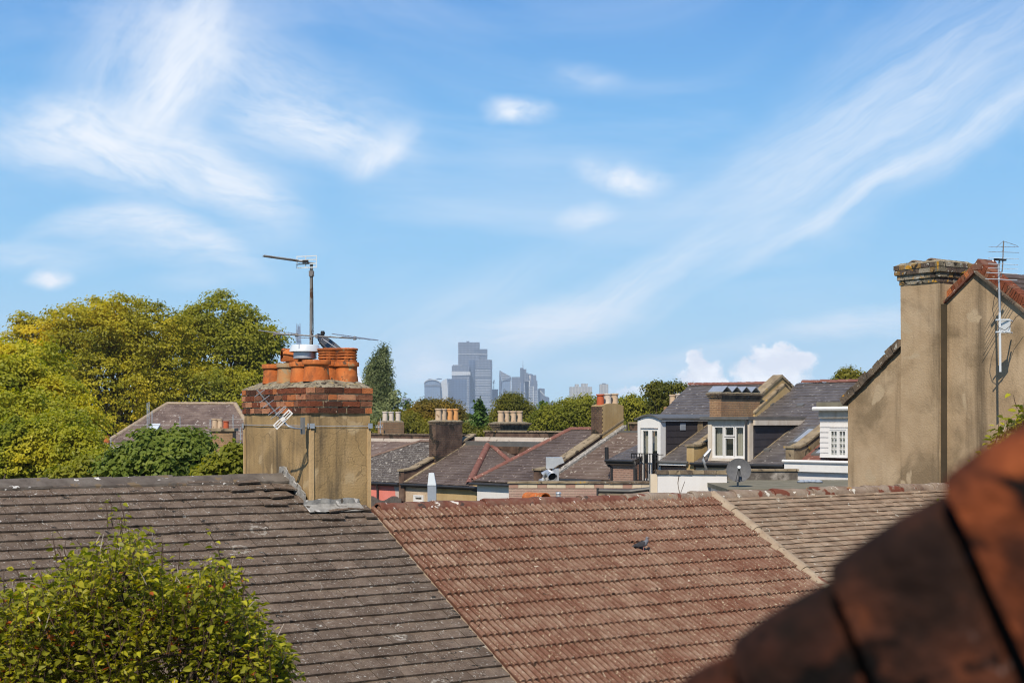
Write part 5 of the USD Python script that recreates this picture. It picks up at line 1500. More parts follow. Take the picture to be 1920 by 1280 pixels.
# clay half-pipe hood and small black terminal peeping over the near ridge
ct = thing('clay_cowl', 'orange clay half-pipe cowl just behind the brown roof ridge', 'chimney cowl', W(1008, 940, 24) * [1, 1, 0])
y = 24.0
obj('hood', half_round(W(988, 934, y + 0.25), W(1023, 936, y - 0.2), 0.105, 0.112, (0, 0, 1), 13, 0.016, 1.65), M['terracotta'], ct, smooth=40)
obj('base', MB().lathe([(0.12, -1.4), (0.11, 0.0), (0.10, 0.01)], W(1006, 942, y), 16), M['terracotta'], ct, smooth=40)
obj('shaft', MB().box(W(975, 0, y)[0], W(1040, 0, y)[0], y - 0.3, y + 0.3, 5.2, W(0, 956, y)[2]), M['stock_brick'], ct)
obj('dark_inside', MB().lathe([(0.0, 0.0), (0.085, 0.0)], W(1017, 940, y), 12), M['near_black'], ct)
ft = thing('flue_terminal', 'small silver and black flue terminal between clay cowl and gutter', 'flue', W(1047, 935, 24.5) * [1, 1, 0])
P = W(1047, 940, 24.5)
obj('pipe', MB().lathe([(0.05, -2.2), (0.05, 0.02), (0.085, 0.03), (0.085, 0.045), (0.04, 0.05), (0.04, 0.07)], P, 14), M['cable_black'], ft, smooth=40)
obj('cap', MB().lathe([(0.038, 0.06), (0.038, 0.13), (0.05, 0.135), (0.045, 0.16), (0.0, 0.165)], P, 14), M['aluminium'], ft, smooth=40)
# tapered grey flue in front of the mustard wall
tf = thing('tapered_flue', 'pale grey tapering square flue standing before the mustard wall', 'flue', W(810, 940, 40) * [1, 1, 0])
y = 40.0
P0, P1, P2 = W(810, 960, y), W(810, 910, y), W(809, 886, y)
v = []
for P, hw in ((np.array([P1[0], y, 5.0]), 0.118), (P1, 0.118)):
    v += [[P[0] + sx * hw, y + sy * hw, P[2]] for sy in (-1, 1) for sx in (-1, 1)]
obj('shaft', MB().hexa(v), M['blue_sheet'], tf)
v = []
for P, hw in ((P1 + [0, 0, .012], 0.118), (P2, 0.07)):
    v += [[P[0] + sx * hw, y + sy * hw, P[2]] for sy in (-1, 1) for sx in (-1, 1)]
obj('cone', MB().hexa(v), M['white_metal'], tf)
# white garden wall with its stained coping
y = 44.0
ww_ = thing('outbuilding', 'white-painted block wall of an outbuilding with dark cracked streaks', 'outbuilding', W(1297, 920, y) * [1, 1, 0])
x0, x1 = W(1233, 0, y)[0], W(1363, 0, y)[0]
obj('wall', MB().box(x0, x1, y, y + 0.3, 0, W(0, 889, y)[2]), M['white_paint'], ww_)
obj('side_wall', MB().box(W(1220, 0, y)[0], x0 - .003, y + 0.05, y + 0.4, 0, W(0, 889, y)[2]), M['cream_paint'], ww_)
for i in range(6):
    a, b = x0 - .03 + (x1 - x0 + .06) * i / 6, x0 - .03 + (x1 - x0 + .06) * (i + 1) / 6
    obj('coping_stone', MB().box(a + .003, b - .003, y - .06, y + 0.36, W(0, 888.5, y)[2], W(0, 881.5, y)[2], jit=.006, rng=rng), M['coping'] if i % 2 else M['stone_edge'], ww_)
obj('crack', MB().tube([W(1273, 892, y - .005), W(1271, 905, y - .005), W(1272, 914, y - .005), W(1275, 926, y - .005)], [0.012, 0.01, 0.008, 0.012], 4).tube([W(1284, 902, y - .005), W(1279, 916, y - .005), W(1276, 924, y - .005)], 0.007, 4), M['twig'], ww_)
# flat roof beyond, with the mouldy upstand
fr_ = thing('flat_roof', 'grey felt flat roof with dark drip edge in front of the white house', 'flat roof', W(1470, 915, 43) * [1, 1, 0])
zf = W(0, 916, 40.0)[2]
x0, x1 = W(1363, 0, 40.0)[0], W(1640, 0, 40.0)[0]
obj('felt', MB().box(x0, x1 + 1, 40.0, 46.2, zf - 0.12, zf), M['felt'], fr_)
obj('drip_edge', MB().box(x0 - .02, x1 + 1, 39.95, 40.0, zf - 0.16, zf - 0.03), M['cable_black'], fr_)
obj('walls', MB().box(x0 + .1, x1 + 0.8, 40.1, 46.1, 0, zf - 0.14), M['white_paint'], fr_)
obj('upstand', MB().box(W(1364, 0, 46)[0], W(1496, 0, 46)[0], 46.0, 46.3, zf, W(0, 883, 46)[2]), M['mouldy'], fr_)
obj('upstand_coping', MB().box(W(1362, 0, 46)[0], W(1498, 0, 46)[0], 45.95, 46.4, W(0, 882.8, 46)[2], W(0, 879, 46)[2]), M['coping'], fr_)
jk = MB()
pv = W(1517, 902, 44)
jr = np.random.default_rng(3)
for i in range(5):
    jk.lathe([(0.0, 0.0), (0.14, 0.01), (0.11, 0.06), (0.04, 0.09), (0.0, 0.095)], [pv[0] - 0.25 + 0.13 * i, 44 + jr.uniform(-.1, .1), zf], 9)
solo('plastic_sheet', jk, M['blue_sheet'], 'crumpled bluish plastic sheet lying on the felt flat roof', 'plastic sheet', smooth=True)
# satellite dish
sd = thing('satellite_dish', 'large round grey satellite dish beside the white outbuilding wall', 'satellite dish', W(1385, 905, 41.2) * [1, 1, 0] + [0, 0, zf])
Pd = W(1385, 882, 41.3)
ax = np.array([-0.12, -0.95, 0.30]); ax /= np.linalg.norm(ax)
sx = np.cross([0, 0, 1.0], ax); sx /= np.linalg.norm(sx); sy = np.cross(ax, sx)
DT = frame(Pd, sx, sy, ax)
rr = np.linspace(0, 0.345, 8)
prof = [(r, 0.09 * (r / 0.345) ** 2 - 0.03) for r in rr] + [(0.352, 0.062), (0.35, 0.048)] + [(r, 0.09 * (r / 0.345) ** 2 - 0.042) for r in rr[::-1]]
obj('reflector', MB().lathe(prof, (0, 0, 0), 40, T=DT), M['dark_mesh'], sd, smooth=40)
stp = MB()
stp.tube(DT(np.array([[0, -0.345, 0.06], [0, -0.30, 0.25], [0, -0.02, 0.40]])), 0.016, 6); stp.tube(DT(np.array([[-0.09, -0.335, 0.06], [-.01, -0.02, 0.40]])), 0.008, 5); stp.tube(DT(np.array([[0.09, -0.335, 0.06], [.01, -0.02, 0.40]])), 0.008, 5)
obj('feed_arm', stp, M['cable_black'], sd)
obj('feed_head', MB().lathe([(0.0, -0.02), (0.045, -0.02), (0.05, 0.03), (0.03, 0.06), (0, 0.06)], (0, 0, 0), 12, T=frame(DT(np.array([[0, -.01, .40]]))[0], sx, sy, -ax)), M['white_metal'], sd, smooth=40)
obj('mast', MB().tube([Pd + [0, 0.1, -0.05], [Pd[0], Pd[1] + .16, Pd[2] - 0.1], [Pd[0], Pd[1] + .16, zf]], 0.03, 7), M['grey_steel'], sd)

# ------------------------------------------------------------------ aerials and the pigeon on the near roofs
z0 = NT0[2]
# tall aerial behind the pots
ya = 15.75
mastb = W(583, 690, ya)
ta = thing('tv_aerial', 'tall mast behind the pots with a directional aerial at its top', 'aerial', mastb)
obj('mast', MB().tube([W(583, 700, ya), W(583.5, 600, ya), W(584, 492, ya)], 0.0175, 8), M['grey_steel'], ta, smooth=40)
obj('clamp', MB().box(-.025, .025, -.03, .03, -0.03, 0.03, frame(W(584, 513, ya), (1, 0, 0), (0, 1, 0))), M['old_boom'], ta)
b0, b1 = W(494, 480.5, ya - 0.25), W(590, 494, ya - 0.02)
obj('boom', MB().tube([b0, b1], 0.009, 6), M['grey_steel'], ta)
bd = (b1 - b0) / np.linalg.norm(b1 - b0)
cr = np.cross(bd, [0, 0, 1.0]); cr /= np.linalg.norm(cr); up = np.cross(cr, bd)
el = MB()
for i in range(17):
    P = b0 + (b1 - b0) * (0.01 + 0.64 * i / 16)
    el.tube([P - cr * 0.075 + up * .006, P + cr * 0.075 + up * .006], 0.0035, 4)
    el.tube([P - cr * 0.03 + up * 0.012, P + cr * 0.03 + up * .012], 0.006, 4)
obj('directors', el, M['aluminium'], ta)
rf = MB()
RT_ = frame(W(575, 491, ya - 0.05), *(lambda x: (x, np.cross([0, 0, 1.0], x)))(np.array([0.99, 0.12, 0.06]) / np.linalg.norm([.99, .12, .06])))
w_, h_ = 0.105, 0.062
for z in (-h_, -h_ * .35, h_ * .35, h_):
    rf.box(-w_, w_, -.004, .004, z - .006, z + .006, RT_)
for x in (-w_, -w_ * .1, w_):
    rf.box(x - .005, x + .005, -.0035, .0035, -h_ - .006, h_ + .006, RT_)
obj('reflector', rf, M['white_metal'], ta)
obj('dipole_box', MB().box(-.045, .02, -.03, -.006, -.014, .018, RT_), M['cable_black'], ta)
obj('cable', MB().tube([W(586, 515, ya - .03), W(587, 560, ya - .02), W(587.5, 620, ya - .02), W(586, 650, ya - .02), W(590, 672, ya)], 0.004, 5), M['cable_black'], ta)
# the low long aerial lying across the mast
yb = 15.6
la = thing('radio_aerial', 'long horizontal aerial with sloping rods across the foot of the mast', 'aerial', W(590, 630, yb))
obj('boom', MB().tube([W(513, 625.5, yb - .1), W(669, 634.5, yb + .1)], 0.009, 6), M['grey_steel'], la)
for (a, b, r) in (((485, 619), (560, 630), 0.005), ((519, 620.5), (588, 631), 0.005), ((622, 625.5), (709, 637.5), 0.005), ((553, 633), (584, 633.5), 0.0045), ((640, 631), (709, 637.8), 0.0055)):
    obj('rod', MB().tube([W(a[0], a[1], yb - .3), W(b[0], b[1], yb + .3)], r, 5), M['aluminium'], la)
for px, py in ((515, 625.6), (556, 628), (594, 630.5), (665, 634)):
    obj('rod_clamp', MB().lathe([(0, -.02), (0.016, -.018), (0.018, .014), (0.008, .022), (0, .024)], W(px, py, yb - .02), 10), M['old_boom'], la, smooth=40)
# dark mesh dish behind the pots
ds = thing('satellite_dish', 'dark mesh satellite dish tilted behind the louvred pots', 'satellite dish', W(628, 670, 16.1))
ax = np.array([0.62, -0.18, 0.74]); ax /= np.linalg.norm(ax)
sx = np.cross([0, 1.0, 0], ax); sx /= np.linalg.norm(sx); sy = np.cross(ax, sx)
DT2 = frame(W(620, 655, 16.1), sx, sy, ax)
R2 = 0.22
rr = np.linspace(0, R2, 7)
obj('reflector', MB().lathe([(r, 0.07 * (r / R2) ** 2) for r in rr] + [(R2 + .006, .072), (R2 + .004, .06)] + [(r, 0.07 * (r / R2) ** 2 - .012) for r in rr[::-1]], (0, 0, -0.03), 32, T=DT2), M['dark_mesh'], ds, smooth=40)
obj('feed_arm', MB().tube([W(606, 636, 15.9), W(630, 652, 15.9), W(652, 664, 16.0), W(664, 668, 16.0), W(666, 672, 16.0), W(656, 672.5, 16.0)], 0.006, 6).tube([W(607, 630, 15.9), W(598, 645, 15.95)], 0.006, 6), M['aluminium'], ds)
obj('feed_head', MB().lathe([(0, -.028), (0.02, -.024), (0.026, 0.0), (0.02, 0.024), (0, .028)], W(605, 624.5, 15.9), 14), M['cable_black'], ds, smooth=40)
obj('bracket', MB().tube([W(628, 668, 16.15), W(634, 690, 16.1)], 0.015, 6), M['grey_steel'], ds)
# small aerial on the stack's left face
sa = thing('tv_aerial', 'small tilted yagi aerial with slotted white reflector on the stack face', 'aerial', W(566, 801, 14.55))
ys = 14.45
arm = [W(568, 803, 14.72), W(562, 803.5, 14.6), W(552, 802.5, ys), W(541, 799, ys), W(534, 793, ys)]
obj('arm', MB().tube(arm, 0.011, 8), M['aluminium'], sa, smooth=50)
obj('wall_bracket', MB().box(-.012, .012, -.03, .03, -0.085, 0.085, frame(W(567.5, 798, 14.66), R_, S_)), M['grey_steel'], sa)
obj('boom', MB().tube([W(481, 730, ys - .12), W(505, 759, ys - .08), W(534, 793, ys)], 0.009, 7), M['old_boom'], sa)
el = MB()
for px, py, L in ((487, 737, 11), (496, 748, 11), (503, 757, 12), (514, 770, 13), (519, 777, 14)):
    el.tube([W(px - L * .85, py + L * .62, ys - .1), W(px + L * .85, py - L * .62, ys - .12)], 0.0035, 4)
obj('directors', el, M['aluminium'], sa)
lp = [(520, 780), (535, 765), (537, 762.5), (535, 761.5), (531, 764), (517, 777)]
obj('dipole', MB().tube([W(x, y, ys - .06) for x, y in lp], 0.004, 5), M['aluminium'], sa)
c0 = W(530.5, 786, ys - 0.03)
rx = W(546, 770.5, ys - .05) - W(516, 801, ys - .02); Lr = np.linalg.norm(rx); rx /= Lr
ry = np.cross(rx, [0, 1.0, 0]); ry /= np.linalg.norm(ry)
RT2 = frame(c0, rx, np.cross(ry, rx), ry)
rf = MB(); hl = Lr / 2; hw = 0.031
for a, b, c, d in ((-hl, hl, -hw, -hw + .014), (-hl, hl, hw - .014, hw), (-hl, -hl + .014, -hw + .014, hw - .014), (hl - .014, hl, -hw + .014, hw - .014), (-.022, .022, -hw + .014, hw - .014), (-hl + .014, -.022, -.005, .005), (.022, hl - .014, -.005, .005)):
    rf.box(a, b, -.003, .003, c, d, RT2)
obj('reflector', rf, M['white_frame'], sa)
# aerial on the tall gable
yg = 20.35
ga = thing('tv_aerial', 'many-rodded vertical aerial on pale pole bracketed to the tall gable', 'aerial', W(1876, 640, yg))
obj('pole', MB().tube([W(1875.5, 697, yg), W(1874.5, 586, yg)], 0.017, 8), M['white_metal'], ga, smooth=40)
obj('mast', MB().tube([W(1875, 600, yg), W(1873.5, 545, yg), W(1872.5, 500, yg), W(1874, 488, yg)], 0.0145, 8), M['zinc'], ga, smooth=40)
bt = [W(1881.5, 455, yg - .05), W(1880, 490, yg - .03), W(1878, 512, yg)]
obj('boom', MB().tube([W(1881.8, 453, yg - .05), W(1879.5, 505, yg - .02), W(1876.5, 520, yg - .01)], 0.009, 6), M['old_boom'], ga)
for py, x0, x1, d in ((463, 1854, 1910, 0), (472, 1852.5, 1910.5, 1.5), (484, 1853, 1910, 1), (494, 1853, 1909, 2.5), (502.5, 1853, 1909, 2), (511, 1850, 1908, 3), (522.5, 1848, 1907, 3)):
    obj('rod', MB().tube([W(x0, py, yg - .15), W(x1, py + d, yg + .1)], 0.0042 if py < 510 else 0.006, 5), M['aluminium'] if py < 480 else M['white_metal'], ga)
obj('folded_dipole', MB().tube([W(1868, 464, yg), W(1881, 452, yg - .04), W(1908, 461, yg)], 0.004, 5), M['old_boom'], ga)
obj('junction_box', MB().box(-.08, .1, -.02, .02, -.012, .012, frame(W(1874, 487, yg - .04), (0.97, 0.2, -0.03), (-.2, .97, 0))), M['cable_black'], ga)
wt = frame(W(1882, 611, 20.62), -S_, -R_)
br = MB()
gp = NT(np.array([[T_END, 0.09, 0]]))[0]
ctr = W(1881, 611, yg + 0.03)
br.box(-.075, .075, -.008, .008, -.10, .10, frame(ctr + [0.03, 0.02, 0], (0.96, -.28, 0), (.28, .96, 0)))
obj('bracket_plate', br, M['aluminium'], ga)
for dz in (0.085, -0.085):
    obj('bracket_arm', MB().tube([W(1867, 611, yg - .02) + [0, 0, dz], W(1892, 611, yg + .02) + [0, 0, dz], W(1892, 611, yg + .02) + [0.12, .22, dz]], 0.012, 6), M['white_metal'], ga)
obj('cable', MB().tube([W(1872, 540, yg - .02), W(1864, 560, yg), W(1861, 580, yg), W(1865, 603, yg), W(1873, 614, yg - .03), W(1884, 619, yg - .04), W(1893, 612, yg), W(1905, 594, yg + .03), W(1922, 584, yg)], 0.0045, 5), M['cable_black'], ga, smooth=True)

# pigeon
pgc = None
u, v = (1203 - CX) / F, (HY - 1041) / F
for s_ in np.linspace(0, 3, 1500):                # the point of the brown roof under the bird's feet
    y_ = (NT0[1] - 0)
    t_ = (u * (NT0[1] + s_ * S_[1]) - NT0[0] - s_ * S_[0]) / (R_[0] - u * R_[1])
    P = NT(np.array([[t_, s_, -s_ * TANP]]))[0]
    if CAMZ + v * P[1] > P[2]:
        pgc = P; break
pgc = pgc + np.array([0, 0, 0.05])
pg = thing('pigeon', 'grey pigeon standing on the brown tiles, head up, tail to the left', 'pigeon', pgc)
def ellipsoids(parts, n=14):
    import manifold3d as m3
    out = None
    for a, ra, b, rb in parts:
        s1 = m3.Manifold.sphere(ra, n).translate(list(map(float, a))); s2 = m3.Manifold.sphere(rb, n).translate(list(map(float, b)))
        hgl = m3.Manifold.hull(s1 + s2)
        out = hgl if out is None else out + hgl
    import trimesh
    out = out.refine_to_length(0.012)
    me = out.to_mesh(); tm = trimesh.Trimesh(me.vert_properties[:, :3], me.tri_verts, process=True)
    trimesh.smoothing.filter_taubin(tm, iterations=8)
    return np.array(tm.vertices), np.array(tm.faces)
k_ = 0.172 / 0.30
def PB(x, y, z): return pgc + np.array([x, y * 1.0 - x * 0.25, z]) * k_
body = ellipsoids([(PB(-0.055, 0, 0.115), 0.040 * k_, PB(0.055, 0, 0.145), 0.056 * k_), (PB(0.05, 0, 0.14), 0.055 * k_, PB(0.098, 0, 0.195), 0.034 * k_),
                   (PB(0.098, 0, 0.19), 0.034 * k_, PB(0.098, 0, 0.245), 0.024 * k_), (PB(0.098, 0, 0.25), 0.026 * k_, PB(0.105, 0, 0.255), 0.025 * k_),
                   (PB(-0.055, 0, 0.115), 0.034 * k_, PB(-0.13, 0, 0.10), 0.018 * k_)])
b_ = obj('body', body, M['bird_grey'], pg, smooth=True)
for sgn in (-1, 1):
    wv = MB()
    out = []
    for q, (x, z, hh, o_) in enumerate(((0.06, 0.155, 0.03, .048), (0.03, 0.15, 0.046, .056), (-0.03, 0.135, 0.046, .052), (-0.085, 0.12, 0.03, .038), (-0.155, 0.105, 0.008, .018))):
        out.append([PB(x, sgn * o_, z + hh), PB(x, sgn * (o_ + .008), z), PB(x, sgn * o_, z - hh)])
    wv.sheet(np.array(out))
    obj('wing', wv, M['bird_dark'], pg, smooth=True)
    obj('leg', MB().tube([PB(0.03, sgn * .022, 0.10), PB(0.036, sgn * .024, 0.05), PB(0.03, sgn * .024, 0.004)], [0.011 * k_, 0.006 * k_, 0.006 * k_], 6).tube([PB(0.0, sgn * .024, -.002), PB(0.062, sgn * .024, -.004)], 0.005 * k_, 5).tube([PB(0.03, sgn * .024, 0), PB(0.055, sgn * .045, -.004)], 0.005 * k_, 5), M['bird_pink'], pg)
    obj('eye', MB().lathe([(0, -.005), (0.005, 0), (0, .005)], PB(0.112, sgn * .024, 0.258), 8), M['pot_buff'], pg)
tl = MB().hexa([[*PB(x, y, z)] for z_o in (0, .012) for y in (-.028, .028) for x, z in ((-0.195, 0.075 + z_o), (-0.09, 0.10 + z_o))])
obj('tail', tl, M['bird_dark'], pg)
obj('beak', MB().tube([PB(0.125, 0, 0.255), PB(0.155, 0, 0.248)], [0.009 * k_, 0.002], 6), M['bird_dark'], pg)

# ------------------------------------------------------------------ our own roof edge, close by: a row of old clay tiles running up to the right
D0, D1 = 1.42, 1.16
A0, A1 = W(1250, 1326, D0), W(1955, 786, D1)
AX = (A1 - A0) / np.linalg.norm(A1 - A0)
view = (A0 + A1) / 2 - np.array([0, 0, CAMZ]); view /= np.linalg.norm(view)
SIDE = np.cross(AX, view); SIDE /= np.linalg.norm(SIDE)          # across the row, in the picture's plane
if SIDE[2] > 0: SIDE = -SIDE                                      # towards the lower right
UPV = np.cross(AX, SIDE); UPV = UPV if UPV @ view < 0 else -UPV   # towards the viewer
ed = thing('verge_tiles', 'blurred row of old dark red clay tiles along the roof edge close by', 'roof edge', A0 - [0, 0, 0.3])
LT = np.linalg.norm(A1 - A0)
rg = np.random.default_rng(8)
def along(px):
    """Where on the outline the photograph's column px falls, in metres from A0."""
    u = (px - CX) / F
    return (u * A0[1] - A0[0]) / (AX[0] - u * AX[1])
cuts = [along(q) for q in (1150, 1290, 1392, 1572, 1783, 2000, 2230)]
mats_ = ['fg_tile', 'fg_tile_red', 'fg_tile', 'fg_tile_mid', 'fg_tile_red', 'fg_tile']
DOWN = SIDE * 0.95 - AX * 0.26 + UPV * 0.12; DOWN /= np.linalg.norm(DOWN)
def section(r, n_arc=9, n_face=12, length=0.42):
    """The tile's profile: over the rounded top and down its face, as (towards SIDE, towards the viewer, down the face)."""
    out = []
    for q in np.linspace(-1.5, 1.35, n_arc):
        out.append((r - r * math.cos(q), r * math.sin(q), 0.0))
    for q in np.linspace(0.03, length, n_face):
        out.append((r - r * math.cos(1.35), r * math.sin(1.35), q))
    return np.array(out)
for i, (a, b) in enumerate(zip(cuts[:-1], cuts[1:])):
    mb = MB()
    sec = section(0.040)
    gap = 0.010
    xs_ = [(a + gap, 0.016), (a + gap, 0.003), (a + gap + 0.004, 0.0)] + [(x, 0.0) for x in np.linspace(a + 0.012, b - 0.012, 9)] + [(b - gap - 0.004, 0.0), (b - gap, 0.003), (b - gap, 0.016)]
    g_ = []
    for x, inset in xs_:
        q = (x - a) / (b - a)
        lift = 0.012 * (1 - q)                                     # every tile is a little proud at its lower end
        belly = 0.004 * math.sin(math.pi * q)
        P = A0 + AX * x + sec[:, :1] * SIDE + sec[:, 1:2] * UPV + sec[:, 2:3] * DOWN
        P = P - SIDE * (lift + belly - inset) * np.clip(1 - sec[:, 2:3] * 4, 0, 1) + UPV * (lift + belly - inset)
        P = P + AX * (sec[:, 2:3] * 0.05 * (0.5 - q))
        g_.append(P)
    g_ = np.array(g_)
    g_ += 0.005 * (meshkit.fbm(g_ * 26 + i * 7, 3)[..., None] - 0.5)
    mb.sheet(g_)
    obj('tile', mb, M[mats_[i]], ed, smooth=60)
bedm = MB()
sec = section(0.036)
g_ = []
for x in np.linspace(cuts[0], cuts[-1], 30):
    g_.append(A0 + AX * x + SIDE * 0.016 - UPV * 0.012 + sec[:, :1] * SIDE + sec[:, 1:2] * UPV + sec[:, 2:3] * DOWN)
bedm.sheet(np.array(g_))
obj('mortar_bed', bedm, M['near_black'], ed)  # near-black sheet behind the gaps between the tiles

# ------------------------------------------------------------------ trees
def leaves(rng, pos, size, up=0.5, out=None, jitter=0.35, fold=0.25, droop=0.0):
    """Leaf-shaped pairs of triangles at pos: base, two shoulders, tip, folded along the rib."""
    n = len(pos)
    nrm = rng.normal(0, 1, (n, 3)); nrm /= np.linalg.norm(nrm, axis=1, keepdims=True)
    nrm[:, 2] = np.abs(nrm[:, 2])
    nrm = nrm * (1 - up) + np.array([0, 0, up])
    if out is not None: nrm = nrm + out * 0.5
    nrm /= np.linalg.norm(nrm, axis=1, keepdims=True)
    d = rng.normal(0, 1, (n, 3)); d[:, 2] -= droop
    d -= nrm * np.sum(d * nrm, 1, keepdims=True); d /= np.linalg.norm(d, axis=1, keepdims=True) + 1e-9
    s = np.cross(nrm, d)
    L = size * rng.uniform(1 - jitter, 1 + jitter, (n, 1)); Wd = L * rng.uniform(0.32, 0.46, (n, 1))
    f = nrm * L * fold * rng.uniform(0.2, 1.2, (n, 1))
    v = np.stack([pos - d * L * 0.5, pos + s * Wd + f - d * L * 0.05, pos + d * L * 0.5 - f * 0.3, pos - s * Wd + f - d * L * 0.05], 1).reshape(-1, 3)
    i = np.arange(n)[:, None] * 4
    return v, np.vstack([i + [0, 1, 2], i + [0, 2, 3]])


def clumps(rng, blobs, n):
    """Clump centres near the surface of a union of ellipsoids; blobs = [(centre, radii, share)]."""
    C, OUT = [], []
    w = np.array([b[2] if len(b) > 2 else b[1][0] * b[1][2] for b in blobs], float); w /= w.sum()
    for (b, k) in zip(blobs, rng.multinomial(n, w)):
        d = rng.normal(0, 1, (k, 3)); d /= np.linalg.norm(d, axis=1, keepdims=True)
        r = rng.uniform(0.45, 1.0, (k, 1)) ** 0.6
        C.append(np.asarray(b[0]) + d * r * np.asarray(b[1])); OUT.append(d)
    return np.vstack(C), np.vstack(OUT)


def tree(name, label, cat, base, blobs, mat, n_clumps, per, clump_r, leaf, rng, group=None, trunk_r=0.25, limbs=26, flat=0.7, up=0.45, bark='bark', keep=None, droop=0.0):
    t = thing(name, label, cat, base, group)
    C, OUT = clumps(rng, blobs, n_clumps)
    if keep is not None:
        k = keep(C); C, OUT = C[k], OUT[k]
    rad = clump_r * rng.uniform(0.5, 1.4, (len(C), 1))
    q = rng.normal(0, 1, (len(C) * per, 3)); q /= np.linalg.norm(q, axis=1, keepdims=True); q *= rng.uniform(0, 1, (len(q), 1)) ** 0.38 * 0.9
    q[:, 2] = np.abs(q[:, 2]) * 1.1 - 0.35
    P = np.repeat(C, per, 0) + q * np.repeat(rad, per, 0) * [1, 1, flat]
    lobe = q + np.repeat(OUT, per, 0) * 0.25; lobe /= np.linalg.norm(lobe, axis=1, keepdims=True) + 1e-9
    v, f = leaves(rng, P, leaf, up, lobe * 1.9, droop=droop)
    obj('crown', (v, f), M[mat], t)
    tr = MB()
    base = np.asarray(base, float)
    b0 = np.asarray(blobs[0][0])
    fork = base + (b0 - base) * [0.8, 0.8, 0.62]
    tr.tube([base - [0, 0, .1], base + (fork - base) * .5 + rng.normal(0, .1, 3) * [1, 1, 0], fork], [trunk_r * 1.25, trunk_r, trunk_r * .8], 8)
    idx = rng.choice(len(C), min(limbs, len(C)), False)
    for i in idx:
        c = C[i]; st = base + (fork - base) * rng.uniform(0.75, 1.0)
        mid = (st + c) / 2 + rng.normal(0, 0.12, 3) * np.linalg.norm(c - st) * 0.6 + [0, 0, 0.05]
        r = trunk_r * rng.uniform(0.22, 0.45)
        tr.tube([st, st * .55 + mid * .45, mid, c], [r, r * .75, r * 0.5, r * .15], 5)
    obj('trunk', tr, M[bark], t)
    return t


M['leaf_plane'] = leafy('leaf_plane', [(0.188, 0.185, 0.017), (0.365, 0.326, 0.026), (0.594, 0.477, 0.037), (0.815, 0.610, 0.050), (0.969, 0.652, 0.052)], 0.3, trans=0.48)
M['leaf_plane_dark'] = leafy('leaf_plane_dark', [(0.151, 0.169, 0.021), (0.312, 0.301, 0.029), (0.507, 0.436, 0.041), (0.714, 0.547, 0.052)], 0.3, trans=0.48)
M['leaf_yellow'] = leafy('leaf_yellow', [(0.161, 0.190, 0.019), (0.332, 0.326, 0.026), (0.558, 0.471, 0.032), (0.791, 0.562, 0.034), (0.972, 0.580, 0.032)], 0.45, trans=0.48)
M['leaf_maple'] = leafy('leaf_maple', [(0.086, 0.121, 0.021), (0.172, 0.215, 0.036), (0.287, 0.307, 0.057), (0.450, 0.413, 0.091)], 1.2, trans=0.48)
M['leaf_poplar'] = leafy('leaf_poplar', [(0.098, 0.124, 0.047), (0.212, 0.238, 0.101), (0.382, 0.397, 0.218), (0.585, 0.586, 0.390)], 0.5, trans=0.3)
M['leaf_mid'] = leafy('leaf_mid', [(0.087, 0.094, 0.012), (0.181, 0.169, 0.019), (0.290, 0.244, 0.027), (0.424, 0.304, 0.036)], 0.3, trans=0.45)
M['leaf_autumn'] = leafy('leaf_autumn', [(0.111, 0.098, 0.017), (0.221, 0.156, 0.022), (0.380, 0.206, 0.030), (0.538, 0.227, 0.041)], 0.5, trans=0.45)
M['leaf_conifer'] = leafy('leaf_conifer', [(0.039, 0.075, 0.015), (0.084, 0.145, 0.026), (0.158, 0.230, 0.045)], 0.5, trans=0.2)
M['leaf_light'] = leafy('leaf_light', [(0.141, 0.159, 0.018), (0.261, 0.254, 0.028), (0.393, 0.345, 0.040), (0.520, 0.413, 0.054)], 0.4, trans=0.48)
M['leaf_apple'] = leafy('leaf_apple', [(0.099, 0.108, 0.012), (0.233, 0.234, 0.019), (0.419, 0.365, 0.029), (0.606, 0.490, 0.038), (0.746, 0.547, 0.054)], 4.0, trans=0.45, rough=0.4)
M['leaf_apple_red'] = leafy('leaf_apple_red', [(0.28, 0.045, 0.012), (0.30, 0.12, 0.022), (0.36, 0.22, 0.045)], 3.0, trans=0.35)
M['leaf_apple_yellow'] = leafy('leaf_apple_yellow', [(0.32, 0.32, 0.018), (0.42, 0.37, 0.024), (0.50, 0.40, 0.045)], 3.0, trans=0.35)


def B(px, py, y, rx, rz, ry=None, w=None):
    """An ellipsoid of foliage whose centre is seen at (px, py) at depth y, with half widths given in photograph pixels."""
    k = y / F
    b = (W(px, py, y), (rx * k, (ry or rx) * k, rz * k))
    return b if w is None else b + (w,)


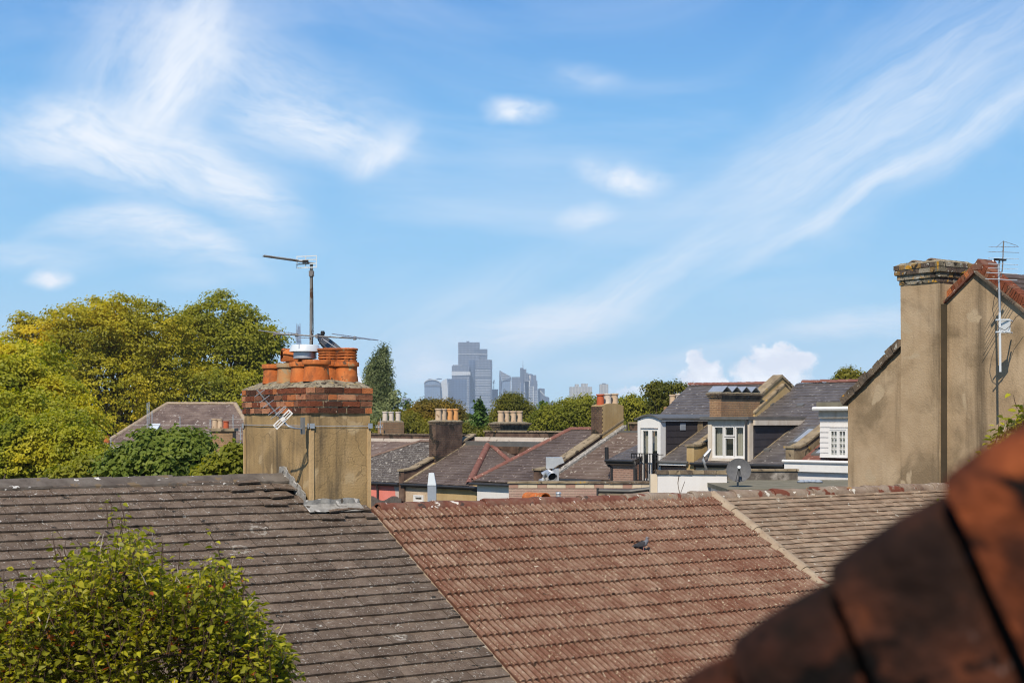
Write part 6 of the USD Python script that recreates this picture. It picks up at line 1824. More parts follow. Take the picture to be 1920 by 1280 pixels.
tg = np.random.default_rng(21)
y = 66.0
tree('plane_tree', 'big olive-green plane tree with broad domed crown, left of the scaffolded house roof', 'tree', (W(200, 0, 102)[0], 102, 0),
     [B(205, 690, 102, 125, 100, 90), B(255, 630, 101, 106, 72), B(175, 625, 101, 101, 62), B(300, 700, 101, 80, 110), B(110, 690, 101, 80, 90), B(200, 740, 98, 120, 80), B(190, 580, 102, 22, 28), B(265, 582, 101, 40, 26), B(130, 600, 102, 45, 30), B(70, 630, 101, 42, 38), B(20, 665, 101, 45, 40), B(45, 605, 101, 22, 20), B(222, 566, 101, 26, 16)],
     'leaf_plane', 1350, 56, 1.0, 0.19, tg, trunk_r=0.5, limbs=60)
tree('plane_tree', 'tall darker plane tree immediately left of the brick-banded chimney pots', 'tree', (W(420, 0, 106)[0], 106, 0),
     [B(425, 680, 106, 95, 100, 80), B(410, 600, 106, 60, 48), B(455, 635, 105, 60, 62), B(365, 630, 106, 50, 48), B(490, 680, 105, 42, 72), B(415, 560, 106, 26, 12), B(345, 610, 106, 25, 30), B(400, 745, 103, 130, 60), B(520, 645, 106, 14, 18)],
     'leaf_plane_dark', 1050, 56, 1.0, 0.19, tg, trunk_r=0.45, limbs=50)
tree('lime_tree', 'yellowing tree at the left edge with low ragged crown', 'tree', (W(20, 0, 58)[0], 58, 0),
     [B(20, 720, 58, 75, 60, 60), B(60, 690, 60, 60, 55), B(0, 680, 60, 40, 45), B(110, 760, 58, 60, 55), B(45, 790, 55, 90, 60), B(150, 790, 57, 40, 45)],
     'leaf_yellow', 680, 54, 0.62, 0.14, tg, trunk_r=0.3, limbs=36)
tree('lime_tree', 'lower yellow-green tree in front, its crown meeting the dark roof ridge', 'tree', (W(70, 0, 42)[0], 42, 0),
     [B(60, 850, 42, 100, 60, 60), B(140, 850, 42, 60, 50), B(20, 830, 42, 50, 50), B(110, 810, 44, 60, 40), B(190, 880, 40, 40, 30)],
     'leaf_yellow', 640, 54, 0.42, 0.10, tg, trunk_r=0.2, limbs=30)
tree('young_maple', 'fresh green maple with pointed leaves between yellow trees and chimney stack', 'tree', (W(310, 0, 27)[0], 27, 0),
     [B(315, 870, 27, 95, 55, 70), B(295, 840, 27, 55, 32), B(355, 850, 27, 50, 36), B(240, 868, 27, 40, 38), B(390, 880, 27, 50, 30), B(305, 815, 27, 14, 8), B(345, 815, 27, 12, 10), B(380, 828, 27, 16, 14), B(280, 880, 27, 90, 35)],
     'leaf_maple', 380, 56, 0.32, 0.10, tg, trunk_r=0.12, limbs=40, up=0.6, droop=0.4)
tree('elder_bush', 'pale yellow-green bush squeezed between the maple and the chimney stack', 'bush', (W(435, 0, 23)[0], 23, 0),
     [B(430, 872, 23, 34, 26), B(445, 850, 23, 18, 18), B(405, 885, 23, 36, 18)], 'leaf_light', 170, 22, 0.2, 0.085, tg, trunk_r=0.07, limbs=20)
tree('elder_bush', 'dull straw-green bush low between the yellow tree and the maple', 'bush', (W(190, 0, 30)[0], 30, 0),
     [B(185, 878, 30, 50, 22), B(150, 888, 30, 60, 16), B(215, 865, 30, 16, 20)], 'leaf_light', 200, 22, 0.25, 0.10, tg, trunk_r=0.07, limbs=20)

# the poplar and the trees behind the far terrace
def poplar(label, px0, py0, px1, py1, hw, y, mat, n, rng, lean=0.0):
    b = []
    for i in range(9):
        q = i / 8
        w = hw * (0.55 + 0.75 * math.sin(math.pi * min(1, 0.25 + q * 0.62))) * (1 - 0.75 * q ** 3)
        b.append(B(px0 + (px1 - px0) * q + rng.uniform(-2, 2), py0 + (py1 - py0) * q, y, w, abs(py1 - py0) / 9 * 1.1, None, w + 2))
    return tree('poplar_tree', label, 'tree', (W(px0, 0, y)[0], y, 0), b, mat, n, 24, 0.8, 0.2, rng, trunk_r=0.28, limbs=30, flat=1.3, up=0.1)
tree('poplar_tree', 'slim pointed grey-green poplar right of the near chimney', 'tree', (W(705, 0, 118)[0], 118, 0),
     [B(706, 795, 118, 27, 26), B(704, 765, 118, 25, 26), B(706, 738, 118, 25, 24), B(709, 712, 118, 24, 24), B(712, 692, 118, 19, 22), B(717, 674, 118, 12, 18), B(722, 660, 118, 6, 13), B(703, 680, 118, 7, 16), B(694, 700, 118, 7, 14), B(728, 725, 118, 7, 20)],
     'leaf_poplar', 620, 48, 0.65, 0.13, tg, trunk_r=0.28, limbs=30, flat=1.5, up=0.1)
tree('poplar_tree', 'smaller feathery tree leaning on the tall poplar', 'tree', (W(735, 0, 116)[0], 116, 0), [B(733, 775, 116, 20, 30), B(740, 748, 116, 8, 14), B(722, 790, 115, 30, 25)], 'leaf_poplar', 150, 22, 0.7, 0.2, tg, trunk_r=0.2)
tree('garden_tree', 'sparse thin-crowned young tree left of the russet tree', 'tree', (W(766, 0, 112)[0], 112, 0), [B(766, 770, 112, 9, 14), B(764, 758, 112, 5, 8), B(770, 785, 112, 14, 12)], 'leaf_conifer', 46, 16, 0.6, 0.18, tg, trunk_r=0.12)
tree('garden_tree', 'round russet-topped tree in front of the curved-top tower', 'tree', (W(818, 0, 105)[0], 105, 0), [B(818, 785, 105, 42, 38), B(800, 772, 105, 28, 24), B(838, 775, 105, 30, 26), B(785, 795, 105, 28, 30)], 'leaf_autumn', 480, 42, 0.8, 0.14, tg, trunk_r=0.3)
tree('garden_tree', 'dark green tree mass between the white-potted and sooty chimneys', 'tree', (W(780, 0, 98)[0], 98, 0), [B(785, 812, 98, 40, 28), B(760, 800, 98, 30, 32), B(815, 815, 97, 35, 22)], 'leaf_mid', 482, 42, 0.75, 0.135, tg, trunk_r=0.3)
tree('garden_tree', 'yellowish low tree under the poplar, behind the white-potted chimney', 'tree', (W(740, 0, 100)[0], 100, 0), [B(740, 800, 100, 26, 28), B(722, 815, 100, 24, 22), B(698, 815, 100, 26, 22)], 'leaf_mid', 264, 42, 0.75, 0.135, tg, trunk_r=0.25)


def conifer(label, px, ptop, pbot, hw, y, n, rng):
    t = thing('conifer_tree', label, 'tree', (W(px, 0, y)[0], y, 0))
    top, bot = W(px, ptop, y), W(px, pbot, y)
    k = y / F
    C = []
    tr = MB().tube([(top[0], y, 0), bot, top + [0, 0, 0.2]], [0.25, 0.16, 0.02], 7)
    for i in range(n):
        q = rng.uniform(0, 1) ** 0.75
        a = rng.uniform(0, 6.283)
        r = hw * k * (0.08 + q) * rng.uniform(0.55, 1.1)
        c0 = top + (bot - top) * q
        c1 = c0 + [math.cos(a) * r, math.sin(a) * r, -r * 0.25 + 0.1]
        m = int(8 + r * 9)
        w = rng.uniform(0.15, 1, (m, 1))
        C.append(c0 + (c1 - c0) * w + rng.normal(0, 0.10, (m, 3)))
        if i % 4 == 0: tr.tube([c0, c1], [0.04, 0.01], 4)
    P = np.vstack(C)
    obj('crown', leaves(rng, P, 0.24, 0.3, None, 0.4, 0.2, droop=0.5), M['leaf_conifer'], t)
    obj('trunk', tr, M['bark'], t)
conifer('dark spiky conifer right of the sooty chimney, below the tallest tower', 899, 752, 850, 46, 100, 330, tg)
conifer('small dark conifer tip right of the round olive tree', 1017, 753, 800, 22, 104, 90, tg)
tree('garden_tree', 'round olive-green tree above the corbelled chimney', 'tree', (W(962, 0, 108)[0], 108, 0), [B(962, 772, 108, 36, 32), B(945, 785, 108, 24, 26), B(985, 785, 108, 26, 26), B(958, 750, 108, 16, 12)], 'leaf_mid', 459, 42, 0.75, 0.135, tg, trunk_r=0.3)
tree('garden_tree', 'low green shrubby tree behind the long parapet coping', 'tree', (W(925, 0, 95)[0], 95, 0), [B(935, 812, 95, 26, 22), B(870, 815, 95, 22, 20), B(905, 822, 95, 40, 16)], 'leaf_mid', 241, 42, 0.7, 0.135, tg, trunk_r=0.25)
tree('garden_tree', 'spreading light green tree between corbelled chimney and rendered curved-top chimney', 'tree', (W(1060, 0, 92)[0], 92, 0), [B(1060, 790, 92, 60, 34), B(1025, 800, 92, 36, 32), B(1095, 780, 92, 36, 32), B(1070, 762, 92, 24, 14), B(1100, 758, 92, 14, 16), B(1005, 812, 92, 28, 24), B(1035, 772, 92, 16, 12)], 'leaf_light', 713, 42, 0.75, 0.135, tg, trunk_r=0.3)
tree('garden_tree', 'bright green tree right behind the rendered curved-top chimney', 'tree', (W(1190, 0, 88)[0], 88, 0), [B(1192, 768, 88, 26, 24), B(1178, 755, 88, 14, 14), B(1210, 775, 88, 26, 20)], 'leaf_light', 218, 42, 0.7, 0.135, tg, trunk_r=0.25)
tree('garden_tree', 'open-crowned tree rising left of the slate roof, sky showing through', 'tree', (W(1248, 0, 84)[0], 84, 0), [B(1240, 742, 84, 30, 26), B(1225, 730, 84, 14, 14), B(1262, 725, 84, 16, 10), B(1285, 728, 84, 14, 8), B(1250, 765, 84, 34, 22)], 'leaf_mid', 195, 42, 0.6, 0.135, tg, trunk_r=0.2, limbs=40)
tree('garden_tree', 'green tree showing above the right slate roof beside the tall gable', 'tree', (W(1590, 0, 80)[0], 80, 0), [B(1598, 722, 80, 30, 26), B(1590, 706, 80, 16, 14), B(1570, 722, 80, 14, 10), B(1625, 730, 80, 30, 24)], 'leaf_mid', 264, 42, 0.65, 0.135, tg, trunk_r=0.25)

# far woodland seen as one mass, from the gardens out to the city
wd = np.random.default_rng(4)
P = []
for i in range(1500):
    yy = 150 * (3200 / 150) ** wd.uniform(0, 1)
    xx = wd.uniform(-0.42, 0.30) * yy
    hh = wd.uniform(5.5, 9.2) + yy * 0.0035
    r = wd.uniform(2.5, 5) * (1 + yy / 700)
    d = wd.normal(0, 1, (22, 3)); d /= np.linalg.norm(d, axis=1, keepdims=True)
    P.append(np.hstack([d * [r, r, hh * 0.5] + [xx, yy, hh * 0.5], np.full((22, 1), r * 0.75)]))
P = np.vstack(P)
v, f = leaves(wd, P[:, :3], P[:, 3:], 0.3, None, 0.3, 0.3)
solo('distant_woodland', (v, f), M['leaf_mid'], 'distant treetops merging into one green belt below the skyline', 'woodland', kind='stuff')

# ------------------------------------------------------------------ the small tree in the near garden, lower left
def fruit_tree(label, base, outline, y, rng, n_shoots, leaf=0.050, depth=0.75, name='apple_tree', red=0.022, yel=0.12, voids=()):
    """Upright shoots with alternate leaves; outline = [(px, py top, weight)] of the crown's upper edge, filled down to the lowest row."""
    t = thing(name, label, 'tree', base)
    base = np.asarray(base, float)
    tr, tw, dd = MB(), MB(), MB()
    pos, outd = [], []
    px_, py_ = np.array([o[0] for o in outline], float), np.array([o[1] for o in outline], float)
    fork = base + [0, 0, base[2] * 0 + 5.4]
    tr.tube([base, base + [0.05, 0, 2.5], fork], [0.09, 0.075, 0.06], 8)
    mains = []
    for q in range(11):
        px = rng.uniform(px_[0] + 20, px_[-1] - 20); yy = y + rng.uniform(-depth, depth) * 0.8
        tipy = np.interp(px, px_, py_) + rng.uniform(60, 150)
        c = W(px, tipy, yy)
        mid = (fork + c) / 2 + rng.normal(0, .15, 3)
        tr.tube([fork, mid, c], [0.04, 0.026, 0.010], 6)
        mains.append((fork, mid, c))
    for i in range(n_shoots):
        px = rng.uniform(px_[0], px_[-1])
        top = np.interp(px, px_, py_)
        q = rng.uniform(0, 1)
        py = top + (1330 - top) * q + rng.normal(0, 6) + 34 * (meshkit.noise(np.array([px / 30.0, 0.5, 7.7]), 9) - 0.35)
        if any((px - a) ** 2 + (py - b) ** 2 < c * c for a, b, c in voids) or meshkit.noise(np.array([px / 38.0, py / 38.0, 3.3]), 5) < 0.27:
            continue
        edge = min(1.0, (px - px_[0] + 30) / 80, (px_[-1] - px + 12) / 60)
        yy = y + rng.uniform(-1, 1) * depth * max(0.15, edge)
        tip = W(px, py, yy)
        L = rng.uniform(0.10, 0.30)
        lean = rng.normal(0, 0.30, 3) * [1, 1, 0]
        lean[0] += 0.30 * (px - 0.5 * (px_[0] + px_[-1])) / (0.5 * (px_[-1] - px_[0]))
        d = np.array([lean[0], lean[1], 1.0]); d /= np.linalg.norm(d)
        foot = tip - d * L
        tw.tube([foot, (foot + tip) / 2 + rng.normal(0, .006, 3), tip], [0.0028, 0.002, 0.001], 4, closed_ends=False)
        if rng.random() < 0.5:
            m = mains[rng.integers(len(mains))]
            w = rng.uniform(0.3, 1); st = m[1] * (1 - w) + m[2] * w
            if np.linalg.norm(st - foot) < 0.6: tw.tube([st, (st + foot) / 2 + rng.normal(0, .03, 3), foot], [0.007, 0.005, 0.004], 4, closed_ends=False)
        k = int(L / 0.022)
        w = np.linspace(0.0, 1.0, k)[:, None]
        a = rng.uniform(0, 6.28) + np.arange(k) * 2.4
        o = np.stack([np.cos(a), np.sin(a), np.full(k, 0.25)], 1)
        pos.append(foot + (tip - foot) * w + o * 0.032); outd.append(o)
        if rng.random() < 0.05:
            dd.tube([tip, tip + d * rng.uniform(0.04, 0.12) + rng.normal(0, .008, 3)], [0.003, 0.0015], 4, closed_ends=False)
    for i in range(n_shoots // 45):                              # stray shoots rising out of the crown, thinly leaved
        px = rng.uniform(px_[0] + 15, px_[-1] - 15)
        foot = W(px, np.interp(px, px_, py_) + rng.uniform(0, 120), y + rng.uniform(-.5, .5) * depth)
        d = np.array([rng.normal(0, .25), rng.normal(0, .2), 1.0]); d /= np.linalg.norm(d)
        L = rng.uniform(0.10, 0.24); tip = foot + d * L
        tw.tube([foot, foot + d * L * .5 + rng.normal(0, .012, 3), tip], [0.004, 0.003, 0.0015], 4, closed_ends=False)
        k = int(L / 0.04); w = np.linspace(0.2, 1.0, k)[:, None]; a = np.arange(k) * 2.4 + i
        o = np.stack([np.cos(a), np.sin(a), np.full(k, 0.3)], 1)
        pos.append(foot + d * L * w + o * 0.02); outd.append(o)
    P, O_ = np.vstack(pos), np.vstack(outd)
    # petiole outward, blade drooping a little
    n = len(P)
    kind = rng.random(n)
    d = O_ + rng.normal(0, 0.35, (n, 3)); d[:, 2] -= 0.25; d /= np.linalg.norm(d, axis=1, keepdims=True)
    nr = np.array([0, 0, 1.0]) + rng.normal(0, 0.5, (n, 3)); nr -= d * np.sum(d * nr, 1, keepdims=True); nr /= np.linalg.norm(nr, axis=1, keepdims=True)
    s = np.cross(nr, d)
    L = leaf * rng.uniform(0.6, 1.35, (n, 1)); Wd = L * rng.uniform(0.26, 0.36, (n, 1)); cup = nr * Wd * rng.uniform(0.1, 0.8, (n, 1)); cur = -nr * L * rng.uniform(0.0, 0.35, (n, 1))
    V = np.stack([P, P + d * L * .35 + s * Wd + cup, P + d * L * .35, P + d * L * .35 - s * Wd + cup, P + d * L * .72 + s * Wd * .75 + cup * .8 + cur * .4, P + d * L * .72 + cur * .4, P + d * L * .72 - s * Wd * .75 + cup * .8 + cur * .4, P + d * L + cur], 1)
    Fc = np.array([[0, 1, 2], [0, 2, 3], [1, 4, 5], [1, 5, 2], [2, 5, 6], [2, 6, 3], [4, 7, 5], [5, 7, 6]])
    for nm, mt, sel in (('crown', 'leaf_apple', kind > red + yel), ('red_leaves', 'leaf_apple_red', kind < red), ('yellow_leaves', 'leaf_apple_yellow', (kind >= red) & (kind <= red + yel))):
        v_ = V[sel].reshape(-1, 3); m_ = int(sel.sum())
        if m_: obj(nm, (v_, (np.arange(m_)[:, None, None] * 8 + Fc[None]).reshape(-1, 3)), M[mt], t, kind='stuff')
    obj('trunk', tr, M['bark'], t)
    obj('twigs', tw, M['twig'], t, kind='stuff')
    if dd.n: obj('dead_twigs', dd, M['dead_twig'], t, kind='stuff')
    return t
fg_ = np.random.default_rng(77)
fruit_tree('bushy garden tree with green, yellow and red leaves before the dark roof', (W(250, 0, 9.6)[0], 9.6, 0),
           [(-60, 1122), (0, 1107), (18, 1092), (40, 1102), (70, 1064), (110, 1047), (140, 1024), (180, 1010), (205, 987), (232, 970), (262, 992), (290, 1022), (305, 1048), (330, 1042), (352, 1060), (372, 1054), (392, 1037), (420, 1042), (440, 1070), (455, 1094), (480, 1122), (487, 1142), (500, 1192), (540, 1207)],
           9.6, fg_, 3100, voids=((338, 1052, 22), (160, 1010, 16), (300, 1215, 26), (352, 1190, 20), (430, 1130, 16), (60, 1075, 16), (120, 1030, 14), (395, 1240, 18), (215, 1190, 14), (250, 1090, 12)))
fruit_tree('leafy climbing branches before the tall gable, right of the chimney breast', (W(1990, 0, 10.5)[0], 10.5, 0),
           [(1765, 930), (1800, 915), (1828, 890), (1842, 846), (1856, 860), (1868, 800), (1880, 790), (1895, 770), (1915, 755), (1945, 745), (1990, 740)],
           10.5, fg_, 1300, leaf=0.055, depth=0.35, red=0.0, yel=0.12, name='garden_tree')

# ------------------------------------------------------------------ the scaffolded house on the left
y = 75.0
sh_ = thing('detached_house', 'hip-roofed house with pale lichen-spotted tiles, wrapped in scaffolding', 'house', (W(330, 0, y)[0], y, 0))
XL, XR = W(188, 0, y)[0], W(488, 0, y)[0]
zE = W(0, 838, y)[2]
RL, RR, yR = W(313, 0, 80.5)[0], W(441, 0, 80.5)[0], 80.5
zR = W(0, 759, 80.5)[2]
obj('wall', MB().box(XL + .3, XR - .3, y + .3, 86, 0, zE - .05), M['cream_paint'], sh_)
HSl = (zR - zE) / (yR - y)
ID = frame((0, 0, 0), (1, 0, 0), (0, 1, 0))
fp_ = [(XL, y), (XR, y), (RR, yR), (RL, yR)]
deck(sh_, fp_, zE, y, HSl, T=ID)
slates(sh_, M['slate_pale'], fp_, zE, y, HSl, 0.26, 0.33, tg, T=ID, up=0.02, th=0.03)
# left hip slope
hl = MB()
SLf = (zR - zE) / (RL - XL)
LT_ = swap(ID)
lp_ = [(y, XL), (86, XL), (yR, RL)]
deck(sh_, lp_, zE, XL, SLf, T=LT_)
slates(sh_, M['slate_pale'], lp_, zE, XL, SLf, 0.26, 0.33, tg, T=LT_, up=0.02, th=0.03)
bkp_ = MB().add([[XR, y, zE], [XR, 86, zE], [RR, yR, zR], [RL, yR, zR], [XL, 86, zE]], [[0, 1, 2], [2, 1, 3], [3, 1, 4]])
obj('roof', bkp_, M['slate_pale'], sh_)
for p0, p1 in (((RL, yR, zR), (RR, yR, zR)), ((XL, y, zE), (RL, yR, zR)), ((RR, yR, zR), (XR, y, zE))):
    ridge_line(sh_, np.array(p0) + [0, 0, .05], np.array(p1) + [0, 0, .05], 'hip_buff', tg, 0.12, 0.45, T=ID)
obj('fascia', MB().box(XL - .05, XL + 4.5, y - .12, y - .02, zE - .22, zE - .02), M['white_frame'], sh_)
obj('roof_patch', MB().hexa([[x, yy, zE + HSl * (yy - y) + o_] for o_ in (0.05, 0.07) for yy in (y + .6, y + 1.7) for x in (W(318, 0, y)[0], W(358, 0, y)[0])]), M['blue_sheet'], sh_)
sk = MB().hexa([[x, yy, zE + HSl * (yy - y) + o_] for o_ in (0.06, 0.16) for yy in (y + 1.9, y + 2.6) for x in (W(262, 0, y)[0], W(278, 0, y)[0])])
obj('skylight', sk, M['white_metal'], sh_)
# rear wing with stock brick chimney
ex = thing('house_extension', 'buff-walled extension with white coping and two orange pots beyond the yellow trees', 'house extension', (W(205, 0, 72)[0], 72, 0))
obj('wall', MB().box(W(182, 0, 72)[0], W(214, 0, 72)[0], 72, 74.5, 0, W(0, 842, 72)[2]), M['mustard_render'], ex)
obj('coping', MB().box(W(181, 0, 72)[0], W(216, 0, 72)[0], 71.9, 74.6, W(0, 842, 72)[2], W(0, 838, 72)[2]), M['pot_white'], ex)
obj('chimney', MB().box(W(189, 0, 73)[0], W(203, 0, 73)[0], 73, 73.8, W(0, 842, 72)[2] - .3, W(0, 830, 73)[2]), M['coping'], ex)
for px in (191.5, 199.5):
    obj('chimney_pot', MB().lathe([(0.17, 0), (0.15, 0.3), (0.165, 0.32), (0.165, 0.38), (0.12, 0.38), (0.1, 0)], W(px, 830, 73.3), 14), M['terracotta'], ex, smooth=40)
c_ = thing('chimney_stack', 'brick chimney with two cream pots and one red before the scaffolded roof', 'chimney', (W(416, 0, 70)[0], 70, 0))
xa, xb = W(397, 0, 70)[0], W(436, 0, 70)[0]
zt = W(0, 808, 70)[2]
obj('core', MB().box(xa + .01, xb - .01, 70.01, 70.9, 3, zt), M['dark_mortar'], c_)
mb = MB(); brick_face(mb, None, xa, xb, zt - 1.6, zt, 70.0, -1, tg); brick_face(mb, swap(ID), 70, 70.9, zt - 1.6, zt, xb, 1, tg)
obj('brickwork', mb, M['stock_brick'], c_, kind='stuff')
obj('cap', MB().box(xa - .1, xb + .1, 69.9, 71.0, zt, zt + 0.14), M['coping'], c_)
obj('side_pier', MB().box(W(352, 0, 70)[0], W(366, 0, 70)[0], 70.2, 70.9, 3, W(0, 818, 70)[2]), M['mustard_render'], c_)
for px, mt, hh in ((403, 'pot_cream', 0.48), (413, 'pot_cream', 0.46), (424, 'pot_red', 0.36)):
    obj('chimney_pot', MB().lathe([(0.14, 0), (0.13, hh * .85), (0.16, hh * .88), (0.16, hh), (0.11, hh), (0.1, 0)], W(px, 0, 70.4) * [1, 1, 0] + [0, 0, zt + .13], 14), M[mt], c_, smooth=40)
sc = thing('scaffolding', 'grey scaffold tubes standing and running along the hipped roof', 'scaffolding', (W(350, 0, 73)[0], 73, 0))
for px, p0, p1, yy in ((276, 755, 900, 73.5), (279.5, 753, 900, 73.6), (337.5, 780, 900, 73.0), (394, 786, 900, 73), (437, 777, 900, 73), (285, 770, 900, 74.5), (208, 820, 880, 73), (451, 800, 900, 73)):
    obj('standard', MB().tube([W(px, p1, yy), W(px, p0, yy)], 0.02, 6), M['aluminium'], sc)
for py, x0, x1, yy in ((797, 248, 462, 73), (806.5, 240, 462, 73.1), (812, 300, 462, 73), (786, 430, 462, 73.4), (812, 420, 462, 73.3)):
    obj('ledger', MB().tube([W(x0, py, yy), W(x1, py, yy)], 0.017, 6), M['grey_steel'], sc)
lad = thing('ladder', 'aluminium ladder leaning left of the orange pots on the extension', 'ladder', W(184, 840, 71.5))
for dx in (0, 5):
    obj('rail', MB().tube([W(180 + dx, 836, 71.5), W(185 + dx, 806, 72)], 0.03, 5), M['zinc'], lad)
for q in range(5):
    obj('rung', MB().tube([W(180.5 + q, 832 - q * 6, 71.6), W(185.5 + q, 832 - q * 6, 71.6)], 0.02, 5), M['zinc'], lad)
ls_ = thing('low_house', 'low slate-roofed lean-to with white flashing half hidden by the pale bush', 'house', (W(430, 0, 60)[0], 60, 0))
obj('wall', MB().box(W(412, 0, 60)[0], W(475, 0, 60)[0], 60, 63, 0, W(0, 866, 60)[2]), M['pot_white'], ls_)
obj('roof', MB().hexa([[x, yy, z_] for o_ in (-0.1, 0.0) for yy, z_ in ((59.8, W(0, 862, 60)[2] + o_), (63, W(0, 840, 63)[2] + o_)) for x in (W(408, 0, 60)[0], W(476, 0, 60)[0])]), M['slate'], ls_)

# ------------------------------------------------------------------ the city on the horizon
def facade(name, col, dark, band=4.0, col_w=6.0, amt=0.5, vert=0.3, metallic=0.0, rough=0.35):
    g = Graph()
    s = g.add('separate_xyz', vector=g.o('geometry', 'position'))
    X_, Y_, Z_ = (('@', f'{s}.{k}') for k in 'xyz')
    h1 = g.ramp(g.math('fraction', g.math('divide', Z_, band)), 0.30, 0.42)
    hx = g.math('add', X_, Y_)
    v1 = g.ramp(g.math('fraction', g.math('divide', hx, col_w)), 0.30, 0.45)
    plant = g.ramp(g.math('fraction', g.math('divide', Z_, band * 11.0)), 0.93, 0.95)
    m = g.math('multiply', g.math('subtract', 1.0, g.math('multiply', h1, amt)), g.math('subtract', 1.0, g.math('multiply', v1, vert)))
    n = g.noise(g.o('geometry', 'position'), 0.03, 3.0)
    m = g.math('multiply', m, g.ramp(n, 0.3, 0.7, 0.85, 1.1, smooth=False))
    m = g.math('multiply', m, g.math('subtract', 1.0, g.math('multiply', plant, 0.35)))
    c = g.mix(m, dark, col)
    return g.make(name, g.o('principled_bsdf', 'BSDF', base_color=c, roughness=rough, specular_ior_level=0.5, metallic=metallic))
M['tower_grey'] = facade('tower_grey', (0.155, 0.17, 0.21), (0.045, 0.053, 0.075), 8.0, 12.0, 0.6, 0.35)
M['tower_pale'] = facade('tower_pale', (0.27, 0.285, 0.315), (0.065, 0.076, 0.10), 8.0, 14.0, 0.8, 0.2)
M['tower_blue'] = facade('tower_blue', (0.085, 0.115, 0.185), (0.025, 0.037, 0.07), 8.0, 10.0, 0.5, 0.5)
M['tower_dark'] = facade('tower_dark', (0.10, 0.115, 0.15), (0.03, 0.038, 0.06), 4.0, 5.0, 0.4, 0.4)
M['tower_glass'] = facade('tower_glass', (0.15, 0.20, 0.28), (0.06, 0.085, 0.135), 3.8, 6.0, 0.25, 0.3)
M['tower_white'] = facade('tower_white', (0.44, 0.45, 0.46), (0.28, 0.29, 0.31), 4.0, 6.0, 0.3, 0.3)
M['tower_concrete'] = facade('tower_concrete', (0.40, 0.39, 0.37), (0.16, 0.165, 0.18), 3.0, 7.0, 0.5, 0.45)
CG = 'towers of the city skyline'


def tower(label, D, parts, name='tower_block', depth=45.0, base_px=None):
    """parts: [(name, material, outline in photograph pixels from the top down, extra depth)]; each outline is raised at distance D with real depth, down to the ground."""
    xs = [p[0] for q in parts for p in q[2]]
    t = thing(name, label, 'tower', (W(sum(xs) / len(xs), 0, D)[0], D, 0), CG)
    for nm, mt, pts, (y0, y1) in parts:
        P = []
        for px, py in pts:
            w = W(px, py if py is not None else HY, D + y0)
            P.append((w[0], 0.0 if py is None else w[2]))
        mb = MB().prism(P, D + y0, D + y1, lambda p, h: np.stack([p[:, 0], np.full(len(p), h), p[:, 1]], -1))
        obj(nm, mb, M[mt], t)
    return t
def rect(x0, x1, y0): return [(x0, y0), (x1, y0), (x1, None), (x0, None)]
D = 4800.0
tower('tallest stepped grey glass tower, highest of the skyline', D, [('shaft', 'tower_grey', rect(859, 899, 641.5), (0, 60)), ('side_shaft', 'tower_grey', rect(899.1, 913.5, 654.5), (5, 60)), ('plant_floor', 'tower_dark', rect(897.5, 913.6, 654.3)[:2] + [(913.6, 663), (897.5, 663)], (2, 4.9)),
      ('louvre_band', 'tower_dark', rect(888, 897.4, 654.3)[:2] + [(897.4, 658), (888, 658)], (-2, -.2)), ('roof_plant', 'tower_dark', rect(874.5, 880, 639.5)[:2] + [(880, 641.4), (874.5, 641.4)], (10, 30)), ('recess', 'tower_blue', rect(879, 890, 675), (-6, -1)),
      ('white_band', 'tower_white', [(859, 663), (913, 663.5), (913, 664.5), (859, 664)], (-1.5, -.3))])
tower('stepped mid-height tower left of the tallest, with pale band', D - 60, [('shaft', 'tower_blue', rect(847, 881, 711), (0, 50)), ('upper', 'tower_grey', rect(847.2, 880, 685.5)[:2] + [(880, 710.9), (847.2, 710.9)], (1, 50)), ('pale_band', 'tower_white', [(847, 696), (882, 696.5), (882, 703), (847, 704)], (-2, -.2)), ('pale_column', 'tower_pale', rect(875.5, 879, 707), (-3, -.3)), ('roof_plant', 'tower_pale', [(849, 684), (866, 683.5), (866, 685.4), (849, 685.4)], (5, 30))])
tower('broad pale tower with horizontal bands, right of the tallest', D - 80, [('shaft', 'tower_pale', rect(891, 919.8, 690), (0, 50)), ('top_floors', 'tower_grey', [(891.5, 674.5), (908, 672.5), (913, 674), (919.6, 673.8), (919.6, 689.8), (891.5, 689.8)], (1, 50)), ('side', 'tower_dark', rect(919.9, 922.6, 674.5), (4, 50)), ('dark_edge', 'tower_dark', [(891, 690), (919.8, 690.2), (919.8, 691), (891, 690.8)], (-1.5, -.2)),
      ('dark_line', 'tower_dark', [(891, 707), (919.8, 707), (919.8, 707.6), (891, 707.6)], (-1.5, -.2)), ('dark_line', 'tower_dark', [(891, 723), (919.8, 723), (919.8, 723.6), (891, 723.6)], (-1.5, -.2)), ('dark_line', 'tower_dark', [(891, 740), (919.8, 740), (919.8, 740.6), (891, 740.6)], (-1.5, -.2))])
# tower that swells towards its curved top
Dw = 4650.0
wt_ = thing('curved_tower', 'top-heavy glass tower with white curved roof at the skyline left end', 'tower', (W(822, 0, Dw)[0], Dw, 0), CG)
fl_ = [(795.6, 717), (798.5, 714.2), (804, 712.5), (810, 711.9), (816, 712.6), (821, 714.5), (824.3, 717.5), (825, 728), (825.6, 745), (826, None), (797.6, None), (796.6, 745), (795.7, 728)]
P = [(W(px, 0, Dw)[0], W(0, py, Dw)[2] if py is not None else 0) for px, py in fl_]
obj('glass_front', MB().prism(P, Dw, Dw + 60, lambda p, h: np.stack([p[:, 0], np.full(len(p), h), p[:, 1]], -1)), M['tower_glass'], wt_)
arc = [(795.0, 719), (795.6, 716.2), (798.5, 713.2), (804, 711.3), (810, 710.7), (816, 711.3), (821, 713.2), (825.2, 716.5), (826.3, 728), (827.0, 745), (827.4, 790)]
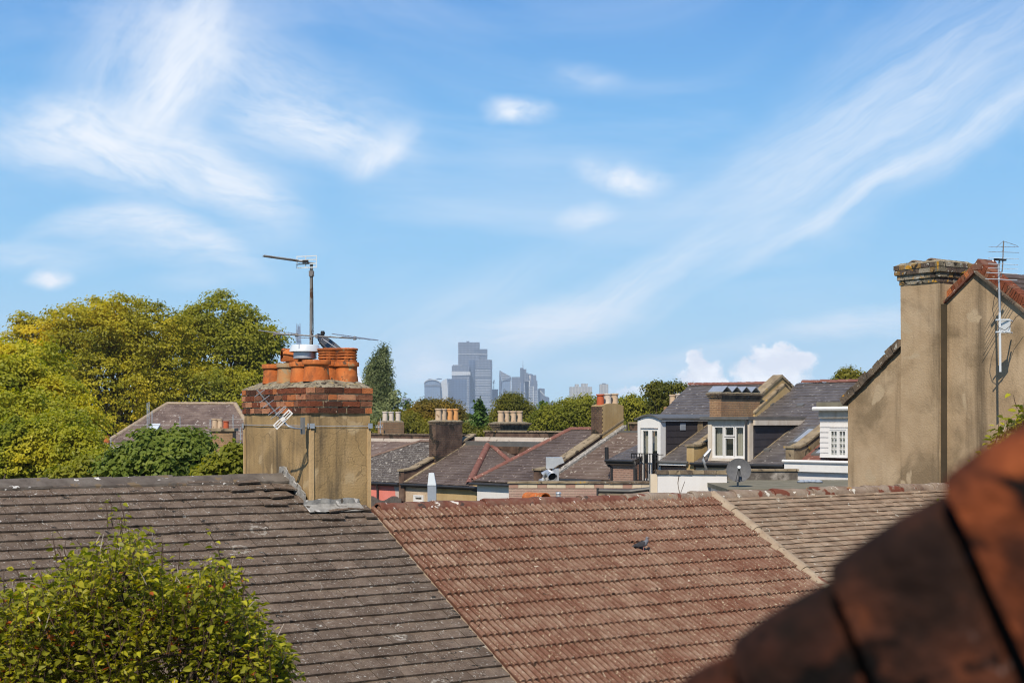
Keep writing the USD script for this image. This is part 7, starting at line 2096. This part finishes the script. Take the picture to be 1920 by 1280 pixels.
mb = MB()
for a, b in zip(arc[:-1], arc[1:]):
    A_, B_ = W(*a, Dw - 4), W(*b, Dw - 4)
    mb.hexa([[p[0] + ox, yy, p[2] + oz] for ox, oz in ((0, -2.4), (0, 0.6)) for yy in (Dw - 4, Dw + 62) for p in (A_, B_)])
obj('white_rim', mb, M['tower_white'], wt_)
lip = [(796, 721), (825, 721), (825, 724), (796, 724)]
P = [(W(px, 0, Dw)[0], W(0, py, Dw)[2]) for px, py in lip]
obj('pale_band', MB().prism(P, Dw - 2, Dw - .3, lambda p, h: np.stack([p[:, 0], np.full(len(p), h), p[:, 1]], -1)), M['tower_pale'], wt_)
sd_ = [(826.5, 716), (829, 713.5), (833, 711), (837.5, 709.8), (839, 720), (840, 745), (841, None), (828, None), (827.4, 745)]
P = [(W(px, 0, Dw)[0], W(0, py, Dw)[2] if py is not None else 0) for px, py in sd_]
obj('ribbed_flank', MB().prism(P, Dw + 10, Dw + 70, lambda p, h: np.stack([p[:, 0], np.full(len(p), h), p[:, 1]], -1)), M['tower_white'], wt_)
for (a, b) in (((800, 712), (809, 709.5)), ((816, 710.5), (828, 709))):
    P = [(W(a[0], 0, Dw)[0], W(0, a[1], Dw)[2]), (W(b[0], 0, Dw)[0], W(0, a[1], Dw)[2]), (W(b[0] - 1, 0, Dw)[0], W(0, b[1], Dw)[2]), (W((a[0] + b[0]) / 2 - 1, 0, Dw)[0], W(0, b[1], Dw)[2])]
    obj('roof_garden', MB().prism(P, Dw + 15, Dw + 50, lambda p, h: np.stack([p[:, 0], np.full(len(p), h), p[:, 1]], -1)), M['tower_blue'], wt_)
tower('flat dark block between the curved tower and the stepped tower', D + 40, [('shaft', 'tower_blue', rect(837.8, 848.5, 710), (0, 40)), ('edge', 'tower_pale', rect(840.5, 842, 716), (-3, -.2))])
tower('low blue block with the crane behind, left of the pointed tower', D + 20, [('shaft', 'tower_blue', rect(920, 933.8, 729.5), (0, 40)), ('edge', 'tower_white', rect(931.3, 932.4, 729.6), (-3, -.2))])
cr_ = thing('tower_crane', 'thin construction crane standing above the low blue block', 'crane', (W(926, 0, D + 30)[0], D + 30, 0), None)
obj('mast', MB().tube([W(925.8, 735, D + 30), W(925.8, 712, D + 30)], 0.9, 4), M['tower_dark'], cr_)
obj('jib', MB().tube([W(924.2, 718.5, D + 30), W(927.5, 712.5, D + 30)], 0.9, 4).tube([W(923.8, 716, D + 30), W(928.6, 717.5, D + 30)], 0.9, 4), M['tower_dark'], cr_)
tower('pointed wedge tower with slanting glass faces', D - 100, [('shaft', 'tower_glass', [(936.6, 694), (941, 714), (958.6, 712.5), (958.8, None), (935, None)], (0, 45)), ('dark_face', 'tower_dark', [(936.4, 693.6), (940.8, 714), (939, 730), (938, None), (934.8, None), (935.6, 730)], (-6, -.3)), ('pale_facet', 'tower_pale', [(936.8, 694.3), (958.5, 706), (941.5, 713.8)], (-4, -.25)), ('roof_edge', 'tower_dark', [(941.6, 713.9), (958.4, 706.6), (958.5, 712.4)], (-3, -.25)), ('dark_window', 'tower_dark', rect(944, 948, 729.5), (-5, -.3)), ('edge', 'tower_white', rect(957.3, 958.6, 712.6), (-5, -.3))])
tower('plain grey slab right of the pointed tower', D - 20, [('shaft', 'tower_grey', rect(959.2, 976, 706.4), (0, 45)), ('edge', 'tower_white', rect(975.4, 976, 717), (-3, -.2))])
tower('dark tower with thin mast behind the plain slab', D + 60, [('shaft', 'tower_dark', rect(975.2, 981.6, 689.5), (0, 40)), ('side', 'tower_grey', rect(981.7, 987, 691.8), (4, 40)), ('step', 'tower_grey', rect(987.1, 991, 699), (8, 40))])
obj('mast', MB().tube([W(980.5, 690, D + 70), W(980.5, 675, D + 70)], [1.0, 0.4], 5), M['tower_pale'], '/World/tower_block_007')
# bullet-shaped tower
bt_ = thing('bullet_tower', 'dark rounded bullet-shaped tower behind pale slabs', 'tower', (W(996, 0, D + 100)[0], D + 100, 0), CG)
kk = (D + 100) / F
pr = [(26 * 0.5 * kk * q, (HY - py) * kk + CAMZ) for q, py in ((0.95, 790), (1.0, 760), (1.0, 740), (0.93, 722), (0.80, 712), (0.55, 704), (0.32, 701.2), (0.0, 700.4))]
obj('glass_body', MB().lathe([(r * 1.0, z) for r, z in pr], (W(994, 0, D + 100)[0], D + 100, 0), 28), M['tower_dark'], bt_, smooth=40)
tower('slim dark-glass tower framed in white, front of the bullet tower', D - 140, [('shaft', 'tower_blue', rect(976.2, 982.4, 718.5), (0, 30)), ('frame', 'tower_white', rect(982.5, 983.4, 718), (-3, 20))])
tower('taller pale-framed slab right of the slim dark-glass tower', D - 150, [('shaft', 'tower_blue', rect(983.6, 991.6, 713.8), (0, 30)), ('frame', 'tower_white', [(983.5, 713), (993.4, 713), (993.4, None), (991.7, None), (991.7, 713.8), (983.5, 713.8)], (-3, -.2))])
tower('lower white-edged slab stepping down to the right', D - 160, [('shaft', 'tower_pale', rect(992.6, 1000.6, 723.8), (0, 30)), ('edge', 'tower_white', rect(999.6, 1001, 724), (-3, -.2)), ('annex', 'tower_pale', rect(1001.1, 1008.5, 731), (2, 30)), ('annex', 'tower_grey', rect(1000, 1005.6, 703), (150, 190)), ('annex', 'tower_grey', rect(1004, 1007.8, 713.5), (152, 190))])
tower('sloping dark block at the right end of the cluster', D + 30, [('shaft', 'tower_dark', [(1009, 729), (1012, 727.6), (1021.4, 728.4), (1021.4, 742), (1030, 745), (1030.3, None), (1009.5, None)], (0, 40)), ('pale_stripe', 'tower_white', [(1013.5, 731.5), (1021, 740.5), (1021, 742.5), (1012, 732.5)], (-3, -.2)), ('annex', 'tower_blue', rect(1023, 1030, 744.5), (-6, -.5))])
Dm = 3300.0
tower('wide pale concrete block standing apart, right of the cluster', Dm, [('shaft', 'tower_concrete', rect(1068, 1110, 725), (0, 22)), ('lift_tower', 'tower_concrete', rect(1078, 1085.3, 720)[:2] + [(1085.3, 724.8), (1078, 724.8)], (4, 16)), ('lift_tower', 'tower_concrete', rect(1090, 1102, 718.8)[:2] + [(1102, 724.8), (1090, 724.8)], (2, 18))])
tower('small slab tower above the red chimney pot', Dm - 100, [('shaft', 'tower_concrete', rect(1124.6, 1140.5, 720), (0, 18)), ('roof_plant', 'tower_dark', rect(1129, 1136, 718.4)[:2] + [(1136, 719.9), (1129, 719.9)], (4, 12))])
tower('low faint office block far left of the cluster', D + 400, [('shaft', 'tower_pale', rect(753, 768, 746), (0, 40))])
for k, (a, b, t_) in enumerate(((826, 850, 752), (850, 880, 758), (880, 905, 756), (905, 935, 752), (1030, 1040, 754), (1040, 1052, 755))):
    tower(['low pale office block at the foot of the curved tower', 'low pale block at the foot of the stepped tower', 'low pale block at the foot of the tallest tower', 'low pale block at the foot of the crane', 'low roofline just right of the sloping dark block', 'last low roofline before the wide concrete block'][k], D - 300 + 20 * k, [('shaft', 'tower_pale' if k % 2 else 'tower_blue', rect(a, b - .3, t_), (0, 40))])
# the tapering spire half hidden by the aerial mast
Ds = 4250.0
sp_ = thing('spire_tower', 'faint tapering glass spire behind the aerial mast', 'tower', (W(560.5, 0, Ds)[0], Ds, 0), CG)
kk = Ds / F
v = []
hb_, ht_ = 14.5 * kk, 1.6 * kk
zt_ = CAMZ + (HY - 612) * kk
for z_, hw in ((0, hb_ * 1.15), (zt_, ht_)):
    v += [[W(560.5, 0, Ds)[0] + sx_ * hw, Ds + sy_ * hw, z_] for sy_ in (-1, 1) for sx_ in (-1, 1)]
obj('glass_shaft', MB().hexa(v), M['tower_glass'], sp_)
for dx, top in ((-3.2, 607), (-0.6, 609), (2.8, 606.5)):
    obj('spire_shard', MB().hexa([[W(560.5 + dx, 0, Ds)[0] + sx_ * w_, Ds - 8 + sy_ * 2, z_] for z_, w_ in ((CAMZ + (HY - 640) * kk, 3.2), (CAMZ + (HY - top) * kk, 0.8)) for sy_ in (-1, 1) for sx_ in (-1, 1)]), M['tower_glass'], sp_)

# ------------------------------------------------------------------ air
hz = MB().box(-4600, 4600, -420, 6900, -1.0, 330.0)
hg = Graph()
hv = hg.o('principled_volume', 'volume', color=(0.70, 0.83, 1.0), density=HAZE, anisotropy=0.0)
solo('haze', hz, hg.make('haze_air', volume=hv), 'thin pale blue haze between here and the city', 'haze', kind='stuff')
